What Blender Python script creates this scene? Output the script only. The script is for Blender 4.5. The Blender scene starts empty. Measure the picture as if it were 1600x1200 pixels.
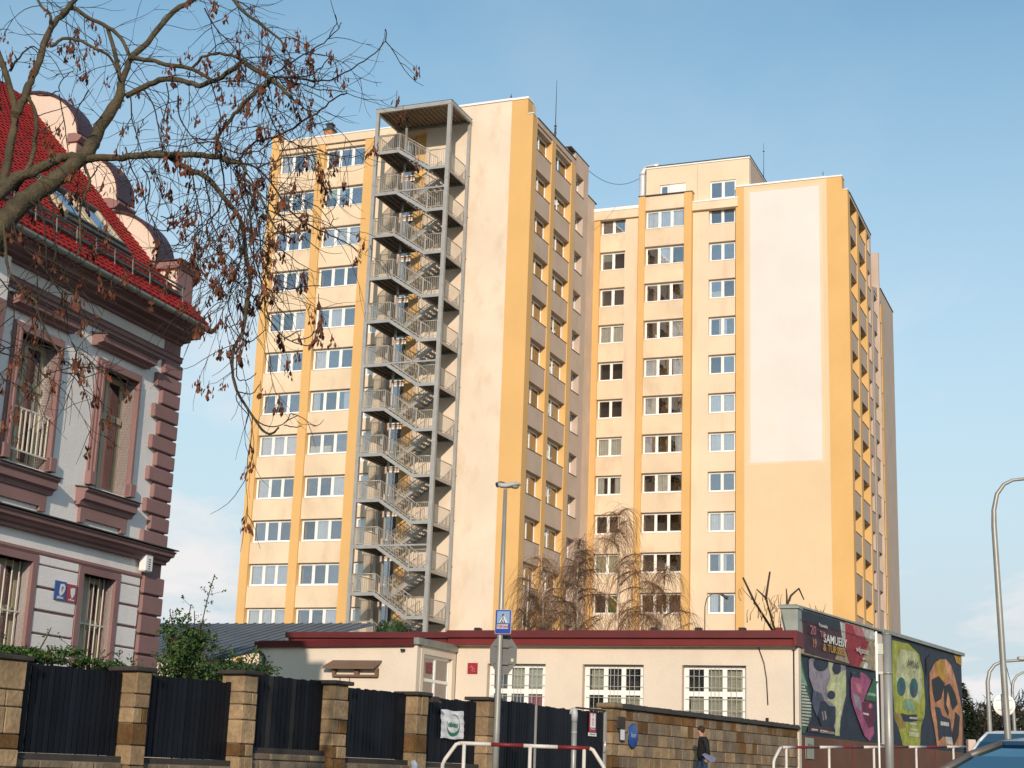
import bpy, math, random
from mathutils import Vector, Matrix
from math import sin, cos, pi, radians, sqrt, atan2, tan
random.seed(7)
C = bpy.context.scene.collection
scn = bpy.context.scene

# ------------------------------------------------------------------ camera, sky, sun, exposure
PITCH, ROLL, FPX = 0.245, 0.0362, 2437.0
fwd = Vector((0, cos(PITCH), sin(PITCH)))
rt0, up0 = Vector((1, 0, 0)), Vector((0, -sin(PITCH), cos(PITCH)))
rt = cos(ROLL)*rt0 + sin(ROLL)*up0
upv = -sin(ROLL)*rt0 + cos(ROLL)*up0
cam = bpy.data.objects.new('camera', bpy.data.cameras.new('camera'))
C.objects.link(cam); scn.camera = cam
M = Matrix.Identity(4)
for i in range(3):
    M[i][0], M[i][1], M[i][2] = rt[i], upv[i], -fwd[i]
cam.matrix_world = M
cam.data.sensor_width = 36; cam.data.lens = 36*FPX/1600
cam.data.clip_start = 0.2; cam.data.clip_end = 3000

SUN_EL = radians(17.5)
SUN_AZ = Vector((-0.037, -0.9993))          # horizontal direction towards the sun
sdir = Vector((SUN_AZ.x*cos(SUN_EL), SUN_AZ.y*cos(SUN_EL), sin(SUN_EL)))
sl = bpy.data.lights.new('sun', 'SUN'); sl.energy = 2.6; sl.angle = radians(0.55); sl.color = (1.0, 0.84, 0.68)
so = bpy.data.objects.new('sun', sl); C.objects.link(so)
so.rotation_mode = 'QUATERNION'; so.rotation_quaternion = sdir.to_track_quat('Z', 'Y'); so.location = (0, -30, 60)

world = bpy.data.worlds.new('World'); scn.world = world; world.use_nodes = True
wn, wl = world.node_tree.nodes, world.node_tree.links
wn.clear()
def wnode(t, **k):
    n = wn.new(t)
    for a, b in k.items(): setattr(n, a, b)
    return n
sky = wnode('ShaderNodeTexSky'); sky.sky_type = 'NISHITA'; sky.sun_disc = False
sky.sun_elevation = SUN_EL; sky.sun_rotation = atan2(SUN_AZ.x, SUN_AZ.y); sky.air_density = 1.0; sky.dust_density = 0.5; sky.ozone_density = 1.2
geo = wnode('ShaderNodeTexCoord')
sep = wnode('ShaderNodeSeparateXYZ'); wl.new(geo.outputs['Generated'], sep.inputs[0])
# clouds live on a plane far above: project the direction on it so that they flatten towards the horizon
zc = wnode('ShaderNodeMath', operation='MAXIMUM'); wl.new(sep.outputs['Z'], zc.inputs[0]); zc.inputs[1].default_value = 0.0
za = wnode('ShaderNodeMath', operation='ADD'); wl.new(zc.outputs[0], za.inputs[0]); za.inputs[1].default_value = 0.09
inv = wnode('ShaderNodeMath', operation='DIVIDE'); inv.inputs[0].default_value = 1.0; wl.new(za.outputs[0], inv.inputs[1])
vs = wnode('ShaderNodeVectorMath', operation='SCALE'); wl.new(geo.outputs['Generated'], vs.inputs[0]); wl.new(inv.outputs[0], vs.inputs['Scale'])
mp = wnode('ShaderNodeMapping'); wl.new(vs.outputs[0], mp.inputs[0]); mp.inputs['Scale'].default_value = (1.0, 0.55, 1.0); mp.inputs['Location'].default_value = (3.1, 1.7, 0.0)
ns = wnode('ShaderNodeTexNoise'); wl.new(mp.outputs[0], ns.inputs['Vector']); ns.inputs['Scale'].default_value = 1.15; ns.inputs['Detail'].default_value = 8; ns.inputs['Roughness'].default_value = 0.55
cr = wnode('ShaderNodeMapRange'); wl.new(ns.outputs['Fac'], cr.inputs['Value']); cr.inputs['From Min'].default_value = 0.50; cr.inputs['From Max'].default_value = 0.62
# cloud banks sit low over the horizon and thin out upwards
el = wnode('ShaderNodeMapRange'); wl.new(sep.outputs['Z'], el.inputs['Value']); el.inputs['From Min'].default_value = 0.32; el.inputs['From Max'].default_value = 0.13
el.inputs['To Min'].default_value = 0.10; el.inputs['To Max'].default_value = 1.0
mu = wnode('ShaderNodeMath', operation='MULTIPLY'); wl.new(cr.outputs[0], mu.inputs[0]); wl.new(el.outputs[0], mu.inputs[1])
mu2 = wnode('ShaderNodeMath', operation='MULTIPLY'); wl.new(mu.outputs[0], mu2.inputs[0]); mu2.inputs[1].default_value = 0.9
# thin high veil
el2 = wnode('ShaderNodeMapRange'); wl.new(sep.outputs['Z'], el2.inputs['Value']); el2.inputs['From Min'].default_value = 0.46; el2.inputs['From Max'].default_value = 0.10
el2.inputs['To Min'].default_value = 0.0; el2.inputs['To Max'].default_value = 0.93
tint = wnode('ShaderNodeMixRGB'); tint.blend_type = 'MULTIPLY'; tint.inputs[0].default_value = 1.0; wl.new(sky.outputs[0], tint.inputs[1]); tint.inputs[2].default_value = (0.98, 1.15, 1.07, 1)
veil = wnode('ShaderNodeMixRGB'); veil.blend_type = 'MIX'; wl.new(el2.outputs[0], veil.inputs[0]); wl.new(tint.outputs[0], veil.inputs[1]); veil.inputs[2].default_value = (3.65, 4.25, 4.75, 1)
mix = wnode('ShaderNodeMixRGB'); wl.new(mu2.outputs[0], mix.inputs[0]); wl.new(veil.outputs[0], mix.inputs[1]); mix.inputs[2].default_value = (5.7, 5.5, 5.45, 1)
bg = wnode('ShaderNodeBackground'); wl.new(mix.outputs[0], bg.inputs[0]); bg.inputs['Strength'].default_value = 0.105
wo = wnode('ShaderNodeOutputWorld'); wl.new(bg.outputs[0], wo.inputs[0])

vw = scn.view_settings; vw.view_transform = 'Standard'; vw.look = 'None'; vw.exposure = 0.6; vw.gamma = 1.0; vw.use_curve_mapping = False
scn.cycles.max_bounces = 6; scn.cycles.transparent_max_bounces = 12

# ------------------------------------------------------------------ materials
def new_mat(name):
    m = bpy.data.materials.new(name); m.use_nodes = True; nt = m.node_tree
    return m, nt.nodes, nt.links, nt.nodes['Principled BSDF']
def mat(name, col, rough=0.75, var=0.10, scale=1.2, bump=0.0, bscale=40, metal=0.0, stain=0.0, stain_col=(0.35, 0.27, 0.18), spec=0.3, streak=False, fine=0.04, rnd=0.0, coords='POS'):
    """plain surface: large soft tone changes, fine grain, optional dirt and relief"""
    m, n, l, b = new_mat(name)
    b.inputs['Roughness'].default_value = rough; b.inputs['Metallic'].default_value = metal; b.inputs['Specular IOR Level'].default_value = spec
    if coords == 'POS': src = n.new('ShaderNodeNewGeometry').outputs['Position']
    else: src = n.new('ShaderNodeTexCoord').outputs['Object']
    n1 = n.new('ShaderNodeTexNoise'); n1.inputs['Scale'].default_value = scale; n1.inputs['Detail'].default_value = 5; l.new(src, n1.inputs['Vector'])
    mr = n.new('ShaderNodeMapRange'); mr.inputs['From Min'].default_value = 0.3; mr.inputs['From Max'].default_value = 0.7
    mr.inputs['To Min'].default_value = 1-var; mr.inputs['To Max'].default_value = 1+var; l.new(n1.outputs['Fac'], mr.inputs['Value'])
    n2 = n.new('ShaderNodeTexNoise'); n2.inputs['Scale'].default_value = bscale; n2.inputs['Detail'].default_value = 4; l.new(src, n2.inputs['Vector'])
    mr2 = n.new('ShaderNodeMapRange'); mr2.inputs['From Min'].default_value = 0.3; mr2.inputs['From Max'].default_value = 0.7
    mr2.inputs['To Min'].default_value = 1-fine; mr2.inputs['To Max'].default_value = 1+fine; l.new(n2.outputs['Fac'], mr2.inputs['Value'])
    mm = n.new('ShaderNodeMath'); mm.operation = 'MULTIPLY'; l.new(mr.outputs[0], mm.inputs[0]); l.new(mr2.outputs[0], mm.inputs[1])
    last = mm.outputs[0]
    if rnd:
        oi = n.new('ShaderNodeObjectInfo'); mr3 = n.new('ShaderNodeMapRange'); l.new(oi.outputs['Random'], mr3.inputs['Value'])
        mr3.inputs['To Min'].default_value = 1-rnd; mr3.inputs['To Max'].default_value = 1+rnd
        m3 = n.new('ShaderNodeMath'); m3.operation = 'MULTIPLY'; l.new(last, m3.inputs[0]); l.new(mr3.outputs[0], m3.inputs[1]); last = m3.outputs[0]
    vm = n.new('ShaderNodeVectorMath'); vm.operation = 'SCALE'; vm.inputs[0].default_value = col[:3]; l.new(last, vm.inputs['Scale'])
    out = vm.outputs[0]
    if stain:
        mpn = n.new('ShaderNodeMapping'); l.new(src, mpn.inputs[0]); mpn.inputs['Scale'].default_value = (1.0, 1.0, 0.22 if streak else 0.6)
        n3 = n.new('ShaderNodeTexNoise'); n3.inputs['Scale'].default_value = 0.9; n3.inputs['Detail'].default_value = 7; n3.inputs['Roughness'].default_value = 0.62; l.new(mpn.outputs[0], n3.inputs['Vector'])
        r3 = n.new('ShaderNodeMapRange'); r3.inputs['From Min'].default_value = 0.50; r3.inputs['From Max'].default_value = 0.74; r3.inputs['To Max'].default_value = stain; l.new(n3.outputs['Fac'], r3.inputs['Value'])
        mx = n.new('ShaderNodeMixRGB'); l.new(r3.outputs[0], mx.inputs[0]); l.new(out, mx.inputs[1]); mx.inputs[2].default_value = (*stain_col, 1)
        out = mx.outputs[0]
    l.new(out, b.inputs['Base Color'])
    if bump:
        bp = n.new('ShaderNodeBump'); bp.inputs['Strength'].default_value = bump; bp.inputs['Distance'].default_value = 0.02
        l.new(n2.outputs['Fac'], bp.inputs['Height']); l.new(bp.outputs[0], b.inputs['Normal'])
    return m
def glass(name, fac=0.35, tint=(0.9, 0.93, 0.95), rough=0.02, gl=(0.95, 0.96, 1)):
    m = bpy.data.materials.new(name); m.use_nodes = True; n, l = m.node_tree.nodes, m.node_tree.links
    n.clear(); o = n.new('ShaderNodeOutputMaterial'); mx = n.new('ShaderNodeMixShader')
    t = n.new('ShaderNodeBsdfTransparent'); t.inputs[0].default_value = (*tint, 1)
    g = n.new('ShaderNodeBsdfGlossy'); g.inputs['Roughness'].default_value = rough; g.inputs[0].default_value = (*gl, 1)
    fr = n.new('ShaderNodeFresnel'); fr.inputs[0].default_value = 1.5
    oi = n.new('ShaderNodeObjectInfo'); mr = n.new('ShaderNodeMapRange'); l.new(oi.outputs['Random'], mr.inputs['Value'])
    mr.inputs['To Min'].default_value = fac*0.6; mr.inputs['To Max'].default_value = fac*1.4
    ad = n.new('ShaderNodeMath'); ad.operation = 'ADD'; ad.use_clamp = True; l.new(fr.outputs[0], ad.inputs[0]); l.new(mr.outputs[0], ad.inputs[1])
    # old panes are never quite flat
    tc = n.new('ShaderNodeNewGeometry'); nz = n.new('ShaderNodeTexNoise'); nz.inputs['Scale'].default_value = 1.3; l.new(tc.outputs['Position'], nz.inputs['Vector'])
    bp = n.new('ShaderNodeBump'); bp.inputs['Strength'].default_value = 0.12; bp.inputs['Distance'].default_value = 0.05; l.new(nz.outputs['Fac'], bp.inputs['Height']); l.new(bp.outputs[0], g.inputs['Normal'])
    l.new(ad.outputs[0], mx.inputs[0]); l.new(t.outputs[0], mx.inputs[1]); l.new(g.outputs[0], mx.inputs[2]); l.new(mx.outputs[0], o.inputs[0])
    return m

CREAM_C, ORANGE_C = (0.72, 0.58, 0.42), (0.66, 0.41, 0.165)
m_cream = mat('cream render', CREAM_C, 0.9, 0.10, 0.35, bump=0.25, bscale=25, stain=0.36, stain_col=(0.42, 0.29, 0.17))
m_cream2 = mat('cream render weathered', (0.72, 0.58, 0.43), 0.9, 0.06, 0.3, bump=0.2, bscale=25, stain=0.36, stain_col=(0.47, 0.34, 0.22), streak=True)
m_blank = mat('cream gable render', (0.71, 0.60, 0.48), 0.9, 0.08, 0.25, bump=0.2, bscale=22, stain=0.45, stain_col=(0.54, 0.37, 0.24))
m_side = mat('shaded pinkish cream render', (0.52, 0.41, 0.33), 0.9, 0.06, 0.5, bump=0.25, bscale=25, stain=0.25, stain_col=(0.3, 0.2, 0.14))  # darker cream for the side faces, their shade put into the colour
m_orange = mat('ochre orange render', ORANGE_C, 0.88, 0.05, 0.3, bump=0.2, bscale=25, stain=0.12, stain_col=(0.5, 0.28, 0.1))
m_white_panel = mat('white painted panel', (0.68, 0.65, 0.62), 0.8, 0.03, 0.4, stain=0.10, stain_col=(0.8, 0.7, 0.6))
m_halo = mat('pale cream border paint', (0.70, 0.56, 0.40), 0.88, 0.04, 0.4, stain=0.2, stain_col=(0.6, 0.45, 0.3))
m_upvc = mat('white window plastic', (0.80, 0.79, 0.76), 0.35, 0.02, 2, spec=0.5)
m_room = mat('dark room', (0.05, 0.042, 0.038), 0.95, 0.3, 1.5)
m_curtain = mat('sheer white curtain', (0.62, 0.60, 0.58), 0.95, 0.08, 3)
m_curtain_y = mat('cream curtain', (0.62, 0.57, 0.42), 0.95, 0.08, 3)
m_blind = mat('pale green blind', (0.45, 0.50, 0.38), 0.9, 0.05, 3)
m_greenery = mat('house plant', (0.10, 0.20, 0.03), 0.8, 0.4, 8)
m_glass = glass('window glass', 0.20)
m_glass_dark = glass('low floor glass', 0.05, (0.85, 0.86, 0.84))
m_metal_white = mat('white metal flashing', (0.80, 0.79, 0.77), 0.4, 0.03, 1, spec=0.5)
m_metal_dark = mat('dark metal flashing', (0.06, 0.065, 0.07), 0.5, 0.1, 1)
m_roofgrey = mat('roof felt', (0.12, 0.12, 0.12), 0.95, 0.15, 1)
m_galv = mat('galvanised steel', (0.36, 0.36, 0.35), 0.5, 0.10, 2.5, metal=0.35, spec=0.5, stain=0.25, stain_col=(0.30, 0.29, 0.26))
m_galv_dark = mat('shaded galvanised grating', (0.11, 0.10, 0.088), 0.7, 0.2, 2, metal=0.2)  # darker copy of the galvanised steel, underside shade put into its colour
m_alu = mat('bright duct metal', (0.85, 0.85, 0.86), 0.3, 0.03, 2, metal=0.5)
m_brick = mat('chimney brick', (0.42, 0.2, 0.1), 0.9, 0.2, 4, bump=0.5)

# ------------------------------------------------------------------ mesh builder
class MB:
    def __init__(s): s.v = []; s.f = []; s.m = []; s.sm = []
    def face(s, pts, mi=0, sm=False):
        k = len(s.v); s.v += [tuple(p) for p in pts]; s.f.append(tuple(range(k, k+len(pts)))); s.m.append(mi); s.sm.append(sm)
    def hexa(s, p, mi=0):
        """p: 8 corners, bottom 4 then top 4, same winding"""
        k = len(s.v); s.v += [tuple(q) for q in p]
        for f in ((0, 3, 2, 1), (4, 5, 6, 7), (0, 1, 5, 4), (1, 2, 6, 5), (2, 3, 7, 6), (3, 0, 4, 7)):
            s.f.append(tuple(k+i for i in f)); s.m.append(mi); s.sm.append(False)
    def box(s, x0, x1, y0, y1, z0, z1, mi=0, f=None):
        p = [(x0, y0, z0), (x1, y0, z0), (x1, y1, z0), (x0, y1, z0), (x0, y0, z1), (x1, y0, z1), (x1, y1, z1), (x0, y1, z1)]
        if f: p = [f(*q) for q in p]
        s.hexa(p, mi)
    def prism(s, poly, a, b, axis='y', mi=0, f=None):
        """poly: 2-D outline; extruded from a to b along axis ('y': poly is x,z; 'x': poly is y,z; 'z': poly is x,y)"""
        def P(q, t):
            r = {'y': (q[0], t, q[1]), 'x': (t, q[0], q[1]), 'z': (q[0], q[1], t)}[axis]
            return f(*r) if f else r
        k = len(s.v); n = len(poly); s.v += [P(q, a) for q in poly]+[P(q, b) for q in poly]
        s.f.append(tuple(range(k, k+n))); s.f.append(tuple(range(k+2*n-1, k+n-1, -1))); s.m += [mi, mi]; s.sm += [False, False]
        for i in range(n):
            j = (i+1) % n; s.f.append((k+i, k+j, k+n+j, k+n+i)); s.m.append(mi); s.sm.append(False)
    def tube(s, pts, r, n=6, mi=0, caps=True, sm=True):
        pts = [Vector(p) for p in pts]; R = r if hasattr(r, '__len__') else [r]*len(pts)
        k = len(s.v); prev = None
        for i, p in enumerate(pts):
            d = (pts[min(i+1, len(pts)-1)]-pts[max(i-1, 0)])
            d = d.normalized() if d.length > 1e-9 else Vector((0, 0, 1))
            if prev is None:
                a = d.orthogonal().normalized()
            else:
                a = prev-d*prev.dot(d); a = a.normalized() if a.length > 1e-6 else d.orthogonal().normalized()
            prev = a; b = d.cross(a)
            for j in range(n):
                t = 2*pi*j/n; s.v.append(tuple(p+(a*cos(t)+b*sin(t))*R[i]))
        for i in range(len(pts)-1):
            for j in range(n):
                j2 = (j+1) % n; s.f.append((k+i*n+j, k+i*n+j2, k+(i+1)*n+j2, k+(i+1)*n+j)); s.m.append(mi); s.sm.append(sm)
        if caps:
            s.f.append(tuple(k+j for j in range(n-1, -1, -1))); s.f.append(tuple(k+(len(pts)-1)*n+j for j in range(n))); s.m += [mi, mi]; s.sm += [False, False]
    def bar(s, p, q, w, h, mi=0):
        """rectangular bar from p to q, width w (horizontal), height h"""
        p, q = Vector(p), Vector(q); d = (q-p).normalized()
        side = d.cross(Vector((0, 0, 1)));
        if side.length < 1e-5: side = Vector((1, 0, 0))
        side.normalize(); u = side.cross(d)
        c = [(-1, -1), (1, -1), (1, 1), (-1, 1)]
        s.hexa([p+side*a*w/2+u*b*h/2 for a, b in c]+[q+side*a*w/2+u*b*h/2 for a, b in c], mi)
    def lathe(s, prof, c=(0, 0, 0), n=16, mi=0, sm=True, f=None):
        k = len(s.v); 
        for (r, z) in prof:
            for j in range(n):
                t = 2*pi*j/n; p = (c[0]+r*cos(t), c[1]+r*sin(t), c[2]+z); s.v.append(f(*p) if f else p)
        for i in range(len(prof)-1):
            for j in range(n):
                j2 = (j+1) % n; s.f.append((k+i*n+j, k+i*n+j2, k+(i+1)*n+j2, k+(i+1)*n+j)); s.m.append(mi); s.sm.append(sm)
    def mesh(s, name, mats):
        me = bpy.data.meshes.new(name); me.from_pydata(s.v, [], s.f)
        for mm_ in (mats if isinstance(mats, (list, tuple)) else [mats]): me.materials.append(mm_)
        me.polygons.foreach_set('material_index', s.m); me.polygons.foreach_set('use_smooth', s.sm); me.update()
        return me
def obj(name, mb, mats, parent=None, loc=(0, 0, 0), rot=(0, 0, 0), bevel=0):
    me = mb if isinstance(mb, bpy.types.Mesh) else mb.mesh(name, mats)
    o = bpy.data.objects.new(name, me); C.objects.link(o); o.location = loc; o.rotation_euler = rot
    if parent: o.parent = parent
    if bevel:
        bv = o.modifiers.new('bevel', 'BEVEL'); bv.width = bevel; bv.segments = 1; bv.limit_method = 'ANGLE'
    return o
def tag(o, label, cat, group=None, kind=None):
    if label: o['label'] = label
    if cat: o['category'] = cat
    if group: o['group'] = group
    if kind: o['kind'] = kind
    return o
def thing(name, label, cat, loc=(0, 0, 0), rz=0, group=None):
    o = bpy.data.objects.new(name, None); C.objects.link(o); o.location = loc; o.rotation_euler = (0, 0, rz); o.empty_display_size = 0.5
    return tag(o, label, cat, group)
def struct(name, mb, m, **k):
    o = obj(name, mb, m, **k); o['kind'] = 'structure'; return o
def stuff(o): o['kind'] = 'stuff'; return o
def text_mesh(body, size, m, extrude=0.004, align='CENTER', bold=0.0, sx=1.0):
    cu = bpy.data.curves.new('lettering', 'FONT'); cu.body = body; cu.size = size; cu.extrude = extrude; cu.align_x = align; cu.align_y = 'CENTER'; cu.offset = bold; cu.resolution_u = 2
    t = bpy.data.objects.new('lettering_tmp', cu); me = bpy.data.meshes.new_from_object(t); bpy.data.objects.remove(t); bpy.data.curves.remove(cu)
    for v in me.vertices: v.co.x *= sx
    me.materials.clear(); me.materials.append(m); return me
def ground_z(y): return -1.65+0.035*min(max(y, 0.0), 40.0)

# frames: T tower, S street/fence, H villa
T_AZ, S_AZ, H_AZ = 0.386, 0.55, 0.34
T_O, S_O, H_O = Vector((0.735, 92.29, 0)), Vector((-6.564, 24.0, 0)), Vector((-6.982, 31.5, 0))
def frame(o, az):
    A, B = Vector((cos(az), -sin(az), 0)), Vector((sin(az), cos(az), 0))
    return lambda u, v, z: o+A*u+B*v+Vector((0, 0, z))
TW, SW, HW = frame(T_O, T_AZ), frame(S_O, S_AZ), frame(H_O, H_AZ)
# ------------------------------------------------------------------ the apartment tower block
tower = thing('apartment_building', 'tall cream and ochre concrete apartment block of two joined towers with strip windows', 'building', T_O, -T_AZ)
SILL0, FL, WH = 8.22, 2.79, 1.40
def sill(k): return SILL0+FL*k
NF = 12
win_cache = {}
def window_meshes(w, h, n, kind='flat'):
    key = (round(w, 2), round(h, 2), n)
    if key in win_cache: return win_cache[key]
    fr = MB(); t = 0.07; d = 0.07
    fr.box(0, w, 0, d, 0, t+0.02); fr.box(0, w, 0, d, h-t, h); fr.box(0, t, 0, d, t+0.02, h-t); fr.box(w-t, w, 0, d, t+0.02, h-t)
    cw = (w-2*t)/n; m = 0.055
    for i in range(1, n): fr.box(t+cw*i-m, t+cw*i+m, 0.003, d-0.003, t+0.02, h-t)
    for i in range(n):      # sash rims, a little recessed
        a, b = t+cw*i+(m if i else 0), t+cw*(i+1)-(m if i < n-1 else 0); z0, z1 = t+0.02, h-t; s = 0.045
        fr.box(a, b, 0.02, 0.06, z0, z0+s); fr.box(a, b, 0.02, 0.06, z1-s, z1); fr.box(a, a+s, 0.02, 0.06, z0+s, z1-s); fr.box(b-s, b, 0.02, 0.06, z0+s, z1-s)
    sl_ = MB(); sl_.hexa([(-0.02, -0.10, -0.05), (w+0.02, -0.10, -0.05), (w+0.02, 0.03, -0.05), (-0.02, 0.03, -0.05), (-0.02, -0.10, -0.025), (w+0.02, -0.10, -0.025), (w+0.02, 0.03, 0.005), (-0.02, 0.03, 0.005)])
    panes = []
    for i in range(n):
        a, b = t+cw*i+(m if i else 0)+0.045, t+cw*(i+1)-(m if i < n-1 else 0)-0.045
        p = MB(); p.box(a, b, 0.036, 0.042, t+0.065, h-t-0.045); panes.append(p.mesh('pane', m_glass))
    r = (fr.mesh('window_frame', m_upvc), sl_.mesh('sill', m_upvc), panes, [p.copy() for p in panes])
    for p in r[3]: p.materials[0] = m_glass_dark
    win_cache[key] = r; return r
cur_cache = {}
def curtain_mesh(x0, x1, z0, z1, m, seed):
    key = (round(x0, 2), round(x1, 2), round(z0, 2), round(z1, 2), m.name, seed)
    if key in cur_cache: return cur_cache[key]
    rr = random.Random(seed); b = MB(); n = max(8, int((x1-x0)/0.05)); pts = []
    for i in range(n+1): pts.append((x0+(x1-x0)*i/n, 0.13+0.03*sin(i*1.9+rr.random())+rr.uniform(-0.01, 0.01)))
    for i in range(n):
        (xa, ya), (xb, yb) = pts[i], pts[i+1]; b.face([(xa, ya, z0), (xb, yb, z0), (xb, yb, z1), (xa, ya, z1)])
    cur_cache[key] = b.mesh('curtain', m); return cur_cache[key]
wrnd = random.Random(11)
def put_window(parent, loc, rz, w, h, n, style=None, dark=False, panes=True, sill_=True):
    fr, sl_, ps, pd = window_meshes(w, h, n)
    o = obj('window', fr, None, parent, loc, (0, 0, rz))
    if sill_: obj('sill', sl_, None, o)
    if panes:
        for p in (pd if dark else ps): obj('pane', p, None, o)
    st = style if style is not None else wrnd.choices(['none', 'full', 'part', 'split', 'blind', 'low'], [26, 20, 18, 14, 8, 8])[0]
    t = 0.09; s = wrnd.randint(0, 3)
    if st == 'full': obj('curtain', curtain_mesh(t, w-t, 0.1, h-t, m_curtain, s), None, o)
    elif st == 'part':
        a = wrnd.choice([0, 1, 2]); obj('curtain', curtain_mesh(t+(w-2*t)*a/3, t+(w-2*t)*(a+1)/3, 0.1, h-t, m_curtain, s), None, o)
    elif st == 'split':
        q = wrnd.choice([0.18, 0.25]); obj('curtain', curtain_mesh(t, t+w*q, 0.1, h-t, m_curtain, s), None, o); obj('curtain', curtain_mesh(w-t-w*q, w-t, 0.1, h-t, m_curtain, s+5), None, o)
    elif st == 'low': obj('curtain', curtain_mesh(t, w*0.55, 0.1, h*0.42, m_curtain_y, s), None, o)
    elif st == 'blind':
        b = MB(); b.box(t, w/2, 0.12, 0.13, h*0.55, h-t); obj('blind', b, m_blind, o)
    elif st == 'green': obj('curtain', curtain_mesh(w*0.55, w-t, 0.1, h-t, m_greenery, s), None, o)
    elif st == 'cream': obj('curtain', curtain_mesh(t, w-t, 0.1, h-t, m_curtain_y, s), None, o)
    return o
def fA(v0): return lambda s, d, z: (s, v0+d, z)
def fS(u0): return lambda s, d, z: (u0-d, s, z)
def part_box(name, f, s0, s1, d0, d1, z0, z1, m, bevel=0):
    b = MB(); b.box(s0, s1, d0, d1, z0, z1, f=f); return obj(name, b, m, tower, bevel=bevel)
def column(f, rz, s0, s1, n, ztop, msp, wd=0.35, inset=0.10, ks=range(12), sill_z=sill, wh=WH, dspan=0.12, dark_below=0, back=1.0, panes=True, styles=None, zlow=-1.0, wpad=0.02, extra_left=0.0):
    """a vertical bay: one spandrel slab under every window, a window unit set back in the opening"""
    ks = list(ks); prev = zlow
    for k in ks:
        z = sill_z(k)
        b = MB(); b.box(s0, s1, dspan, back, prev, z-0.05, f=f)
        b.box(s0, s1, dspan-0.035, wd+0.0, z-0.05, z-0.028, mi=1, f=f)        # thin metal sill edge
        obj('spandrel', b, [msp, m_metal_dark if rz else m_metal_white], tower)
        st = styles(k) if styles else None
        p = f(s0+wpad, wd, z-0.02)
        put_window(tower, p, rz, s1-s0-2*wpad, wh-0.0, n, st, dark=k < dark_below, panes=panes, sill_=not rz)
        prev = z+wh
    b = MB(); b.box(s0, s1, dspan, back, prev, ztop, f=f); obj('spandrel', b, msp, tower)
A0 = fA(0.0)
# --- left tower, face A
part_box('pilaster', A0, -19.10, -18.50, 0, 1.0, -1, 41.75, m_orange)
column(A0, 0, -18.50, -15.57, 3, 40.60, m_cream)
part_box('pilaster', A0, -15.57, -14.95, 0, 1.0, -1, 40.62, m_orange)
column(A0, 0, -14.95, -11.93, 3, 40.60, m_cream)
part_box('pilaster', A0, -11.93, -11.18, 0, 1.0, -1, 40.62, m_orange)
part_box('fascia', A0, -18.497, -7.46, -0.06, 1.0, 40.622, 41.15, m_cream)
part_box('coping', A0, -18.497, -7.44, -0.10, 1.05, 41.152, 41.24, m_metal_white)
part_box('coping', A0, -19.14, -18.47, -0.04, 1.6, 41.752, 41.80, m_metal_white)
b = MB(); b.box(-19.10, -18.50, 1.003, 1.6, 40.0, 41.75, f=A0); obj('parapet_return', b, m_orange, tower)
# strip beside the stairs with narrow windows on the lower floors
prev = -1
for k in range(0, 8):
    z = sill(k)-0.62
    b = MB(); b.box(-11.178, -9.80, 0.02, 1.2, prev, z-0.02, f=A0); b.box(-11.178, -11.04, 0.02, 1.2, z-0.02, z+2.02, f=A0); b.box(-10.30, -9.80, 0.02, 1.2, z-0.02, z+2.02, f=A0)
    obj('spandrel', b, m_cream2, tower)
    put_window(tower, (-11.03, 0.22, z), 0, 0.72, 2.0, 1, 'cream'); prev = z+2.02
b = MB(); b.box(-11.178, -9.80, 0.02, 1.2, prev, 40.62, f=A0); obj('spandrel', b, m_cream2, tower)
# stairwell recess with an exit door on every floor
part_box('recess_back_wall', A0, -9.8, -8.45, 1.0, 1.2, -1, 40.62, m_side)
part_box('recess_back_wall', A0, -8.45, -7.46, 0.6, 1.2, -1, 40.62, m_orange)
dfr = MB(); dfr.box(0, 1.0, 0, 0.06, 0, 0.06); dfr.box(0, 1.0, 0, 0.06, 2.45, 2.55); dfr.box(0, 0.07, 0, 0.06, 0.06, 2.45); dfr.box(0.93, 1.0, 0, 0.06, 0.06, 2.45); dfr.box(0.46, 0.54, 0, 0.06, 0.06, 2.45); dfr.box(0.07, 0.93, 0.003, 0.057, 0.95, 1.05)
dfm = dfr.mesh('door', m_upvc); dp = MB(); dp.box(0.07, 0.93, 0.02, 0.03, 0.06, 2.45); dpm = dp.mesh('pane', m_glass); db = MB(); db.face([(0.03, 0.075, 0), (0.97, 0.075, 0), (0.97, 0.075, 2.5), (0.03, 0.075, 2.5)]); dbm = db.mesh('door_backing', m_room)
for k in range(0, 12):
    o = obj('exit_door', dfm, None, tower, (-9.5, 0.90, sill(k)-0.92)); obj('pane', dpm, None, o); obj('door_backing', dbm, None, o)
# blank gable wall, corner pilaster with the notch in its top
part_box('gable_wall', A0, -7.46, -1.49, 0.02, 1.2, -1, 42.0, m_blank)
b = MB(); b.prism([(-1.488, -1), (0, -1), (0, 40.90), (-0.37, 40.90), (-0.37, 41.97), (-1.488, 41.97)], 0.0, 0.80, 'y'); obj('pilaster', b, m_orange, tower)
part_box('coping', A0, -7.50, -1.50, -0.05, 0.9, 42.002, 42.14, m_metal_white)
part_box('coping', A0, -1.497, -0.33, -0.05, 0.9, 41.972, 42.12, m_metal_white)
part_box('coping', A0, -0.33, 0.04, -0.05, 0.5, 40.902, 40.96, m_metal_white)
b = MB(); b.box(-7.5, -0.37, 0.8, 1.4, 40.9, 41.97); b.box(-7.5, -7.3, 0.9, 6, 40.9, 41.9); obj('parapet_wall', b, m_cream, tower)
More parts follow.
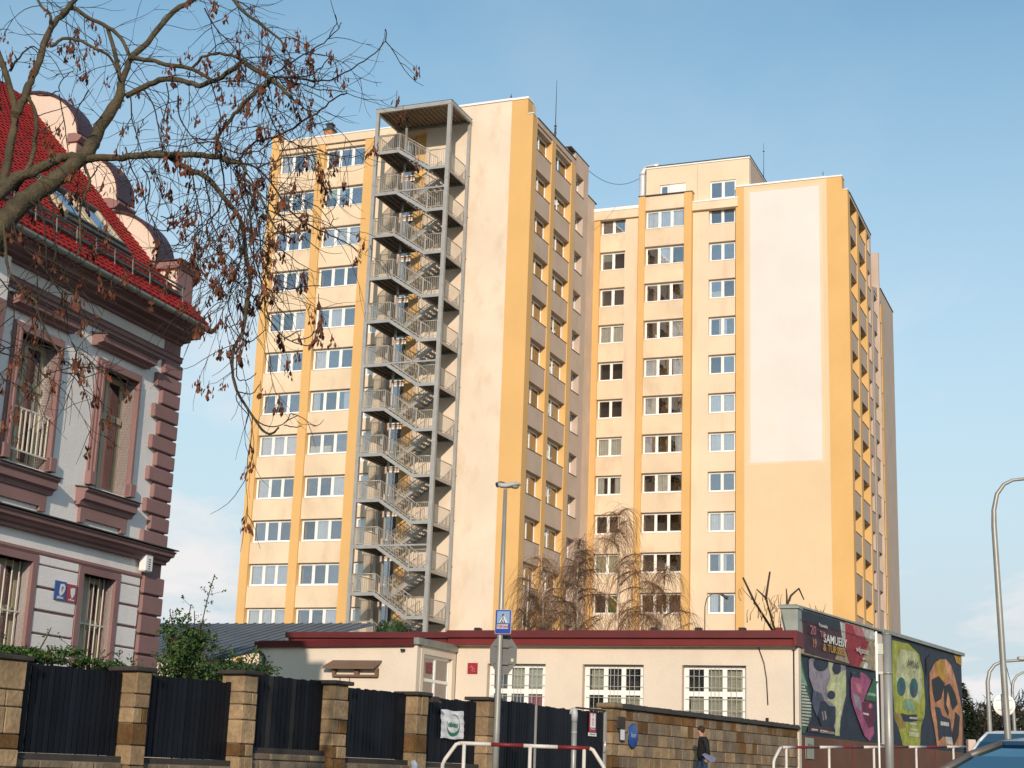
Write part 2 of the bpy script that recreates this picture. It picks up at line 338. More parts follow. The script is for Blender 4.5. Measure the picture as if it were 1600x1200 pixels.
# --- left tower, side face
SA = fS(0.0)
def side_face(f, v0, ztop, mirror_extra=0.0, panes=True, ndetail=2, K=True):
    if K: pass
    part_box('pilaster', f, v0+0.80 if v0 < 1 else v0+0.0, v0+0.82 if v0 < 1 else v0+0.85, 0.0, 1.0, -1, ztop, m_orange)
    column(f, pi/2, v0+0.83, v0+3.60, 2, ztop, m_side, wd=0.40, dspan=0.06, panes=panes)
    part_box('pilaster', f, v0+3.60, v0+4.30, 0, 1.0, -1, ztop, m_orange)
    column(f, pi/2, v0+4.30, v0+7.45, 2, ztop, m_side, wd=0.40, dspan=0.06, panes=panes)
    part_box('pilaster', f, v0+7.45, v0+8.10, 0, 1.0, -1, ztop, m_orange)
side_face(SA, 0.0, 40.55)
b = MB(); b.box(0.80, 8.10, -0.02, 1.0, 40.552, 40.88, f=SA); obj('fascia', b, m_side, tower)
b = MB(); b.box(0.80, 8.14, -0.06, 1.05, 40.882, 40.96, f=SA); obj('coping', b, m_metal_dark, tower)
# cream bay with deep single windows
def cream_bay(f, s0, s1, w0, w1, ztop, ks=range(12), panes=True, off=-0.2):
    prev = -1
    for k in ks:
        z = sill(k)+off
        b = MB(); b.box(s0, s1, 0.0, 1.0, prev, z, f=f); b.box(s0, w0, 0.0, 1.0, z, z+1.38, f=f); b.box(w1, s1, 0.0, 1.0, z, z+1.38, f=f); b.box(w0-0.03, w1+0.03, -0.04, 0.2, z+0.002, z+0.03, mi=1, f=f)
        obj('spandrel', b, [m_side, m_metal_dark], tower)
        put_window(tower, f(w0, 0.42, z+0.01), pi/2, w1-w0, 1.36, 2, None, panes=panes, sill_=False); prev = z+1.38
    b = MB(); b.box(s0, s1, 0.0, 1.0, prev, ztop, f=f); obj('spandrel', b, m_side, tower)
cream_bay(SA, 8.10, 10.88, 8.35, 9.90, 41.48)
b = MB(); b.box(7.15, 10.92, -0.03, 1.1, 41.482, 41.56, f=SA); obj('coping', b, m_metal_dark, tower)
b = MB(); b.box(7.2, 8.098, 0.3, 1.2, 40.97, 41.48, f=SA); obj('parapet_wall', b, m_cream, tower)
# set-back link wall between the towers
SB = fS(-1.8)
b = MB(); b.box(10.88, 17.56, 0.0, 0.6, -1, 41.4, f=SB); obj('link_wall', b, mat('link wall render', (0.62, 0.49, 0.38), 0.9, 0.1, 0.5, stain=0.3, stain_col=(0.4, 0.3, 0.22)), tower)
b = MB(); b.box(10.88, 17.9, -0.04, 0.6, 41.402, 41.47, f=SB); obj('coping', b, m_metal_dark, tower)
# dark interior and the roofs
b = MB(); b.box(-18.9, -0.95, 1.22, 10.8, -1, 40.5); b.box(-18.9, -2.3, 10.8, 16.4, -1, 40.4); b.box(-1.79, 16.0, 18.75, 30, -1, 39.9); b.box(9.2, 15.9, 18.4, 27.0, -1, 40.4)
obj('interior', b, m_room, tower)
b = MB(); b.box(-18.95, -0.3, 1.1, 10.8, 40.5, 40.7); b.box(-18.95, -1.9, 10.8, 16.6, 40.45, 40.7); b.box(-1.8, 9.0, 17.9, 30, 39.95, 40.4); b.box(9.05, 16.6, 18.5, 27.1, 40.2, 40.5); obj('roof', b, m_roofgrey, tower)
b = MB(); b.box(-19.08, -18.95, 1.0, 16.5, -1, 40.6); b.box(-19.0, -2.41, 16.5, 16.9, -1, 40.4); b.box(-2.0, 17.0, 30, 30.3, -1, 39.9); obj('rear_wall', b, m_side, tower)
# --- middle, plane M
VM = 17.57
FM = fA(VM)
part_box('pilaster', FM, -1.80, -1.35, 0, 1.0, -1, 39.98, m_orange)
lowst = lambda k: ['none', 'green', 'cream', 'none', 'split', 'full', 'none', 'none', 'full', 'none', 'blind', 'none'][k]
column(FM, 0, -1.35, 0.60, 2, 39.98, m_cream, dark_below=9, styles=lowst)
part_box('wall', FM, 0.60, 1.70, 0.10, 1.0, -1, 39.98, m_cream2)
part_box('fascia', FM, -1.80, 1.70, -0.10, 1.0, 39.982, 40.62, m_cream)
part_box('coping', FM, -1.80, 1.66, -0.14, 1.0, 40.622, 40.86, m_metal_white)
part_box('pilaster', FM, 1.70, 2.18, -0.30, 1.0, -1, 41.40, m_orange)
lowst2 = lambda k: ['none', 'none', 'none', 'none', 'part', 'split', 'part', 'split', 'part', 'none', 'part', 'full'][k]
FMp = fA(VM-0.30)
column(FMp, 0, 2.18, 5.14, 3, 41.40, m_cream, dark_below=5, styles=lowst2, dspan=0.1)
part_box('pilaster', FM, 5.14, 5.70, -0.30, 1.0, -1, 41.40, m_orange)
part_box('coping', FM, 1.66, 5.74, -0.34, 0.3, 41.402, 41.46, m_metal_dark)
b = MB(); b.box(5.5, 5.70, VM+1.0, VM+1.8, 39.98, 41.40); obj('parapet_wall', b, m_side, tower)
part_box('wall', FM, 5.70, 6.86, 0.10, 1.0, -1, 39.98, m_cream2)
lowst3 = lambda k: ['full', 'part', 'part', 'full', 'none', 'full', 'full', 'none', 'part', 'low', 'none', 'none'][k]
column(FM, 0, 6.86, 8.80, 2, 39.98, m_cream2, styles=lowst3)
part_box('fascia', FM, 5.70, 9.04, -0.16, 0.9, 39.982, 40.58, m_cream)
part_box('coping', FM, 5.72, 9.06, -0.20, 1.2, 40.582, 40.68, m_metal_white)
# penthouse
def ph():
    v0 = VM+0.35; f = fA(v0)
    b = MB()
    xs = [2.05, 3.10, 5.07, 6.86, 8.78, 9.78]; zs = [40.4, 41.02, 41.52, 42.22, 42.36, 43.76]
    b.box(2.05, 3.10, 0, 0.3, 40.4, 43.76, f=f); b.box(3.10, 5.07, 0, 0.3, 40.4, 41.40, f=f); b.box(3.10, 5.07, 0, 0.3, 42.40, 43.76, f=f)
    b.box(5.07, 6.86, 0, 0.3, 40.4, 43.76, f=f); b.box(6.86, 8.80, 0, 0.3, 40.4, 40.86, f=f); b.box(6.86, 8.80, 0, 0.3, 42.26, 43.76, f=f); b.box(8.80, 9.78, 0, 0.3, 40.4, 43.76, f=f)
    obj('penthouse_wall', b, mat('penthouse cream', (0.70, 0.58, 0.42), 0.9, 0.04, 0.5, bump=0.2, stain=0.15), tower)
    b = MB(); b.box(9.48, 9.80, v0+0.302, v0+6.2, 40.4, 43.76); obj('penthouse_wall', b, m_side, tower)
    b = MB(); b.box(2.3, 9.45, v0+0.32, v0+0.5, 40.5, 43.7); obj('interior', b, m_room, tower)
    b = MB(); b.box(2.0, 9.84, v0-0.06, v0+6.2, 43.762, 43.86); obj('coping', b, m_metal_white, tower)
    b = MB(); b.box(2.0, 9.86, v0-0.02, v0+6.3, 43.862, 43.98); obj('roof_edge', b, m_metal_dark, tower)
    put_window(tower, (6.87, v0+0.08, 40.87), 0, 1.92, 1.38, 2, 'none'); put_window(tower, (3.11, v0+0.08, 41.41), 0, 0.66, 0.97, 1, 'none')
    b = MB(); b.box(3.80, 5.06, v0+0.06, v0+0.1, 41.41, 42.38); obj('window_panel', b, m_upvc, tower)
    b = MB(); b.box(5.93, 5.96, v0-0.012, v0, 40.6, 43.7); obj('joint_strip', b, m_side, tower)
ph()
# silver ventilation duct with its elbow
b = MB(); c = (1.60, VM+0.9)
pts = [(c[0], c[1], 41.0+0.16*i) for i in range(14)]
prof = []
for i in range(15): z = 0.0+0.155*i; prof += [(0.27, z), (0.27, z+0.12), (0.24, z+0.135), (0.27, z+0.15)]
b.lathe(prof, (c[0], c[1], 41.2), 20)
b.tube([(c[0], c[1], 43.5), (c[0]+0.02, c[1], 43.72), (c[0]+0.15, c[1], 43.95), (c[0]+0.40, c[1], 44.08), (c[0]+0.95, c[1], 44.13), (c[0]+1.3, c[1], 44.13)], 0.27, 16)
obj('ventilation_duct', b, m_alu, tower)
# --- right tower, face C
b = MB(); b.box(8.88, 9.47, VM-0.04, VM+1.0, -1, 41.45); obj('pilaster', b, m_orange, tower)
b = MB(); b.box(9.472, 15.38, VM-0.03, VM+1.0, -1, 41.45); obj('gable_wall', b, mat('right gable render', (0.69, 0.53, 0.345), 0.9, 0.04, 0.25, bump=0.2, bscale=22, stain=0.22, stain_col=(0.62, 0.46, 0.29)), tower)
b = MB(); b.prism([(15.382, -1), (16.83, -1), (16.83, 40.42), (16.44, 40.42), (16.44, 41.45), (15.382, 41.45)], VM-0.05, VM+0.82, 'y'); obj('pilaster', b, m_orange, tower)
b = MB(); b.box(9.72, 15.04, VM-0.034, VM-0.0301, 21.1, 41.2); obj('painted_border', b, m_halo, tower)
b = MB(); b.box(9.92, 14.84, VM-0.0385, VM-0.0345, 21.25, 40.95); obj('painted_panel', b, m_white_panel, tower)
b = MB()
for (x, z, w, h) in ((11.15, 23.80, 0.30, 0.10), (11.42, 23.82, 0.28, 0.08), (11.70, 23.72, 0.10, 0.3), (11.60, 23.42, 0.16, 0.10), (11.45, 23.30, 0.12, 0.07), (11.30, 23.62, 0.12, 0.06)): b.box(x, x+w*0.8, VM-0.043, VM-0.039, z, z+h*0.8)
obj('paint_stain', b, mat('faint ochre stain', (0.80, 0.66, 0.5), 0.9, 0.1, 3), tower)
part_box('coping', FM, 8.84, 15.38, -0.09, 0.9, 41.452, 41.58, m_metal_white)
part_box('coping', FM, 15.38, 16.48, -0.09, 0.9, 41.452, 41.56, m_metal_white)
part_box('coping', FM, 16.48, 16.87, -0.09, 0.5, 40.422, 40.48, m_metal_white)
b = MB(); b.box(8.9, 16.4, VM+0.83, VM+1.3, 40.4, 41.44); obj('parapet_wall', b, m_cream, tower)
SC = fS(16.83)
def side_right():
    f = SC; v0 = VM; zt = 40.15; pn = False
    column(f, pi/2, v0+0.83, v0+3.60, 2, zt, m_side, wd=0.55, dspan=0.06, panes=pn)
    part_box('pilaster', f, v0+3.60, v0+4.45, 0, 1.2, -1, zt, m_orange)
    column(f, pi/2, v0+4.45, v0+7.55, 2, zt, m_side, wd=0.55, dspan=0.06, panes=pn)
    part_box('pilaster', f, v0+7.55, v0+8.0, 0, 1.2, -1, zt, m_orange)
    cream_bay(f, v0+8.0, v0+9.85, v0+8.15, v0+9.3, 40.15, panes=pn, off=-0.3)
side_right()
b = MB(); b.box(VM+0.82, VM+9.85, -0.02, 1.0, 40.152, 40.42, f=SC); obj('fascia', b, m_side, tower)
b = MB(); b.box(VM+0.5, VM+9.9, -0.06, 1.05, 40.422, 40.50, f=SC); obj('coping', b, m_metal_dark, tower)
b = MB(); b.box(16.0, 16.5, VM+6.0, VM+9.0, 40.5, 40.85); obj('roof_hatch', b, m_metal_dark, tower)
# lower rear wing of the right tower
SD = fS(16.86)
V1 = VM+9.86
column(SD, pi/2, 28.25, 31.75, 2, 36.35, m_side, wd=0.6, dspan=0.04, ks=range(10), sill_z=lambda k: 34.75-2.79*(9-k), panes=False, wh=1.36)
part_box('wall', SD, V1, 28.25, 0.0, 1.0, -1, 36.35, m_side)
part_box('pilaster', SD, 31.75, 32.6, 0.0, 1.0, -1, 36.35, m_orange)
part_box('wall', SD, 32.6, 38.1, 0.0, 1.0, -1, 36.35, m_side)
b = MB(); b.prism([(V1, 36.352), (38.1, 36.352), (38.1, 37.45), (31.5, 37.40), (29.4, 36.9), (V1, 36.4)], 15.9, 16.86, 'x'); obj('parapet_wall', b, m_side, tower)
b = MB(); b.box(31.5, 38.15, -0.05, 1.0, 37.452, 37.52, f=SD); obj('coping', b, m_metal_dark, tower)
b = MB(); b.box(8, 15.85, 30.31, 38.0, -1, 37.0); obj('rear_wing', b, m_side, tower)
# roof furniture
def mast(x, y, z0, z1, r, collars=()):
    b = MB(); b.tube([(x, y, z0), (x, y, z0+(z1-z0)*0.35), (x, y, z1)], [r, r*0.8, r*0.35], 6)
    for (z, rr_, h) in collars: b.tube([(x, y, z), (x, y, z+h)], rr_, 8)
    obj('antenna', b, m_metal_dark, tower)
mast(-0.74, 6, 40.6, 45.95, 0.045, ((42.6, 0.10, 0.05), (42.1, 0.10, 0.04), (41.6, 0.07, 0.9)))
mast(-1.70, 0.3, 42.0, 42.66, 0.03, ((42.35, 0.05, 0.12),)); mast(15.08, VM+0.3, 41.5, 42.15, 0.03, ((41.95, 0.05, 0.03),)); mast(9.9, VM+4.5, 43.9, 46.6, 0.03, ((45.9, 0.07, 0.04),))
mast(-1.2, 4.0, 40.9, 41.75, 0.04, ((41.3, 0.08, 0.25),))
b = MB(); b.box(-16.70, -16.05, 2.7, 3.3, 40.7, 42.95); obj('chimney', b, m_brick, tower)
b = MB(); b.box(-16.76, -15.99, 2.64, 3.36, 42.952, 43.06); b.box(-16.55, -16.15, 2.8, 3.2, 43.06, 43.4); b.box(-16.62, -16.1, 2.75, 3.25, 43.4, 43.5); obj('chimney_cap', b, m_metal_dark, tower)
b = MB(); b.box(-10.9, -10.5, 2, 2.4, 40.7, 42.3); obj('roof_vent', b, m_metal_dark, tower)
b = MB(); b.box(16.1, 16.35, VM+4, VM+4.3, 40.5, 40.9); obj('roof_vent', b, m_metal_dark, tower)
wire = MB(); P0, P1 = TW(0.0, 10.9, 41.2), TW(1.35, VM+0.9, 43.35); pts = []
for i in range(17):
    t = i/16; p = P0.lerp(P1, t); p.z -= 1.6*4*t*(1-t)*0.45; pts.append(p)
wire.tube(pts, 0.02, 5); tag(obj('roof_cable', wire, m_metal_dark), 'thin black cable sagging between the two tower roofs against the sky', 'cable')
# ------------------------------------------------------------------ steel fire escape
stair = thing('fire_escape', 'tall galvanised steel zigzag fire escape standing against the left tower', 'fire escape', T_O, -T_AZ)
VF, VBK = -3.45, -0.18
ZT = 40.9
def bxp(name, args, m=m_galv, mb=None):
    b = MB(); b.box(*args); return obj(name, b, m, stair)
for (u0, u1, v0, v1) in ((-9.42, -9.20, VF-0.02, VF+0.20), (-4.40, -4.16, VF-0.02, VF+0.20), (-4.38, -4.20, VBK-0.16, VBK), (-9.42, -9.24, VBK-0.16, VBK)):
    bxp('post', (u0, u1, v0, v1, -1, ZT-0.25))
b = MB(); b.tube([(-8.0, -1.85, -1), (-8.0, -1.85, ZT-0.1)], 0.085, 10); obj('post', b, m_galv, stair)
# roof
b = MB(); b.box(-9.42, -4.16, VF-0.04, VF+0.14, ZT-0.25, ZT); b.box(-9.42, -4.16, VBK-0.16, VBK, ZT-0.25, ZT); b.box(-9.44, -9.28, VF+0.141, VBK-0.161, ZT-0.25, ZT); b.box(-4.30, -4.14, VF+0.141, VBK-0.161, ZT-0.25, ZT)
obj('roof_frame', b, m_galv, stair)
b = MB(); n = 16; w = (5.26-0.32)/n
for i in range(n):
    x = -9.28+i*w; b.prism([(x, ZT-0.10), (x+w*0.5, ZT-0.10), (x+w*0.62, ZT-0.03), (x+w*0.88, ZT-0.03), (x+w, ZT-0.10), (x+w, ZT-0.015), (x, ZT-0.015)], VF+0.14, VBK-0.16, 'y')
obj('roof_deck', b, mat('corrugated deck', (0.22, 0.17, 0.13), 0.6, 0.15, 2, metal=0.3), stair)
b = MB(); b.box(-9.45, -4.13, VF-0.05, VBK, ZT+0.002, ZT+0.03); obj('roof_sheet', b, m_metal_dark, stair)
# shared pieces
def landing_mesh(u0, u1):
    b = MB(); h = 0.20
    b.box(u0, u1, VF, VF+0.06, -h, 0); b.box(u0, u1, VBK-0.08, VBK-0.02, -h, 0); b.box(u0, u0+0.06, VF+0.061, VBK-0.081, -h, 0); b.box(u1-0.06, u1, VF+0.061, VBK-0.081, -h, 0)
    n = int((VBK-VF)/0.14)
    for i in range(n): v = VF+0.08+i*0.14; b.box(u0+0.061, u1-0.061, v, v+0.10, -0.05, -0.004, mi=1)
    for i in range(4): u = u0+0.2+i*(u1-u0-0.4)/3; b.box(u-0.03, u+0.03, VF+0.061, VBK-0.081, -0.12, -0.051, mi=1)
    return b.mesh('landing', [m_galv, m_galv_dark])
lm_l, lm_r = landing_mesh(-9.20, -7.66), landing_mesh(-5.52, -4.40)
def flight_mesh(v0, v1, ua, za, ub, zb):
    b = MB()
    for v in (v0, v1-0.06): b.hexa([(ua, v, za-0.24), (ub, v, zb-0.24), (ub, v+0.06, zb-0.24), (ua, v+0.06, za-0.24), (ua, v, za), (ub, v, zb), (ub, v+0.06, zb), (ua, v+0.06, za)])
    return b.mesh('stair_flight', m_galv)
fm_f = flight_mesh(VF, VF+1.3, -7.66, 0.0, -5.52, -1.40)
fm_b = flight_mesh(VBK-1.45, VBK-0.15, -5.52, -1.40, -7.66, -2.79)
tb = MB(); tb.box(-0.14, 0.14, 0.062, 1.238, -0.03, 0); tread = tb.mesh('tread', m_galv)
def rail_mesh(pts, h=1.08, sp=0.13, posts=True):
    """pts: polyline of foot points; balusters, top and bottom rail"""
    b = MB()
    for p, q in zip(pts[:-1], pts[1:]):
        p, q = Vector(p), Vector(q); L = (q-p).length; n = max(1, int(L/sp)); up = Vector((0, 0, 1))
        b.tube([p+up*h, q+up*h], 0.030, 6); b.bar(p+up*0.10, q+up*0.10, 0.02, 0.04)
        for i in range(n+1):
            t = i/n; s_ = p.lerp(q, t); r = 0.024 if i in (0, n) else 0.009
            b.bar(s_+up*(0.0 if i in (0, n) else 0.10), s_+up*h, r*2, r*2)
    return b.mesh('railing', m_rail)
m_rail = mat('galvanised railing', (0.42, 0.38, 0.32), 0.5, 0.1, 2, metal=0.3)
e = 0.03
rails = [rail_mesh([(-9.16, VF+e, 0), (-7.66, VF+e, 0)]), rail_mesh([(-7.64, VF+e, 0), (-5.54, VF+e, -1.40)]), rail_mesh([(-5.50, VF+e, -1.40), (-4.42, VF+e, -1.40)]),
         rail_mesh([(-4.42, VF+0.25, -1.40), (-4.42, VBK-0.2, -1.40)]), rail_mesh([(-9.17, VF+0.25, 0), (-9.17, VBK-0.2, 0)]),
         rail_mesh([(-7.64, VF+1.28, 0), (-5.54, VF+1.28, -1.40)], sp=0.3), rail_mesh([(-5.54, VBK-1.43, -1.40), (-7.64, VBK-1.43, -2.79)], sp=0.13), rail_mesh([(-5.54, VBK-0.17, -1.40), (-7.64, VBK-0.17, -2.79)], sp=0.3)]
LZ = [38.0-2.79*i for i in range(0, 12)]
for i, z in enumerate(LZ):
    obj('landing', lm_l, None, stair, (0, 0, z)); obj('landing', lm_r, None, stair, (0, 0, z-1.40))
    o = obj('stair_flight', fm_f, None, stair, (0, 0, z))
    for j in range(8):
        t = (j+0.6)/8; obj('tread', tread, None, o, (-7.66+2.14*t, VF, -1.40*t+0.0))
    for r in rails[:6]: obj('railing', r, None, stair, (0, 0, z))
    if i < 11:
        o = obj('stair_flight', fm_b, None, stair, (0, 0, z))
        for j in range(8):
            t = (j+0.4)/8; obj('tread', tread, None, o, (-5.52-2.14*t, VBK-1.45, -1.40-1.39*t))
        for r in rails[6:]: obj('railing', r, None, stair, (0, 0, z))
    if i in (1, 5, 9):
        b = MB(); b.box(-7.66, -4.402, VF-0.02, VF+0.05, z-0.10, z+0.0); obj('brace', b, m_galv, stair)
    for s_ in ((-9.42, -9.20), (-4.40, -4.16)):
        if i in (1, 4, 7, 10): b = MB(); b.box(s_[0]-0.02, s_[1]+0.02, VF-0.04, VF+0.22, z+0.5, z+0.56); obj('post_joint', b, m_galv, stair)
    b = MB(); b.tube([(-4.28, VBK-0.02, z-0.9), (-4.28, 0.06, z-0.9)], 0.05, 8); obj('wall_anchor', b, m_metal_dark, stair)
# ------------------------------------------------------------------ the villa on the left
villa = thing('villa', 'old white and mauve stucco villa with red tiled roof and quoined corner', 'house', H_O, -H_AZ)
m_stucco = mat('pale grey stucco', (0.78, 0.74, 0.71), 0.92, 0.07, 0.8, bump=0.35, bscale=30, stain=0.3, stain_col=(0.55, 0.48, 0.43))
m_mauve = mat('mauve painted stucco', (0.26, 0.15, 0.142), 0.85, 0.10, 0.9, bump=0.3, bscale=30, stain=0.25, stain_col=(0.18, 0.09, 0.085))
m_gable = mat('cream gable stucco', (0.66, 0.56, 0.47), 0.9, 0.05, 0.8, bump=0.2, stain=0.15, stain_col=(0.5, 0.4, 0.33))
m_capp = mat('dark plum sheet metal', (0.05, 0.025, 0.035), 0.5, 0.1, 1, spec=0.5)
m_tile = mat('red clay tile', (0.42, 0.028, 0.022), 0.7, 0.22, 3.0, bump=0.2, bscale=60, stain=0.2, stain_col=(0.16, 0.02, 0.02))
m_zinc = mat('zinc gutter', (0.28, 0.30, 0.27), 0.45, 0.15, 3, metal=0.4, stain=0.3, stain_col=(0.2, 0.19, 0.15))
m_beige = mat('beige painted window wood', (0.42, 0.36, 0.25), 0.6, 0.06, 2)
m_slate = mat('dark sill flashing', (0.07, 0.075, 0.065), 0.6, 0.1, 2)
m_vglass = glass('villa glass', 0.30, (0.75, 0.8, 0.8))
m_whitebar = mat('off white painted bar', (0.6, 0.56, 0.47), 0.5, 0.05, 2)
m_drape = mat('brown curtain', (0.28, 0.17, 0.11), 0.95, 0.15, 3)
YS = -12.0
def vb(name, x0, x1, y0, y1, z0, z1, m, parent=None, bevel=0):
    b = MB(); b.box(x0, x1, y0, y1, z0, z1); return obj(name, b, m, parent or villa, bevel=bevel)
# facade wall built round its openings (x is outward, y along the street)
ops = [(-5.26, -4.10, 4.98, 7.28), (-2.66, -1.48, 4.98, 7.28), (-5.45, -4.20, 0.9, 3.34), (-2.64, -1.58, 0.9, 3.34)]
def wall_with_holes(x0, x1, ys, zs, holes, m):
    ycuts = sorted(set([ys[0], ys[1]]+[h[0] for h in holes]+[h[1] for h in holes])); b = MB()
    for ya, yb in zip(ycuts[:-1], ycuts[1:]):
        hs = sorted([(h[2], h[3]) for h in holes if h[0] <= ya+1e-6 and h[1] >= yb-1e-6]); z = zs[0]
        for (a, c) in hs: b.box(x0, x1, ya, yb, z, a); z = c
        b.box(x0, x1, ya, yb, z, zs[1])
    return b
obj('wall', wall_with_holes(-0.45, 0.0, (YS, -0.02), (-1.2, 8.45), ops, m_stucco), m_stucco, villa)
vb('end_wall', -9.0, -0.46, -0.45, -0.02, -1.2, 8.75, m_stucco)
vb('interior', -8.9, -0.75, YS, -0.5, -1.2, 8.5, m_room)
# quoins on the corner
for i in range(7):
    z = 0.86+0.391*i; vb('quoin', -0.4, 0.10, -0.66, 0.10, z, z+0.355, m_mauve, bevel=0.02)
vb('quoin_joint', -0.3, 0.03, -0.62, 0.03, 0.5, 3.9, m_mauve)
vb('quoin_joint', -0.3, 0.03, -0.55, 0.03, 4.15, 8.43, m_mauve)
for i in range(12):
    z = 4.16+0.322*i; L = 0.83 if i % 2 == 0 else 0.60
    vb('quoin', -0.4, 0.09, -L, 0.10, z, z+0.285, m_mauve, bevel=0.02)
# rusticated blocks between the ground floor windows
zc = [1.30, 1.71, 2.12, 2.53, 2.94, 3.35+0.02]
def rust(y0, y1):
    vb('joint_bed', 0.0, 0.015, y0, y1, 0.8, 3.5, m_mauve)
    for z in [0.9, 1.32, 1.735, 2.13, 2.54, 2.945, 3.33]:
        h = 0.36 if z < 3.3 else 0.15
        vb('rustication_block', 0.0, 0.055, y0+0.01, y1-0.005, z, z+h, m_stucco, bevel=0.012)
rust(-4.04, -2.80); rust(-1.42, -0.72)
# mouldings as real profiles: (outward, z) swept along y and round the corner
def mould(name, prof, y0, y1, m, ends=True):
    b = MB()
    b.prism([(x, z) for x, z in prof], y0, y1, 'y'); return obj(name, b, m, villa)
def string_profile(z0, z1, p, base=0.0):
    h = z1-z0
    return [(base, z0), (p*0.35, z0), (p*0.35, z0+h*0.18), (p*0.55, z0+h*0.30), (p*0.62, z0+h*0.48), (p*0.86, z0+h*0.58), (p*0.90, z0+h*0.78), (p, z0+h*0.86), (p, z1-0.02), (base, z1)]
mould('string_course', string_profile(3.84, 4.12, 0.34), YS, 0.06, m_mauve)
b = MB(); b.prism([(0, 4.125), (0.38, 4.122), (0.38, 4.142), (0, 4.18)], YS, 0.09, 'y'); obj('string_flashing', b, m_slate, villa)
mould('lintel_band', [(0, 3.48), (0.05, 3.48), (0.07, 3.52), (0.05, 3.57), (0, 3.57)], YS, -0.70, m_mauve)
mould('frieze_band', [(0, 7.98), (0.05, 7.98), (0.05, 8.04), (0.09, 8.06), (0.09, 8.13), (0.12, 8.16), (0, 8.19)], YS, 0.04, m_mauve)
mould('cornice', [(0, 8.42), (0.08, 8.42), (0.10, 8.46), (0.26, 8.48), (0.28, 8.53), (0.50, 8.54), (0.52, 8.62), (0.60, 8.66), (0.60, 8.68), (0, 8.70)], YS, 0.0, m_mauve)
# gutter
b = MB(); prof = [(0.75+0.085*cos(t), 8.72+0.085*sin(t)) for t in [pi+pi*i/7 for i in range(8)]]+[(0.825, 8.72), (0.675, 8.72)]
b.prism(prof, YS, -0.02, 'y'); g = obj('gutter', b, m_zinc, villa)
for i in range(26):
    y = -0.15-i*0.46; b = MB(); b.prism([(0.75+0.093*cos(t), 8.72+0.093*sin(t)) for t in [pi+pi*j/7 for j in range(8)]], y, y+0.03, 'y'); obj('bracket', b, m_slate, g)
# roof: plain clay tiles laid in courses on a dark deck
RX, RZ, SL = 0.72, 8.80, tan(radians(48)); LEN = 7.5
def rp(s_, y, off=0.0):     # s_ metres up the slope
    c, n_ = cos(radians(48)), sin(radians(48)); return (RX-s_*c+off*n_, y, RZ+s_*n_+off*c)
b = MB(); b.hexa([rp(0, YS, -0.2), rp(0, -0.62, -0.2), rp(LEN, -0.62, -0.2), rp(LEN, YS, -0.2), rp(0, YS, 0), rp(0, -0.62, 0), rp(LEN, -0.62, 0), rp(LEN, YS, 0)])
# low course that runs on to the corner in front of the gable foot
b.hexa([rp(0, -0.62, -0.2), rp(0, -0.05, -0.2), rp(0.5, -0.3, -0.2), rp(0.5, -0.62, -0.2), rp(0, -0.62, 0), rp(0, -0.05, 0), rp(0.5, -0.3, 0), rp(0.5, -0.62, 0)])
roof = obj('roof', b, m_tile, villa)
b = MB(); rr = random.Random(3); exp_, tw = 0.155, 0.175
for r_ in range(int(LEN/exp_)):
    s0 = r_*exp_; yend = -0.60 if s0 > 0.5 else -0.06-0.5*s0
    y = YS+(tw/2 if r_ % 2 else 0)
    while y < yend-0.05:
        y1 = min(y+tw-0.008, yend); j = rr.uniform(-0.006, 0.006); q = rr.uniform(0.0, 0.007)
        lo = [rp(s0+0.015, y+j, 0.036+q), rp(s0, y+tw*0.28, 0.036+q), rp(s0-0.012, (y+y1)/2, 0.036+q), rp(s0, y1-tw*0.28, 0.036+q), rp(s0+0.015, y1+j, 0.036+q)]
        hi = [rp(s0+exp_+0.03, y1, 0.012), rp(s0+exp_+0.03, y, 0.012)]
        b.face(lo+hi); low2 = [rp(s0+0.015, y+j, 0.0), rp(s0-0.012, (y+y1)/2, 0.0), rp(s0+0.015, y1+j, 0.0)]
        b.face([low2[0], low2[1], lo[2], lo[1], lo[0]]); b.face([low2[1], low2[2], lo[4], lo[3], lo[2]])
        y += tw
o = obj('roof_tiles', b, mat('clay tile face', (0.38, 0.024, 0.020), 0.65, 0.28, 5.0, bump=0.2, bscale=60, stain=0.25, stain_col=(0.15, 0.02, 0.02), fine=0.18), roof); stuff(o)
# snow guard
b = MB()
for s_, off in ((0.62, 0.24), (0.66, 0.16)): b.bar(rp(s_, YS, off), rp(s_, -0.75, off), 0.03, 0.03)
sg = obj('snow_guard', b, m_slate, villa)
b = MB(); b.hexa([rp(0.50, YS, 0.045), rp(0.50, -0.8, 0.045), rp(0.66, -0.8, 0.045), rp(0.66, YS, 0.045), rp(0.50, YS, 0.10), rp(0.50, -0.8, 0.10), rp(0.66, -0.8, 0.10), rp(0.66, YS, 0.10)]); obj('snow_board', b, m_slate, sg)
for i in range(20):
    y = -0.85-i*0.62; b = MB(); b.bar(rp(0.36, y, 0.05), rp(0.62, y, 0.25), 0.018, 0.015); obj('bracket', b, m_zinc, sg)
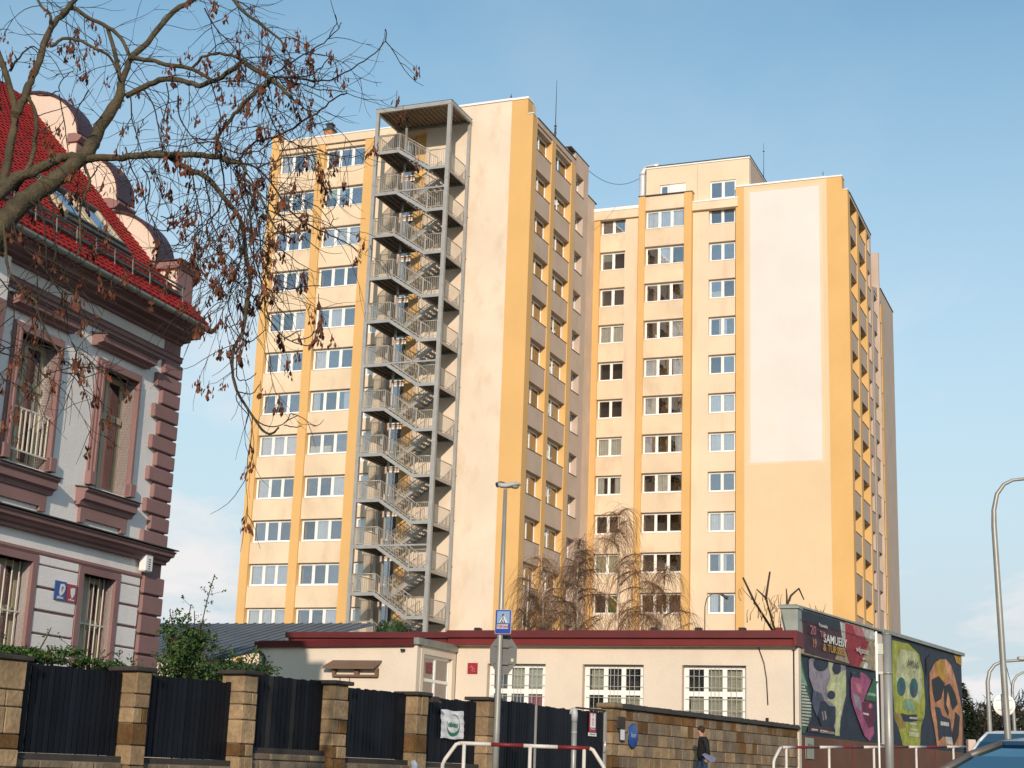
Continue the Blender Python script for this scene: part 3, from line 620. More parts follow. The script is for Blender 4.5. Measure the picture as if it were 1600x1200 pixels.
# skylights
def skylight(y0, y1, s0, s1):
    b = MB(); w_ = 0.09
    def sl_(ya, yb, sa, sb, o0, o1, mi=0): b.hexa([rp(sa, ya, o0), rp(sa, yb, o0), rp(sb, yb, o0), rp(sb, ya, o0), rp(sa, ya, o1), rp(sa, yb, o1), rp(sb, yb, o1), rp(sb, ya, o1)], mi)
    sl_(y0, y1, s0, s0+w_, 0.05, 0.17, 1); sl_(y0, y1, s1-w_, s1, 0.05, 0.17, 1); sl_(y0, y0+w_, s0+w_, s1-w_, 0.05, 0.16); sl_(y1-w_, y1, s0+w_, s1-w_, 0.05, 0.16)
    sl_(y0-0.12, y1+0.12, s0-0.16, s0, 0.05, 0.13, 1)
    o = obj('skylight', b, [m_beige, m_slate], villa)
    b = MB(); b.face([rp(s0+w_, y0+w_, 0.12), rp(s0+w_, y1-w_, 0.12), rp(s1-w_, y1-w_, 0.12), rp(s1-w_, y0+w_, 0.12)]); obj('pane', b, m_sky_pane, o)
m_sky_pane = glass('skylight glass', 0.55, (0.2, 0.25, 0.3))
skylight(-3.1, -2.15, 1.35, 2.5); skylight(-4.12, -3.17, 1.35, 2.5)
# curved gable parapet; outline in (x, z), thick along y
def arc(cx, cz, rx, rz, a0, a1, n=12): return [(cx+rx*cos(radians(a0+(a1-a0)*i/n)), cz+rz*sin(radians(a0+(a1-a0)*i/n))) for i in range(n+1)]
s1_ = [(0.22, 8.7), (0.22, 9.90)]
a1_ = arc(-1.62, 10.08, 1.31, 1.22, 0, 88)
a2_ = arc(-2.64, 11.62, 1.18, 1.14, 0, 86)
a3_ = arc(-3.97, 13.12, 1.34, 1.20, 6, 172, 18)
outline = s1_+[(-0.31, 9.95)]+a1_+[(-1.60, 11.31), (-1.50, 11.58)]+a2_+[(-2.66, 12.78), (-2.66, 13.2)]+a3_[:]+[(-5.3, 12.6), (-5.3, 8.8)]
b = MB(); b.prism(outline, -0.60, -0.08, 'y'); obj('gable_wall', b, m_gable, villa)
def coping(pts, wd=0.62, th=0.05, over=0.03):
    b = MB()
    for p, q in zip(pts[:-1], pts[1:]):
        p2, q2 = Vector((p[0], 0, p[1])), Vector((q[0], 0, q[1])); d = (q2-p2).normalized(); nn = Vector((-d.z, 0, d.x))
        if nn.dot(p2-Vector((-4, 0, 9))) < 0: nn = -nn
        c = []
        for base in (p2-d*0.01, q2+d*0.01):
            c.append(base)
        b.hexa([Vector((c[0].x, -0.66, c[0].z)), Vector((c[1].x, -0.66, c[1].z)), Vector((c[1].x, -0.02, c[1].z)), Vector((c[0].x, -0.02, c[0].z)),
                Vector((c[0].x, -0.66, c[0].z))+nn*th, Vector((c[1].x, -0.66, c[1].z))+nn*th, Vector((c[1].x, -0.02, c[1].z))+nn*th, Vector((c[0].x, -0.02, c[0].z))+nn*th])
    obj('gable_coping', b, m_capp, villa)
coping(a1_); coping(a2_); coping(a3_)
# pedestals with their caps
vb('pedestal', -0.44, 0.22, -0.66, -0.10, 8.72, 9.90, m_gable); vb('pedestal_side', 0.221, 0.26, -0.69, -0.08, 8.72, 9.88, m_mauve); vb('pedestal_foot', 0.18, 0.40, -0.72, -0.04, 8.72, 9.02, m_mauve)
b = MB(); b.prism([(-0.50, 9.90), (0.28, 9.90), (0.34, 9.98), (0.34, 10.03), (-0.50, 10.05)], -0.76, -0.02, 'y'); obj('pedestal_cap', b, m_mauve, villa)
b = MB(); b.box(-0.52, 0.37, -0.79, 0.01, 10.052, 10.08); obj('cap_flashing', b, m_capp, villa)
vb('pedestal', -1.70, -1.49, -0.64, -0.1, 11.2, 11.38, m_gable); vb('pedestal_side', -1.489, -1.46, -0.64, -0.1, 11.2, 11.38, m_mauve)
b = MB(); b.prism([(-1.74, 11.38), (-1.44, 11.38), (-1.34, 11.48), (-1.34, 11.52), (-1.6, 11.62), (-1.74, 11.62)], -0.70, -0.04, 'y'); obj('pedestal_cap', b, m_mauve, villa)
vb('pedestal', -2.80, -2.63, -0.64, -0.1, 12.7, 13.02, m_gable); vb('pedestal_side', -2.629, -2.6, -0.64, -0.1, 12.7, 13.02, m_mauve)
b = MB(); b.prism([(-2.84, 13.02), (-2.56, 13.02), (-2.48, 13.11), (-2.48, 13.15), (-2.66, 13.22), (-2.84, 13.22)], -0.70, -0.04, 'y'); obj('pedestal_cap', b, m_mauve, villa)
# upper windows with moulded surrounds, hoods and sills
def upper_window(y0, y1, z0, z1, railing=False):
    w = y1-y0
    fr = MB(); x = -0.24; t = 0.07
    fr.box(x-0.06, x, y0, y1, z0, z0+t); fr.box(x-0.06, x, y0, y1, z1-t, z1); fr.box(x-0.06, x, y0, y0+t, z0+t, z1-t); fr.box(x-0.06, x, y1-t, y1, z0+t, z1-t)
    yc = y0+w*0.5; zt = z0+(z1-z0)*0.64
    fr.box(x-0.055, x+0.015, yc-0.06, yc+0.06, z0+t, zt-0.06); fr.box(x-0.055, x+0.012, yc-0.05, yc+0.05, zt+0.06, z1-t); fr.box(x-0.055, x+0.05, y0+t, y1-t, zt-0.06, zt+0.06)
    o = obj('window', fr, m_beige, villa)
    for (ya, yb) in ((y0+t, yc-0.05), (yc+0.05, y1-t)):
        for (za, zb) in ((z0+t, zt-0.06), (zt+0.06, z1-t)):
            b = MB(); s_ = 0.035
            b.box(x-0.045, x-0.01, ya, yb, za, za+s_); b.box(x-0.045, x-0.01, ya, yb, zb-s_, zb); b.box(x-0.045, x-0.01, ya, ya+s_, za+s_, zb-s_); b.box(x-0.045, x-0.01, yb-s_, yb, za+s_, zb-s_); obj('sash', b, m_beige, o)
            b = MB(); b.box(x-0.032, x-0.026, ya+s_, yb-s_, za+s_, zb-s_); obj('pane', b, m_vglass, o)
    b = MB(); b.box(x-0.25, x-0.2, y1-w*0.32, y1-0.02, z0+0.05, z1-0.05); obj('curtain', b, m_drape, o)
    return o
def surround(y0, y1, z0, z1, sw=0.17):
    b = MB()
    for (a, p) in ((0.0, 0.04), (0.055, 0.075), (0.115, 0.11)):       # stepped architrave
        e_ = sw-a; i_ = sw-a-0.055 if a < 0.115 else 0.0
        b.box(0.0, p, y0-e_, y0-i_, z0, z1+e_); b.box(0.0, p, y1+i_, y1+e_, z0, z1+e_); b.box(0.0, p, y0-i_, y1+i_, z1+i_, z1+e_)
    b.box(-0.24, 0.0, y0-0.002, y0+0.0, z0, z1)
    obj('window_surround', b, m_mauve, villa)
    b = MB(); b.box(-0.25, 0.001, y1, y1+0.012, z0, z1); b.box(-0.25, 0.001, y0-0.012, y0, z0, z1); b.box(-0.25, 0.001, y0, y1, z1, z1+0.012); obj('window_reveal', b, m_mauve, villa)
for (y0, y1, rail) in ((-5.26, -4.10, True), (-2.66, -1.48, False)):
    z0, z1 = 4.98, 7.28
    upper_window(y0, y1, z0, z1); surround(y0, y1, z0, z1)
    for ya in (y0-0.19, y1+0.0): b = MB(); b.box(0, 0.13, ya, ya+0.19, z0, z0+0.26); obj('surround_foot', b, m_mauve, villa, bevel=0.01)
    b = MB(); b.prism([(0, 7.62), (0.12, 7.62), (0.14, 7.66), (0.26, 7.69), (0.28, 7.79), (0.33, 7.81), (0.33, 7.83), (0, 7.845)], y0-0.40, y1+0.30, 'y'); obj('hood', b, m_mauve, villa)
    b = MB(); b.prism([(0, 7.847), (0.36, 7.832), (0.36, 7.845), (0, 7.885)], y0-0.44, y1+0.34, 'y'); obj('hood_flashing', b, m_slate, villa)
    b = MB(); b.prism([(0, 4.56), (0.10, 4.56), (0.13, 4.63), (0.20, 4.67), (0.21, 4.79), (0.26, 4.83), (0.26, 4.86), (0, 4.89)], y0-0.42, y1+0.18, 'y'); obj('sill_moulding', b, m_mauve, villa)
    b = MB(); b.prism([(-0.2, 4.97), (0.29, 4.866), (0.29, 4.88), (-0.2, 4.985)], y0-0.001, y1+0.001, 'y'); b.prism([(0, 4.896), (0.29, 4.866), (0.29, 4.88), (0, 4.92)], y0-0.46, y1+0.21, 'y'); obj('sill_flashing', b, m_slate, villa)
    b = MB(); b.box(0, 0.07, y0-0.30, y1+0.08, 4.33, 4.56); b.box(0, 0.07, y0-0.30, y0-0.12, 4.25, 4.33); b.box(0, 0.07, y1-0.1, y1+0.08, 4.25, 4.33); obj('apron', b, m_mauve, villa)
b = MB(); b.bar((0.02, -5.26, 5.95), (0.02, -4.08, 5.95), 0.02, 0.03); b.bar((0.02, -5.26, 5.2), (0.02, -4.10, 5.2), 0.02, 0.03)
for i in range(9): b.bar((0.02, -5.2+0.13*i, 5.2), (0.02, -5.2+0.13*i, 5.95), 0.022, 0.022)
obj('window_railing', b, m_whitebar, villa)
for (y0, y1) in ((-5.45, -4.20), (-2.64, -1.58)):
    z0, z1 = 0.9, 3.34
    upper_window(y0, y1, z0, z1)
    b = MB(); sw = 0.15
    b.box(0, 0.07, y0-sw, y0, z0, z1+0.13); b.box(0, 0.07, y1, y1+sw, z0, z1+0.13); b.box(0, 0.07, y0, y1, z1, z1+0.13); b.box(-0.25, -0.0, y1, y1+0.012, z0, z1); b.box(-0.25, 0.0, y0-0.012, y0, z0, z1); b.box(-0.25, 0, y0, y1, z1, z1+0.012)
    obj('window_surround', b, m_mauve, villa)
    b = MB()
    for i in range(6): y = y0+0.12+(y1-y0-0.24)*i/5; b.tube([(-0.12, y, z0), (-0.12, y, z1)], 0.014, 5)
    b.bar((-0.12, y0, 2.45), (-0.12, y1, 2.45), 0.02, 0.03); obj('window_bars', b, m_whitebar, villa)
vb('bay_pilaster', 0.0, 0.22, -6.6, -5.95, -1, 8.4, m_stucco); vb('bay_pilaster_band', 0.0, 0.26, -6.55, -6.0, 5.2, 7.6, m_mauve)
# things fixed to the wall
def plaque(name, label, c, y0, y1, z0, z1, body, small):
    t = thing(name, label, 'sign', HW(0.07, (y0+y1)/2, (z0+z1)/2), -H_AZ)
    w, h = (y1-y0)/2, (z1-z0)/2
    b = MB(); b.box(-0.012, 0.012, -w, w, -h, h); obj('plate', b, c, t)
    R = (pi/2, 0, pi/2)
    return t, w, h
m_blue = mat('enamel blue', (0.015, 0.07, 0.26), 0.35, 0.05, 3, spec=0.5); m_redp = mat('enamel red', (0.30, 0.02, 0.035), 0.35, 0.05, 3, spec=0.5); m_white = mat('white lettering', (0.7, 0.71, 0.73), 0.6, 0.03, 3)
t, w, h = plaque('wall_plaque', 'small blue square plaque with white P emblem beside barred villa window', m_blue, -3.50, -3.17, 2.76, 3.10, '', '')
b = MB(); b.prism([(-0.02, 0.12), (-0.04, -0.05), (0.0, -0.09), (0.05, -0.07), (0.10, -0.02), (0.13, 0.04), (0.12, 0.10), (0.08, 0.13)], 0.013, 0.017, 'x'); obj('emblem', b, m_white, t)
obj('lettering', text_mesh('P', 0.13, m_blue, 0.002), None, t, (0.019, 0.04, 0.03), (pi/2, 0, pi/2)); obj('lettering', text_mesh('pilates', 0.075, m_white, 0.002), None, t, (0.015, 0.0, -0.12), (pi/2, 0, pi/2))
t, w, h = plaque('wall_plaque', 'small dark red plaque with white crest, right of the blue one', m_redp, -3.14, -2.84, 2.76, 3.08, '', '')
b = MB(); b.prism([(-0.05, 0.09), (-0.03, 0.09), (-0.03, 0.06), (0.0, 0.10), (0.09, 0.10), (0.09, 0.0), (0.05, -0.06), (0.01, -0.09), (-0.03, -0.02)], 0.013, 0.017, 'x'); obj('emblem', b, m_white, t)
obj('lettering', text_mesh('v Praze', 0.06, m_white, 0.002), None, t, (0.015, 0.0, -0.12), (pi/2, 0, pi/2))
t = thing('alarm_box', 'white rounded alarm box mounted by the villa corner quoins', 'alarm', HW(0.12, -0.72, 3.78), -H_AZ)
b = MB(); b.box(-0.06, 0.10, -0.14, 0.14, -0.17, 0.17); obj('casing', b, m_metal_white, t, bevel=0.025)
b = MB()
for i in range(5): b.box(0.1005, 0.104, -0.03, 0.04, -0.12+0.045*i, -0.10+0.045*i)
obj('louvre', b, m_slate, t)
POSTER = [
(0,'plum',[(30.771,5.498),(34.893,5.456),(36.202,4.016),(31.016,4.096),(30.8,4.483)]),
(0,'beige',[(30.372,5.313),(30.766,5.293),(31.017,4.116),(30.398,4.126)]),
(0,'navy',[(30.404,5.479),(34.507,5.461),(34.62,5.125),(30.819,5.176),(30.4,5.316)]),
(0,'red',[(34.892,5.434),(36.621,5.436),(37.274,4.834),(36.269,4.021),(35.343,4.039),(34.858,4.736)]),
(0,'rose',[(35.678,5.423),(36.689,5.42),(36.944,5.097),(35.994,5.1)]),
(0,'pale',[(36.689,5.42),(38.085,5.405),(38.098,5.064),(37.012,5.081)]),
(0,'pale',[(34.378,5.416),(34.891,5.412),(34.92,4.676),(34.659,4.611)]),
(0,'beige',[(34.786,4.578),(35.279,4.077),(33.815,4.114),(34.21,4.529)]),
(0,'beige',[(37.487,4.898),(38.087,4.904),(37.922,4.009),(36.338,4.048)]),
(0,'white',[(36.893,4.245),(37.237,4.227),(37.086,4.015),(36.676,4.029)]),
(0,'red',[(37.008,5.013),(37.424,5.005),(37.063,4.771),(36.652,4.781)]),
(1,'green',[(30.285,4.076),(30.789,4.057),(31.056,3.493),(31.549,2.759),(31.642,2.08),(31.057,1.586),(30.279,1.595)]),
(1,'mint',[(30.396,4.045),(30.675,4.028),(30.941,3.445),(31.329,3.068),(30.65,3.104)]),
(1,'pale',[(30.652,3.144),(30.989,3.141),(30.988,3.086),(30.65,3.092)]),
(1,'pale',[(30.694,3.047),(31.094,3.047),(31.093,2.993),(30.692,2.995)]),
(1,'pale',[(30.736,2.95),(31.199,2.953),(31.198,2.899),(30.735,2.898)]),
(1,'pale',[(30.778,2.853),(31.305,2.859),(31.303,2.805),(30.777,2.801)]),
(1,'pale',[(30.775,2.753),(31.411,2.765),(31.409,2.711),(30.774,2.702)]),
(1,'pale',[(30.773,2.654),(31.517,2.671),(31.515,2.616),(30.771,2.602)]),
(1,'pale',[(30.77,2.554),(31.623,2.576),(31.622,2.521),(30.769,2.502)]),
(1,'pale',[(30.767,2.455),(31.62,2.475),(31.618,2.42),(30.766,2.403)]),
(1,'pale',[(30.765,2.355),(31.617,2.374),(31.615,2.32),(30.763,2.304)]),
(1,'pale',[(30.762,2.256),(31.614,2.273),(31.612,2.219),(30.76,2.204)]),
(1,'pale',[(30.759,2.157),(31.61,2.173),(31.609,2.118),(30.758,2.105)]),
(1,'pale',[(30.756,2.058),(31.378,2.061),(31.376,2.007),(30.755,2.006)]),
(1,'pale',[(30.754,1.959),(31.375,1.961),(31.373,1.907),(30.752,1.907)]),
(1,'pale',[(30.751,1.86),(31.372,1.862),(31.37,1.808),(30.75,1.809)]),
(1,'lilac',[(31.411,3.884),(31.823,4.08),(33.013,4.051),(34.889,4.048),(34.992,3.518),(34.833,2.91),(34.486,2.299),(34.161,2.074),(33.715,1.805),(33.487,2.209),(33.01,2.433),(32.536,2.571),(31.901,2.902),(31.452,3.359)]),
(1,'grey_blue',[(31.787,2.976),(32.608,2.904),(33.01,2.433),(32.523,2.203),(32.108,2.143),(31.656,2.523)]),
(1,'lime_pale',[(33.194,4.002),(33.623,3.972),(33.792,3.584),(34.944,3.858),(34.935,3.022),(34.359,2.293),(34.202,1.617),(33.768,1.621),(33.933,2.543),(33.143,2.729),(33.037,3.116),(33.418,3.495)]),
(1,'navy',[(33.252,3.923),(33.175,3.808),(32.968,3.706),(32.676,3.636),(32.356,3.613),(32.073,3.64),(31.88,3.712),(31.814,3.813),(31.887,3.926),(32.086,4.027),(32.374,4.098),(32.694,4.124),(32.984,4.098),(33.183,4.027)]),
(1,'navy',[(34.465,3.866),(34.416,3.77),(34.289,3.687),(34.11,3.633),(33.915,3.619),(33.741,3.648),(33.624,3.712),(33.585,3.801),(33.632,3.896),(33.756,3.979),(33.933,4.033),(34.129,4.048),(34.305,4.021),(34.425,3.955)]),
(1,'navy',[(33.857,2.937),(33.814,2.871),(33.7,2.813),(33.538,2.776),(33.36,2.766),(33.202,2.784),(33.095,2.829),(33.058,2.889),(33.1,2.955),(33.212,3.012),(33.372,3.05),(33.55,3.061),(33.71,3.043),(33.82,2.998)]),
(1,'navy',[(32.421,2.647),(32.84,2.691),(33.257,2.549),(33.809,2.558),(33.852,2.122),(33.531,1.797),(32.567,1.798),(32.168,2.186)]),
(1,'lilac',[(32.527,2.326),(32.647,2.352),(32.757,2.092),(32.636,2.045)]),
(1,'lilac',[(32.767,2.358),(32.887,2.365),(32.999,2.144),(32.875,2.056)]),
(1,'plum',[(31.292,1.864),(33.533,1.859),(33.585,1.635),(31.229,1.643)]),
(1,'pale',[(31.574,1.756),(32.153,1.751),(32.151,1.7),(31.572,1.696)]),
(1,'pale',[(32.388,1.75),(33.043,1.736),(33.041,1.706),(32.387,1.71)]),
(1,'pink',[(35.382,3.544),(35.726,3.828),(36.188,3.774),(36.532,3.886),(37.073,3.814),(37.548,3.647),(36.747,2.934),(36.801,2.696),(37.667,2.233),(37.782,1.863),(37.278,1.559),(36.742,1.713),(36.229,2.125),(35.662,2.635),(35.416,2.944)]),
(1,'navy',[(35.462,3.809),(36.459,3.793),(36.383,3.656),(35.519,3.662)]),
(1,'rose',[(35.773,3.484),(36.438,3.441),(36.555,3.119),(36.023,3.196)]),
(1,'lilac',[(35.491,3.12),(36.345,2.998),(36.453,2.525),(35.861,2.667)]),
(1,'wine',[(36.47,2.831),(36.952,2.945),(37.641,2.918),(37.896,2.532),(37.799,2.128),(37.167,1.991),(36.645,2.361)]),
(1,'rose',[(37.632,2.784),(37.609,2.745),(37.549,2.711),(37.464,2.689),(37.371,2.684),(37.289,2.697),(37.233,2.725),(37.215,2.762),(37.238,2.801),(37.298,2.835),(37.382,2.857),(37.475,2.862),(37.558,2.85),(37.614,2.822)]),
(1,'pale',[(36.586,2.51),(37.199,2.497),(37.195,2.431),(36.583,2.445)]),
(1,'green',[(37.835,3.755),(36.816,2.96),(37.922,2.934),(38.116,3.73)]),
(1,'mint',[(37.175,3.223),(38.012,3.229),(38.006,3.139),(37.031,3.126)]),
(2,'lime',[(40.135,5.314),(42.162,5.349),(43.441,5.067),(43.959,4.371),(44.096,3.205),(43.969,2.761),(43.427,2.302),(43.273,1.556),(41.128,1.51),(40.785,2.005),(40.225,2.579),(40.085,3.678)]),
(2,'lime_pale',[(41.191,5.074),(43.113,5.089),(43.711,4.402),(43.807,3.676),(43.261,3.159),(42.302,3.297),(41.507,3.251),(40.483,3.937),(40.693,4.655)]),
(2,'olive',[(40.085,2.709),(41.533,2.642),(41.572,2.177),(40.718,2.118),(40.214,2.44)]),
(2,'teal',[(41.664,3.709),(41.596,3.551),(41.432,3.418),(41.207,3.337),(40.965,3.322),(40.754,3.377),(40.615,3.49),(40.574,3.64),(40.639,3.796),(40.799,3.928),(41.022,4.012),(41.265,4.028),(41.479,3.975),(41.622,3.861)]),
(2,'teal',[(43.195,3.759),(43.126,3.592),(42.966,3.453),(42.746,3.368),(42.512,3.354),(42.308,3.414),(42.174,3.534),(42.137,3.692),(42.203,3.856),(42.36,3.996),(42.577,4.083),(42.813,4.099),(43.02,4.04),(43.157,3.919)]),
(2,'grey_blue',[(41.46,3.625),(41.424,3.562),(41.333,3.507),(41.205,3.472),(41.067,3.464),(40.945,3.483),(40.863,3.527),(40.837,3.586),(40.873,3.649),(40.963,3.704),(41.09,3.739),(41.228,3.748),(41.352,3.729),(41.434,3.685)]),
(2,'grey_blue',[(42.978,3.625),(42.938,3.549),(42.842,3.485),(42.708,3.444),(42.564,3.436),(42.437,3.461),(42.353,3.514),(42.327,3.585),(42.366,3.659),(42.461,3.724),(42.594,3.765),(42.738,3.774),(42.866,3.749),(42.952,3.696)]),
(2,'mint',[(41.503,3.204),(42.297,3.249),(42.756,2.988),(42.5,2.832),(41.475,2.874),(41.256,3.049)]),
(2,'navy',[(40.919,2.705),(41.771,2.677),(42.897,2.757),(43.038,2.524),(42.225,2.44),(41.281,2.42)]),
(2,'pale',[(42.003,2.618),(42.968,2.641),(42.961,2.569),(41.997,2.547)]),
(2,'pale',[(41.984,2.405),(42.948,2.425),(42.941,2.353),(41.978,2.335)]),
(2,'pale',[(41.966,2.193),(42.928,2.21),(42.921,2.138),(41.959,2.122)]),
(2,'pale',[(41.947,1.981),(42.908,1.995),(42.901,1.924),(41.941,1.911)]),
(2,'lime_pale',[(41.876,2.072),(43.159,2.076),(43.144,1.909),(41.862,1.908)]),
(2,'orange',[(44.728,4.425),(45.377,4.848),(46.198,5.088),(47.11,5.16),(47.825,4.956),(48.419,4.427),(48.903,3.729),(49.224,3.225),(49.078,1.693),(45.469,1.603),(45.195,2.28),(44.753,2.996),(44.657,3.728)]),
(2,'gold',[(45.562,4.937),(46.737,5.079),(46.959,4.635),(47.01,4.281),(46.109,4.271),(45.607,4.538)]),
(2,'peach',[(46.923,5.119),(47.731,4.949),(47.945,4.395),(47.218,4.5)]),
(2,'gold',[(48.255,5.42),(49.405,5.433),(49.359,5.072),(48.597,5.119)]),
(2,'black',[(44.962,4.193),(45.947,4.411),(46.815,4.166),(46.205,3.522),(45.392,3.326),(45.079,3.655)]),
(2,'black',[(46.622,4.052),(47.553,4.214),(48.254,3.846),(48.583,3.451),(47.798,3.152),(47.462,3.441),(47.121,2.864),(46.615,3.192)]),
(2,'navy',[(45.288,3.171),(45.988,3.159),(46.312,2.875),(47.385,2.775),(47.596,2.227),(47.09,1.805),(46.401,2.08),(45.671,1.855),(45.57,2.542)]),
(2,'peach',[(47.147,3.881),(47.468,3.492),(47.236,3.072),(46.905,3.359)]),
(2,'pale',[(46.019,2.637),(47.186,2.64),(47.169,2.487),(46.003,2.487)]),
(2,'pale',[(46.578,2.062),(47.578,2.074),(47.634,1.773),(46.727,1.793)]),
(2,'black',[(48.167,3.12),(48.806,2.945),(48.519,2.161),(47.813,1.728),(47.492,2.122),(47.923,2.647)]),
(2,'black',[(44.267,4.936),(45.071,5.25),(44.561,4.463),(44.279,4.196)])]
# ------------------------------------------------------------------ ground, street
def gmesh(us, vs, dz, m, name, S=True):
    b = MB()
    for ua, ub in zip(us[:-1], us[1:]):
        for va, vb_ in zip(vs[:-1], vs[1:]):
            q = [SW(ua, va, 0), SW(ub, va, 0), SW(ub, vb_, 0), SW(ua, vb_, 0)]
            b.face([(p.x, p.y, ground_z(p.y)+dz) for p in q])
    return struct(name, b, m)
m_asph = mat('asphalt', (0.05, 0.05, 0.052), 0.95, 0.15, 1.0, bump=0.4, bscale=60)
m_pave = mat('grey paving', (0.22, 0.21, 0.20), 0.95, 0.1, 2.0, bump=0.3)
m_soil = mat('dry grass and soil', (0.10, 0.10, 0.05), 0.98, 0.3, 0.6, bump=0.5)
b = MB(); ys = [-400, -60, -20, 0, 5, 10, 15, 20, 25, 30, 35, 40, 60, 100, 200, 500, 1500]; xs = [-1500, -400, -100, -40, -20, 0, 20, 40, 100, 400, 1500]
for xa, xb in zip(xs[:-1], xs[1:]):
    for ya, yb in zip(ys[:-1], ys[1:]): b.face([(xa, ya, ground_z(ya)-0.30), (xb, ya, ground_z(ya)-0.30), (xb, yb, ground_z(yb)-0.30), (xa, yb, ground_z(yb)-0.30)])
struct('ground', b, m_soil)
vs_ = [-60, -30]+[-20+2.5*i for i in range(33)]+[80, 120, 200]
gmesh([0.2, 3.4], vs_, -0.0, m_pave, 'pavement'); gmesh([3.62, 9, 14, 22], vs_, -0.14, m_asph, 'road')
b = MB()
for va, vb_ in zip(vs_[:-1], vs_[1:]):
    p, q = SW(3.51, va, 0), SW(3.51, vb_, 0); b.bar((p.x, p.y, ground_z(p.y)-0.10), (q.x, q.y, ground_z(q.y)-0.10), 0.2, 0.22)
struct('kerb', b, mat('granite kerb', (0.3, 0.29, 0.28), 0.9, 0.15, 3))
# ------------------------------------------------------------------ garden fence (street frame: x = towards the road, y = along it)
m_stone = mat('sandstone', (0.27, 0.19, 0.11), 0.95, 0.25, 2.2, bump=0.9, bscale=14, stain=0.55, stain_col=(0.16, 0.10, 0.05), rnd=0.28, fine=0.15)
m_stone2 = mat('weathered sandstone', (0.19, 0.145, 0.10), 0.95, 0.25, 2.0, bump=1.0, bscale=12, stain=0.5, stain_col=(0.12, 0.09, 0.06), rnd=0.22, fine=0.15)
m_stoned = mat('ochre brown stone', (0.14, 0.075, 0.028), 0.95, 0.3, 3, bump=0.8, bscale=16, stain=0.4, stain_col=(0.10, 0.06, 0.03), rnd=0.2, fine=0.15)
m_mortar = mat('mortar', (0.16, 0.13, 0.10), 0.98, 0.15, 3)
m_board = mat('anthracite painted board', (0.006, 0.008, 0.013), 0.5, 0.25, 1.6, bump=0.15, bscale=30, spec=0.18, rnd=0.35)
m_board2 = mat('weathered grey brown board', (0.022, 0.021, 0.018), 0.6, 0.2, 2)
m_capst = mat('dark coping slab', (0.045, 0.04, 0.037), 0.8, 0.2, 3, bump=0.5)
fence = thing('garden_fence', 'dark board fence between sandstone pillars in front of the villa', 'fence', S_O, -S_AZ)
srnd = random.Random(21)
def stone_pillar(y0, y1, zt, cap_z=None):
    x0, x1 = -0.22, 0.26; zb = -1.3
    b = MB(); b.box(x0+0.03, x1-0.03, y0+0.03, y1-0.03, zb, zt); p = obj('pillar', b, m_mortar, fence)
    z = -0.95 if y0 < 5 else -0.8
    while z < zt-0.05:
        h = srnd.uniform(0.20, 0.42); h = min(h, zt-z)
        if zt-(z+h) < 0.12: h = zt-z
        cut = y0+(y1-y0)*srnd.uniform(0.35, 0.65) if srnd.random() < 0.45 else None
        segs = [(y0, y1)] if cut is None else [(y0, cut), (cut, y1)]
        for (a, c) in segs:
            b = MB(); j = srnd.uniform(0, 0.03); b.box(x0-0.01, x1+j, a+0.008, c-0.008, z+0.008, z+h-0.008)
            obj('stone', b, m_stoned if srnd.random() < 0.22 else m_stone, p, bevel=0.012)
        z += h
    b = MB(); b.box(x0-0.06, x1+0.07, y0-0.08, y1+0.08, zt+0.001, zt+0.075); obj('pillar_cap', b, m_capst, p, bevel=0.015)
for (a, c, zt) in ((-1.85, -1.03, 1.34), (1.18, 1.52, 1.36), (3.74, 4.12, 1.49), (6.29, 6.72, 1.49), (8.98, 9.36, 1.45), (11.60, 12.06, 1.50)): stone_pillar(a, c, zt)
bd = {}
def board(w, h):
    k = (round(w, 3), round(h, 2))
    if k not in bd:
        b = MB(); b.prism([(-0.012, 0), (0.014, 0.004), (0.018, 0.02), (0.018, w-0.02), (0.014, w-0.004), (-0.012, w)], 0, h, 'z'); bd[k] = b.mesh('board', m_board)
    return bd[k]
def board_panel(parent, y0, y1, z0, z1, n, light=(), zfun=None):
    b = MB(); b.box(-0.08, -0.045, y0, y1, z0+0.12, z0+0.2); b.box(-0.08, -0.045, y0, y1, z1-0.25, z1-0.17); p = obj('panel', b, m_board, parent)
    w = (y1-y0)/n
    for i in range(n):
        hh = z1-z0-0.02+srnd.uniform(-0.012, 0.012)
        o = obj('board', board(w-0.014, round(hh, 2)), None, p, (0.0-0.02+srnd.uniform(-0.004, 0.004), y0+i*w+0.007, z0))
        if i in light:
            me = o.data.copy(); me.materials[0] = m_board2; o.data = me
    return p
board_panel(fence, -1.03, 1.16, 0.06, 1.36, 19); board_panel(fence, 1.60, 3.74, 0.06, 1.37, 18); board_panel(fence, 4.22, 6.29, 0.29, 1.56, 16, light=(4, 9)); board_panel(fence, 6.82, 8.98, 0.20, 1.50, 17, light=(2,)); board_panel(fence, 9.46, 11.60, 0.18, 1.485, 18)
b = MB()
for (a, c, z) in ((-1.03, 1.2, 0.02), (1.5, 3.78, 0.02), (4.1, 6.33, 0.26), (6.70, 9.02, 0.16), (9.34, 11.64, 0.14)): b.box(-0.16, 0.10, a, c, z-0.06, z+0.035)
obj('base_rail', b, m_capst, fence)
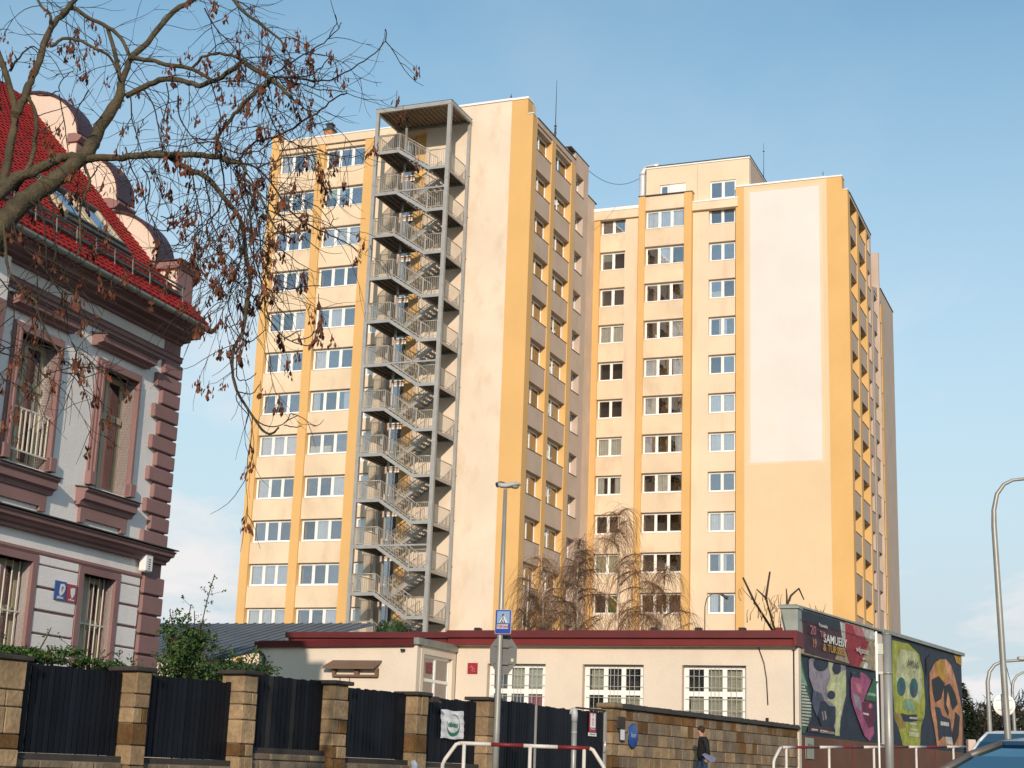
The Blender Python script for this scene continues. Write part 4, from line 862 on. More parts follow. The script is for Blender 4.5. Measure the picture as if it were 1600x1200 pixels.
for (a, c, z) in ((-1.03, 1.18, -0.04), (1.52, 3.74, -0.04), (4.12, 6.29, 0.20), (6.72, 8.98, 0.10), (9.36, 11.60, 0.08)):
    b = MB(); b.box(-0.2, 0.10, a, c, -1.3, z); pl = obj('plinth', b, m_mortar, fence); zz = -0.9
    while zz < z-0.03:
        h = min(srnd.uniform(0.2, 0.3), z-zz); yy = a
        if z-(zz+h) < 0.1: h = z-zz
        while yy < c-0.05:
            L = min(srnd.uniform(0.3, 0.7), c-yy)
            if c-(yy+L) < 0.15: L = c-yy
            b = MB(); b.box(0.05, 0.13+srnd.uniform(0, 0.03), yy+0.008, yy+L-0.008, zz+0.008, zz+h-0.008); obj('stone', b, m_stone2, pl, bevel=0.012); yy += L
        zz += h
gate = thing('board_gate', 'wide dark grey board gate behind the striped railing with a steel centre post', 'gate', S_O, -S_AZ)
board_panel(gate, 12.10, 14.08, 0.05, 1.58, 17); board_panel(gate, 14.12, 15.92, 0.05, 1.55, 16)
b = MB(); b.box(-0.02, 0.03, 14.083, 14.117, -0.2, 1.53); obj('centre_post', b, m_galv, gate)
b = MB(); b.box(0.0, 0.08, 12.35, 12.47, 0.85, 0.97); obj('lock', b, m_capst, gate)
wick = thing('wicket_door', 'narrow dark board wicket door carrying a red notice beside the stone wall', 'gate', S_O, -S_AZ)
board_panel(wick, 16.02, 17.42, 0.0, 1.55, 11)
b = MB(); b.box(-0.03, 0.04, 17.425, 17.50, -0.3, 1.56); obj('door_frame', b, m_galv, wick); b = MB(); b.box(-0.03, 0.04, 16.0, 17.42, 1.56, 1.60); obj('top_rail', b, m_capst, wick)
b = MB(); b.tube([(0.05, 17.32, 0.62), (0.09, 17.32, 0.62), (0.09, 17.32, 0.85), (0.05, 17.32, 0.85)], 0.012, 6); obj('handle', b, m_alu, wick)
# stone wall
swall = thing('stone_wall', 'long coursed sandstone wall with black coping in front of the low building', 'wall', S_O, -S_AZ)
b = MB(); b.box(-0.2, 0.06, 17.64, 30.1, -1.0, 1.66); obj('core', b, m_mortar, swall)
z = -0.7; row = 0; cnt = 0
rowsz = [1.66, 1.40, 1.10, 0.80, 0.52, 0.24, -0.04, -0.34, -0.64]
for zt, zb in zip(rowsz[:-1], rowsz[1:]):
    y = 17.64
    while y < 30.08:
        L = srnd.uniform(0.3, 0.75) if row else srnd.uniform(0.25, 0.5)
        if 30.1-(y+L) < 0.25: L = 30.1-y
        mi = m_stoned if (srnd.random() < (0.5 if row == 0 else 0.12)) else (m_stone if srnd.random() < 0.3 else m_stone2)
        b = MB(); b.box(0.0, 0.105+srnd.uniform(0, 0.022), y+0.007, y+L-0.007, zb+0.007, zt-0.007); obj('stone', b, mi, swall, bevel=0.01); y += L; cnt += 1
    row += 1
for i in range(8):      # quoin stones at the door end
    b = MB(); z0 = -0.6+0.28*i; b.box(-0.22, 0.14+0.015*(i % 2), 17.55, 17.98 if i % 2 else 17.82, z0+0.006, z0+0.272); obj('stone', b, m_stone if i % 3 else m_stoned, swall, bevel=0.015)
b = MB(); b.hexa([(-0.28, 17.60, 1.665), (0.20, 17.60, 1.665), (0.20, 30.2, 1.665), (-0.28, 30.2, 1.665), (-0.22, 17.60, 1.77), (0.16, 17.60, 1.77), (0.16, 30.2, 1.77), (-0.22, 30.2, 1.77)]); obj('coping', b, m_capst, swall, bevel=0.01)
b = MB()
for i in range(160):
    y = 17.7+i*0.078; b.box(-0.2, 0.15, y, y+0.05, 1.77, 1.772+srnd.uniform(0.004, 0.03))
stuff(obj('coping_ridges', b, m_capst, swall))
b = MB(); b.box(-0.3, 0.22, 17.52, 18.0, 1.66, 1.78); obj('end_cap', b, m_stone, swall, bevel=0.03)
# small things on the wall and gates
t = thing('intercom_panel', 'black and silver intercom panel on the stone wall beside the wicket', 'intercom', SW(0.13, 18.02, 1.16), -S_AZ)
b = MB(); b.box(0, 0.05, -0.18, 0.2, 0.02, 0.31); obj('casing', b, m_capst, t); b = MB(); b.box(0, 0.06, -0.06, 0.14, -0.25, 0.0); obj('plate', b, m_alu, t); b = MB(); b.box(0.0, 0.045, -0.10, 0.19, -0.27, 0.019); obj('back_plate', b, m_capst, t)
t = thing('round_sign', 'oval dark blue sign tilted on the stone wall', 'sign', SW(0.17, 18.66, 1.03), -S_AZ)
b = MB(); b.lathe([(0.0, -0.012), (0.27, -0.012), (0.30, 0.0), (0.27, 0.014), (0.0, 0.014)], n=28, f=lambda x, y, z: (z, y*0.95, x)); obj('plate', b, m_blue, t)
obj('lettering', text_mesh('ker', 0.20, mat('faded print', (0.35, 0.38, 0.5), 0.6), 0.002), None, t, (0.02, 0, 0.02), (pi/2, 0, pi/2))
t = thing('banner', 'white banner with green leaf ring emblem hung on the dark fence', 'banner', SW(0.055, 10.60, 0.95), -S_AZ)
b = MB(); nx, nz = 14, 14
P_ = [[(0.012*sin(i*0.9+j*0.35)+0.006*sin(j*1.7), -0.43+0.86*i/nx+0.006*sin(j), -0.285+0.57*j/nz+0.01*sin(i*0.6)) for j in range(nz+1)] for i in range(nx+1)]
for i in range(nx):
    for j in range(nz): b.face([P_[i][j], P_[i+1][j], P_[i+1][j+1], P_[i][j+1]], 0, True)
obj('cloth', b, mat('white vinyl', (0.62, 0.63, 0.65), 0.6, 0.05, 3), t)
m_green = mat('emblem green', (0.02, 0.17, 0.09), 0.6, 0.05, 3)
b = MB(); n = 26; pts = []
for i in range(n):
    a = radians(100-300*i/(n-1)); wdt = 0.010+0.05*max(0, sin(pi*(i/(n-1)-0.25)/0.75))**2
    pts.append((a, wdt))
for (a, wa), (c, wc) in zip(pts[:-1], pts[1:]):
    def Q(a_, r_): return (0.024, 0.25*cos(a_)*(r_), 0.225*sin(a_)*(r_)-0.01)
    b.face([Q(a, 1), Q(a, 1-wa*5), Q(c, 1-wc*5), Q(c, 1)])
obj('emblem', b, m_green, t)
obj('lettering', text_mesh('cibitas', 0.13, m_green, 0.002, bold=0.003, sx=1.15), None, t, (0.03, -0.02, 0.0), (pi/2, 0, pi/2))
t = thing('notice', 'small red and white no parking notice on the dark wicket door', 'sign', SW(0.03, 16.76, 1.24), -S_AZ)
b = MB(); b.box(0, 0.012, -0.17, 0.17, -0.20, 0.26); obj('plate', b, m_redp, t); b = MB(); b.box(0.0125, 0.016, -0.12, 0.13, -0.09, 0.24); b.box(0.0125, 0.016, -0.10, 0.12, -0.13, -0.115); obj('print', b, m_white, t)
obj('lettering', text_mesh('P\nA\nZ', 0.10, m_redp, 0.001, bold=0.004), None, t, (0.018, 0, 0.10), (pi/2, 0, pi/2)); b = MB(); b.box(0.0, 0.012, -0.20, 0.20, -0.29, -0.21); obj('lower_plate', b, m_white, t)
obj('lettering', text_mesh('PARKOVÁNÍ', 0.05, m_capst, 0.001), None, t, (0.014, 0, -0.25), (pi/2, 0, pi/2))
t = thing('security_light', 'small black camera on the fence beside the banner', 'camera', SW(0.28, 9.55, 1.40), -S_AZ)
b = MB(); b.box(-0.05, 0.05, -0.12, 0.12, -0.06, 0.06); obj('casing', b, m_capst, t, bevel=0.01); b = MB(); b.tube([(0.02, 0.10, -0.02), (0.06, 0.18, -0.06)], 0.03, 8); obj('lens', b, m_capst, t)

# ------------------------------------------------------------------ low white building (tower frame)
low = thing('low_building', 'low cream rendered building with dark red fascia and grilled windows', 'building', T_O, -T_AZ)
m_lwall = mat('cream white render', (0.66, 0.57, 0.47), 0.92, 0.05, 0.6, bump=0.3, bscale=25, stain=0.28, stain_col=(0.5, 0.42, 0.36))
m_fred = mat('dark red painted metal', (0.10, 0.012, 0.014), 0.55, 0.15, 1.2, spec=0.4)
m_fred2 = mat('red fascia face', (0.15, 0.018, 0.018), 0.55, 0.12, 1.2)
m_dark = mat('black brown gutter', (0.02, 0.015, 0.015), 0.45, 0.1, 2, spec=0.5)
VL = -36.2
holes = [(13.40, 15.50, 0.8, 3.62), (16.82, 18.92, 0.8, 3.62), (20.22, 22.32, 0.8, 3.62)]
b = MB(); ycuts = [12.24]+[q for h in holes for q in h[:2]]+[24.0]
for i, (a, c) in enumerate(zip(ycuts[:-1], ycuts[1:])):
    if i % 2: b.box(a, c, VL, VL+0.35, -1, 0.8); b.box(a, c, VL, VL+0.35, 3.62, 4.2)
    else: b.box(a, c, VL, VL+0.35, -1, 4.2)
b.box(12.24, 24, VL+6, VL+6.3, -1, 4.2); b.box(12.24, 12.5, VL+0.35, VL+6, -1, 4.2)
obj('wall', b, m_lwall, low)
b = MB(); b.box(12.5, 23.9, VL+1.2, VL+6, -1, 4.1); obj('interior', b, m_room, low)
b = MB(); b.box(12.0, 23.95, VL-0.42, VL-0.32, 4.46, 4.70); b.box(5.6, 12.0, VL-0.22, VL-0.12, 4.46, 4.66); obj('fascia', b, m_fred, low)
b = MB(); b.box(12.02, 23.93, VL-0.31, VL-0.22, 4.22, 4.455); b.box(5.64, 12.0, VL-0.10, VL-0.05, 4.30, 4.455); obj('fascia_board', b, m_fred2, low)
b = MB(); b.box(23.931, 24.03, VL-0.42, VL+2.5, 4.22, 4.70); obj('fascia_end', b, m_fred2, low)
b = MB(); b.box(12.0, 23.93, VL-0.22, VL+6.5, 4.50, 4.62); b.box(5.6, 12.0, VL-0.05, VL+6.5, 4.46, 4.60); obj('roof', b, m_roofgrey, low)
b = MB(); b.box(12.02, 23.92, VL-0.22, VL, 4.2, 4.24); obj('soffit', b, m_lwall, low)
b = MB(); b.box(5.62, 5.7, VL-0.2, VL+6, 4.3, 4.64); b.box(5.8, 12.2, VL+0.3, VL+6, -1, 4.45); obj('wall', b, m_lwall, low)
for x in (12.9, 15.3, 19.2, 20.7, 22.15, 23.35):
    b = MB(); b.box(x-0.11, x+0.11, VL+0.1, VL+0.35, 4.62, 4.84); obj('roof_vent', b, m_dark if x < 22.5 else m_fred2, low, bevel=0.02)
m_lcurt = mat('pleated cream curtain', (0.56, 0.55, 0.47), 0.95, 0.06, 4)
grm = mat('grille wire', (0.45, 0.43, 0.38), 0.5, 0.1, 3)
def grilled_window(x0, x1, dark, special=False):
    w = x1-x0; z0, z1 = 0.82, 3.6; v = VL+0.22
    b = MB(); t = 0.09; cols = [x0+0.12, x0+0.12+(w-0.24)/3, x0+0.12+2*(w-0.24)/3, x1-0.12]; zm = 2.72
    b.box(x0, x1, v, v+0.06, z1-0.10, z1); b.box(x0, x1, v, v+0.06, z0, z0+0.1); b.box(x0, cols[0]+0.04, v, v+0.06, z0+0.1, z1-0.1); b.box(cols[3]-0.04, x1, v, v+0.06, z0+0.1, z1-0.1)
    for c_ in cols[1:3]: b.box(c_-0.075, c_+0.075, v-0.01, v+0.06, z0+0.1, z1-0.1)
    for a, c_ in zip(cols[:-1], cols[1:]): b.box(a+0.076 if a > cols[0] else a+0.04, c_-0.076 if c_ < cols[3] else c_-0.04, v-0.005, v+0.055, zm-0.08, zm+0.08)
    o = obj('window', b, m_upvc, low)
    for i in range(3):
        for j, (za, zb) in enumerate(((z0+0.1, zm-0.08), (zm+0.08, z1-0.1))):
            a, c_ = cols[i]+0.076, cols[i+1]-0.076
            q = MB(); q.box(a, c_, v+0.02, v+0.026, za, zb); obj('pane', q, m_glass_dark, o)
            if (i, j) not in dark:
                q = MB(); n = 22
                for k in range(n):
                    xa, xb = a+(c_-a)*k/n, a+(c_-a)*(k+1)/n; q.face([(xa, v+0.12+0.025*(k % 2), za), (xb, v+0.12+0.025*((k+1) % 2), za), (xb, v+0.12+0.025*((k+1) % 2), zb), (xa, v+0.12+0.025*(k % 2), zb)])
                obj('curtain', q, m_lcurt, o)
            elif special and (i, j) == (2, 0):
                q = MB(); q.box(a, c_, v+0.10, v+0.11, za, zb); obj('blind', q, m_redp, o)
    g = MB()
    for i in range(3):
        a, c_ = cols[i]+0.05, cols[i+1]-0.05
        for k in range(1, 3+(i % 2)): x = a+(c_-a)*k/(3+(i % 2)); g.bar((x, v-0.06, z0), (x, v-0.06, z1-0.06), 0.014, 0.014)
    z = z0+0.3
    while z < z1: g.bar((x0+0.06, v-0.06, z), (x1-0.06, v-0.06, z), 0.014, 0.014); z += 0.36
    obj('grille', g, grm, o)
    q = MB(); q.box(x0-0.02, x0, v-0.22, v, z0, z1); obj('reveal', q, m_side, o)
grilled_window(13.41, 15.49, {(0, 0), (0, 1), (1, 0), (2, 0)}, True); grilled_window(16.83, 18.91, {(0, 0), (1, 1), (2, 1)}); grilled_window(20.23, 22.31, {(0, 1)})
t = thing('red_wall_sign', 'small square dark red sign with line drawing on the cream wall', 'sign', TW(12.86, VL-0.03, 3.45), -T_AZ)
b = MB(); b.box(-0.18, 0.18, -0.015, 0.015, -0.18, 0.18); obj('plate', b, m_redp, t); b = MB()
for (a, c_) in (((-0.05, 0.10), (0.02, 0.0)), ((0.02, 0.0), (-0.03, -0.1)), ((0.02, 0.0), (0.1, -0.03)), ((-0.1, 0.03), (0.02, 0.05)), ((0.0, -0.08), (0.1, -0.11))): b.bar((a[0], -0.018, a[1]), (c_[0], -0.018, c_[1]), 0.004, 0.018)
obj('drawing', b, mat('pale pink line', (0.5, 0.2, 0.2), 0.6), t)
b = MB(); P = [(22.72, VL-0.02, 4.2), (22.9, VL-0.02, 3.7), (22.98, VL-0.02, 3.2), (23.02, VL-0.02, 2.4)]; b.tube(P, 0.018, 5); obj('wall_cable', b, m_dark, low)
b = MB(); b.tube([(23.0, VL-0.04, 0), (23.0, VL-0.04, 2.0)], 0.05, 8); obj('cable_duct', b, m_dark, low)
b = MB(); b.box(23.2, 23.85, VL-0.05, VL-0.01, 1.75, 1.80); obj('wall_rail', b, m_galv, low)
# annex
annex = thing('annex', 'cream annex with sagging dark red gutter and brown box window hood', 'building', T_O, -T_AZ)
VA = -39.3
b = MB(); b.box(6.3, 12.20, VA, VA+0.3, -1, 3.95); b.box(11.9, 12.22, VA+0.3, VA+0.5, -1, 3.98); b.box(11.9, 12.22, VL-0.28, VL, -1, 3.98); b.box(11.9, 12.22, VA+0.5, VL-0.28, 3.72, 3.98); b.box(11.9, 12.22, VA+0.5, VL-0.28, -1, 1.3); b.box(6.3, 6.6, VA+0.3, VL, -1, 3.95)
obj('wall', b, m_lwall, annex)
b = MB(); b.box(6.7, 11.5, VA+0.5, VL, -1, 3.8); obj('interior', b, m_room, annex)
b = MB(); b.hexa([(6.2, VA-0.16, 3.86), (12.1, VA-0.16, 3.93), (12.1, VA-0.02, 3.93), (6.2, VA-0.02, 3.86), (6.2, VA-0.2, 4.05), (12.1, VA-0.2, 4.16), (12.1, VA-0.02, 4.16), (6.2, VA-0.02, 4.05)]); obj('gutter', b, m_fred, annex)
b = MB(); b.hexa([(12.1, VA-0.1, 3.98), (12.3, VA-0.1, 3.98), (12.3, VL, 3.98), (12.1, VL, 3.98), (12.1, VA-0.1, 4.20), (12.3, VA-0.1, 4.20), (12.3, VL, 4.22), (12.1, VL, 4.22)]); obj('edge_flashing', b, m_zinc, annex)
b = MB(); b.box(6.25, 12.1, VA, VL, 4.0, 4.1); obj('roof', b, m_roofgrey, annex)
b = MB(); b.tube([(6.25, VA-0.12, 3.9), (6.28, VA-0.1, 3.75), (6.5, VA-0.08, 3.6), (6.55, VA-0.08, 3.4), (6.55, VA-0.08, 0)], 0.055, 8); obj('downpipe', b, m_dark, annex)
b = MB(); y0, y1 = VA+0.5, VL-0.28; x = 12.05
b.box(x, x+0.05, y0, y1, 3.62, 3.72); b.box(x, x+0.05, y0, y0+0.08, 1.3, 3.62); b.box(x, x+0.05, y1-0.08, y1, 1.3, 3.62); b.box(x, x+0.055, (y0+y1)/2-0.05, (y0+y1)/2+0.05, 1.3, 3.62); b.box(x, x+0.052, y0, y1, 2.86, 2.96)
o = obj('window', b, m_upvc, annex); b = MB(); b.box(x+0.01, x+0.016, y0+0.08, y1-0.08, 1.3, 3.62); obj('pane', b, m_glass, o); b = MB(); b.box(x-0.12, x-0.11, y0+0.1, y1-0.1, 1.3, 3.6); obj('curtain', b, m_lcurt, o)
m_hood = mat('brown hood sheet', (0.16, 0.10, 0.07), 0.6, 0.1, 2)
b = MB(); b.hexa([(8.93, VA-0.32, 3.16), (10.80, VA-0.32, 3.16), (10.95, VA-0.02, 3.40), (9.15, VA-0.02, 3.40), (8.93, VA-0.32, 3.24), (10.80, VA-0.32, 3.24), (10.95, VA-0.02, 3.46), (9.15, VA-0.02, 3.46)]); o = obj('window_hood', b, m_hood, annex)
b = MB(); b.box(9.2, 10.86, VA-0.14, VA, 2.92, 2.99); b.box(9.2, 9.3, VA-0.14, VA, 2.99, 3.18); b.box(10.76, 10.86, VA-0.14, VA, 2.99, 3.2); b.box(10.0, 10.16, VA-0.13, VA, 2.99, 3.18); obj('frame', b, m_hood, o)
b = MB(); b.tube([(9.45, VA-0.03, 2.9), (9.45, VA-0.03, 2.6)], 0.012, 5); b.tube([(9.78, VA-0.03, 2.9), (9.84, VA-0.05, 2.75), (9.74, VA-0.03, 2.6)], 0.012, 5); b.bar((9.62, VA-0.03, 2.76), (9.82, VA-0.03, 2.76), 0.02, 0.03); obj('pipe', b, m_dark, o)
b = MB(); b.lathe([(0.0, -0.03), (0.075, -0.03), (0.085, 0), (0.075, 0.03), (0, 0.03)], (11.72, VA-0.1, 3.8), 12); obj('round_lamp', b, m_dark, annex)
# grey seamed metal roof behind
gr = thing('grey_roof_building', 'building with sloping blue grey standing seam metal roof behind the annex', 'building', T_O, -T_AZ)
m_seam = mat('blue grey sheet metal', (0.115, 0.135, 0.16), 0.5, 0.15, 0.8, metal=0.2, stain=0.25, stain_col=(0.16, 0.15, 0.14), spec=0.5)
def rz(v): return 6.05+0.244*(v+25)
b = MB(); zz = lambda v: rz(v)
b.hexa([(-9, -33.6, rz(-33.6)-0.1), (1.3, -33.6, rz(-33.6)-0.1), (3.2, -24.6, rz(-24.6)-0.1), (-9, -24.6, rz(-24.6)-0.1), (-9, -33.6, rz(-33.6)), (1.3, -33.6, rz(-33.6)), (3.2, -24.6, rz(-24.6)), (-9, -24.6, rz(-24.6))]); ro = obj('roof', b, m_seam, gr)
for i in range(26):
    x = -9+i*0.48; v1 = -33.6; xt = x+0.0
    if x > 1.3: v1 = -33.6+(x-1.3)/1.9*9
    if x > 3.1: break
    b = MB(); b.bar((x, v1, rz(v1)+0.02), (x, -24.6, rz(-24.6)+0.02), 0.03, 0.05); obj('seam', b, m_seam, ro)
b = MB(); b.box(-8.8, 1.1, -33.3, -24.8, -1, 3.9); obj('wall', b, m_lwall, gr)
# ------------------------------------------------------------------ poster building along the street
pb = thing('poster_building', 'flat roofed building whose street side is covered by large painted posters', 'building', S_O, -S_AZ)
m_brownp = mat('brown plinth render', (0.13, 0.065, 0.045), 0.9, 0.15, 1, bump=0.3)
b = MB(); b.box(-0.5, -0.06, 30.35, 49.4, -1, 5.42); b.box(-5.0, -0.5, 33.5, 49.4, -1, 4.3); obj('wall', b, m_lwall, pb)
b = MB(); b.box(-0.059, 0.02, 30.2, 49.5, -1, 1.50); obj('plinth', b, m_brownp, pb)
b = MB(); b.box(-0.55, 0.10, 38.9, 49.6, 5.47, 5.60); b.box(-0.55, 0.06, 30.2, 38.9, 5.50, 5.56); obj('roof_edge', b, m_zinc, pb)
b = MB(); c = T_O  # grey tapered end box
p = [HW]
e0, e1 = TW(23.47, VL-0.05, 0), TW(24.0, VL-0.05, 0); f0, f1 = TW(23.47, VL+1.2, 0), TW(24.0, VL+1.2, 0)
def L_(q, z): q = q-S_O; A, B = Vector((cos(S_AZ), -sin(S_AZ), 0)), Vector((sin(S_AZ), cos(S_AZ), 0)); return (q.dot(A), q.dot(B), z)
g0, g1 = TW(23.62, VL-0.05, 0), TW(24.0, VL-0.05, 0)
b.hexa([L_(g0, 4.72), L_(g1, 4.60), L_(f1, 4.60), L_(f0, 4.72), L_(e0, 5.42), L_(e1, 5.42), L_(f1, 5.42), L_(f0, 5.42)]); obj('end_box', b, m_zinc, pb)
b = MB(); b.hexa([L_(TW(23.40, VL-0.12, 0), 5.422), L_(TW(24.05, VL-0.12, 0), 5.422), L_(f1, 5.422), L_(f0, 5.422), L_(TW(23.40, VL-0.12, 0), 5.50), L_(TW(24.05, VL-0.12, 0), 5.50), L_(f1, 5.50), L_(f0, 5.50)]); obj('end_cap', b, m_zinc, pb)
pc = dict(plum=(0.055, 0.022, 0.035), beige=(0.30, 0.24, 0.15), navy=(0.018, 0.026, 0.042), red=(0.26, 0.022, 0.03), rose=(0.40, 0.13, 0.16), pale=(0.46, 0.44, 0.40), white=(0.6, 0.6, 0.56), green=(0.03, 0.11, 0.055), mint=(0.18, 0.32, 0.22),
          lilac=(0.24, 0.21, 0.25), grey_blue=(0.06, 0.075, 0.11), lime_pale=(0.42, 0.44, 0.24), pink=(0.27, 0.065, 0.14), wine=(0.10, 0.012, 0.04), lime=(0.30, 0.32, 0.04), olive=(0.24, 0.17, 0.04), teal=(0.02, 0.10, 0.11), orange=(0.42, 0.19, 0.085),
          gold=(0.40, 0.22, 0.02), peach=(0.55, 0.29, 0.16), black=(0.016, 0.015, 0.02))
pm = {}
def pmat(c):
    if c not in pm: pm[c] = mat('poster '+c, pc[c], 0.55, 0.30, 2.6, fine=0.2, bscale=9, stain=0.35, stain_col=tuple(q*0.45 for q in pc[c]))
    return pm[c]
labs = [('poster_banner', 'long sloping purple and red banner with big white and yellow lettering', 'banner'), ('poster', 'large poster with lilac skull face and pink footballer under the purple banner', 'poster'), ('poster', 'large poster with yellow green skull beside orange and black face', 'poster')]
bases = [([(30.30, 4.06), (38.0, 4.02), (38.0, 5.46), (30.30, 5.46)], 'beige', 0.03), ([(30.2, 1.53), (38.7, 1.53), (38.7, 4.05), (30.2, 4.12)], 'navy', 0.0), ([(39.2, 1.53), (49.4, 1.53), (49.4, 5.45), (39.2, 5.45)], 'navy', 0.0)]
for bi in range(3):
    t = thing(labs[bi][0], labs[bi][1], labs[bi][2], S_O, -S_AZ); pts, c_, off = bases[bi]
    b = MB(); b.prism(pts, -0.055+off, -0.01+off, 'x'); obj('sheet', b, pmat(c_), t)
    k = 0
    for (bb, c_, pts) in POSTER:
        if bb != bi: continue
        k += 1; x = -0.008+off+0.0012*k; b = MB(); b.face([(x, q[0], min(max(q[1], 1.54), 5.45)) for q in pts]); obj('print', b, pmat(c_), t)
    xx = off+0.06
    R = (pi/2, 0, pi/2)
    if bi == 0:
        for (s_, y, z, sz, c_, sx) in (('20', 31.65, 4.86, 0.42, 'rose', 1.3), ('19', 31.75, 4.45, 0.40, 'orange', 1.0), ('TO', 32.55, 4.80, 0.30, 'rose', 1.3), ('SAMUELY', 33.75, 4.70, 0.40, 'white', 1.35), ('& TURSSEE', 33.65, 4.40, 0.34, 'gold', 1.35), ('Pozvanka', 32.6, 5.10, 0.16, 'pale', 1.4), ('wilgaszer', 36.5, 4.62, 0.28, 'pale', 1.3), ('galerie', 36.7, 4.36, 0.12, 'pale', 1.3)):
            obj('lettering', text_mesh(s_, sz, pmat(c_), 0.001, bold=0.006, sx=sx), None, t, (xx, y, z), R)
        b = MB(); b.box(off-0.01, off+0.0+0.03, 30.3, 38.0, 4.0, 4.03); obj('bottom_rail', b, m_capst, t); b = MB(); b.box(off+0.045, off+0.05, 30.3, 38.0, 5.10, 5.115); obj('seam', b, m_capst, t)
    elif bi == 1: obj('lettering', text_mesh('ROZPIS PROGRAMU', 0.12, pmat('pale'), 0.001, sx=1.3), None, t, (xx+0.02, 32.9, 1.68), R)
    else:
        for (s_, y, z, sz, c_) in (('AMVA', 42.4, 4.58, 0.42, 'black'), ('festival', 42.5, 4.33, 0.10, 'black'), ('TEATRO', 43.2, 2.55, 0.16, 'black')): obj('lettering', text_mesh(s_, sz, pmat(c_), 0.001, sx=1.3), None, t, (xx+0.02, y, z), R)
t = thing('grey_notice', 'small grey framed notice on the brown plinth below the skull poster', 'sign', SW(0.04, 31.3, 1.2), -S_AZ)
b = MB(); b.box(0, 0.03, -0.35, 0.35, -0.4, 0.25); obj('plate', b, mat('grey green plate', (0.25, 0.28, 0.24), 0.6, 0.1, 3), t); obj('lettering', text_mesh('Nr 4', 0.14, m_capst, 0.001, sx=1.4), None, t, (0.034, 0, 0.02), (pi/2, 0, pi/2))
# red roofed house beyond
rh = thing('red_roof_house', 'small house with dark red eaves just beyond the poster building', 'house', SW(-7.3, 58, -0.2), -S_AZ)
b = MB(); b.box(-6, 1.6, 0, 9, -1, 5.0); obj('wall', b, m_lwall, rh); b = MB(); b.prism([(-6.5, 5.0), (2.6, 5.0), (2.6, 5.35), (-2, 7.2), (-6.5, 5.5)], -0.6, 9.6, 'y'); obj('roof', b, m_fred2, rh)
b = MB(); b.box(1.6, 3.0, 0.5, 5, 3.8, 3.95); b.bar((2.9, 0.6, 3.95), (1.6, 0.6, 5.0), 0.08, 0.08); obj('porch_roof', b, m_dark, rh)
# ------------------------------------------------------------------ lamps, posts, signs, railings
def gz(p): return ground_z(p.y)
m_pole = mat('galvanised pole', (0.30, 0.30, 0.28), 0.45, 0.12, 3, metal=0.35, stain=0.35, stain_col=(0.2, 0.18, 0.15), spec=0.5)
m_lampgrey = mat('lamp housing grey', (0.42, 0.43, 0.43), 0.45, 0.05, 3, spec=0.5)
# lamp post with crossing sign
L0 = Vector((-0.05, 28.0, 0)); lamp = thing('street_lamp', 'straight grey lamp post with short cobra head in front of the left tower', 'street lamp', (L0.x, L0.y, ground_z(28)))
zg = ground_z(28)
b = MB(); b.tube([(0, 0, 0), (0, 0, 1.5), (0, 0, 3.3), (0, 0, 5.02-zg)], [0.065, 0.057, 0.05, 0.034], 12); obj('pole', b, m_pole, lamp)
h = 5.06-zg
b = MB()
secs = [(-0.17, 0.035, 0.05, 0.03), (-0.08, 0.06, 0.055, 0.02), (0.02, 0.075, 0.055, 0.02), (0.14, 0.10, 0.06, 0.05), (0.24, 0.095, 0.05, 0.07), (0.32, 0.06, 0.03, 0.075), (0.345, 0.02, 0.01, 0.07)]
k = len(b.v); n = 14
for (x, w, hh, zc_) in secs:
    for j in range(n): t = 2*pi*j/n; b.v.append((x*0.8, x*0.3+w*cos(t), h+zc_+hh*(sin(t) if sin(t) > 0 else 0.75*sin(t))))
for i in range(len(secs)-1):
    for j in range(n): b.f.append((k+i*n+j, k+(i+1)*n+j, k+(i+1)*n+(j+1) % n, k+i*n+(j+1) % n)); b.m.append(0); b.sm.append(True)
b.f.append(tuple(range(k+n-1, k-1, -1))); b.m.append(0); b.sm.append(False)
obj('lamp_head', b, m_lampgrey, lamp)
b = MB(); b.lathe([(0.0, -0.035), (0.05, -0.03), (0.075, -0.01), (0.08, 0.01)], (0.17, 0.06, h+0.025), 14); obj('lens', b, mat('lamp lens', (0.35, 0.33, 0.27), 0.2, 0.1, 3, spec=0.6), lamp)
b = MB(); b.tube([(-0.16, -0.03, h+0.03), (-0.10, 0, h+0.055), (-0.02, 0, h+0.04)], [0.05, 0.055, 0.05], 10); obj('photo_cell', b, m_metal_dark, lamp)
# crossing sign on the pole
t = thing('crossing_sign', 'blue rectangular pedestrian crossing sign on the lamp post', 'road sign', (L0.x+0.045, L0.y-0.10, 2.62), -0.30)
def rrect(w, h_, r, n=5):
    P = []
    for cx, cy, a0 in ((w-r, h_-r, 0), (-w+r, h_-r, 90), (-w+r, -h_+r, 180), (w-r, -h_+r, 270)):
        for i in range(n+1): a = radians(a0+90*i/n); P.append((cx+r*cos(a), cy+r*sin(a)))
    return P
m_signblue = mat('sign blue', (0.01, 0.045, 0.30), 0.35, 0.05, 3, spec=0.5); m_lightblue = mat('sign pale blue print', (0.22, 0.32, 0.52), 0.4, 0.05, 3); m_blk = mat('sign black', (0.012, 0.012, 0.015), 0.5)
b = MB(); b.prism(rrect(0.150, 0.215, 0.022), 0.0, 0.012, 'y'); obj('plate', b, m_lampgrey, t)
b = MB(); b.prism(rrect(0.142, 0.207, 0.018), -0.003, -0.0005, 'y'); obj('face', b, m_signblue, t)
b = MB(); b.prism([(-0.112, -0.03), (0.120, -0.03), (0.120, 0.185), (-0.112, 0.185)], -0.006, -0.0035, 'y'); obj('print', b, m_lightblue, t)
b = MB(); b.prism([(-0.085, -0.022), (0.0, 0.15), (0.085, -0.022)], -0.009, -0.0065, 'y'); obj('triangle', b, m_blk, t)
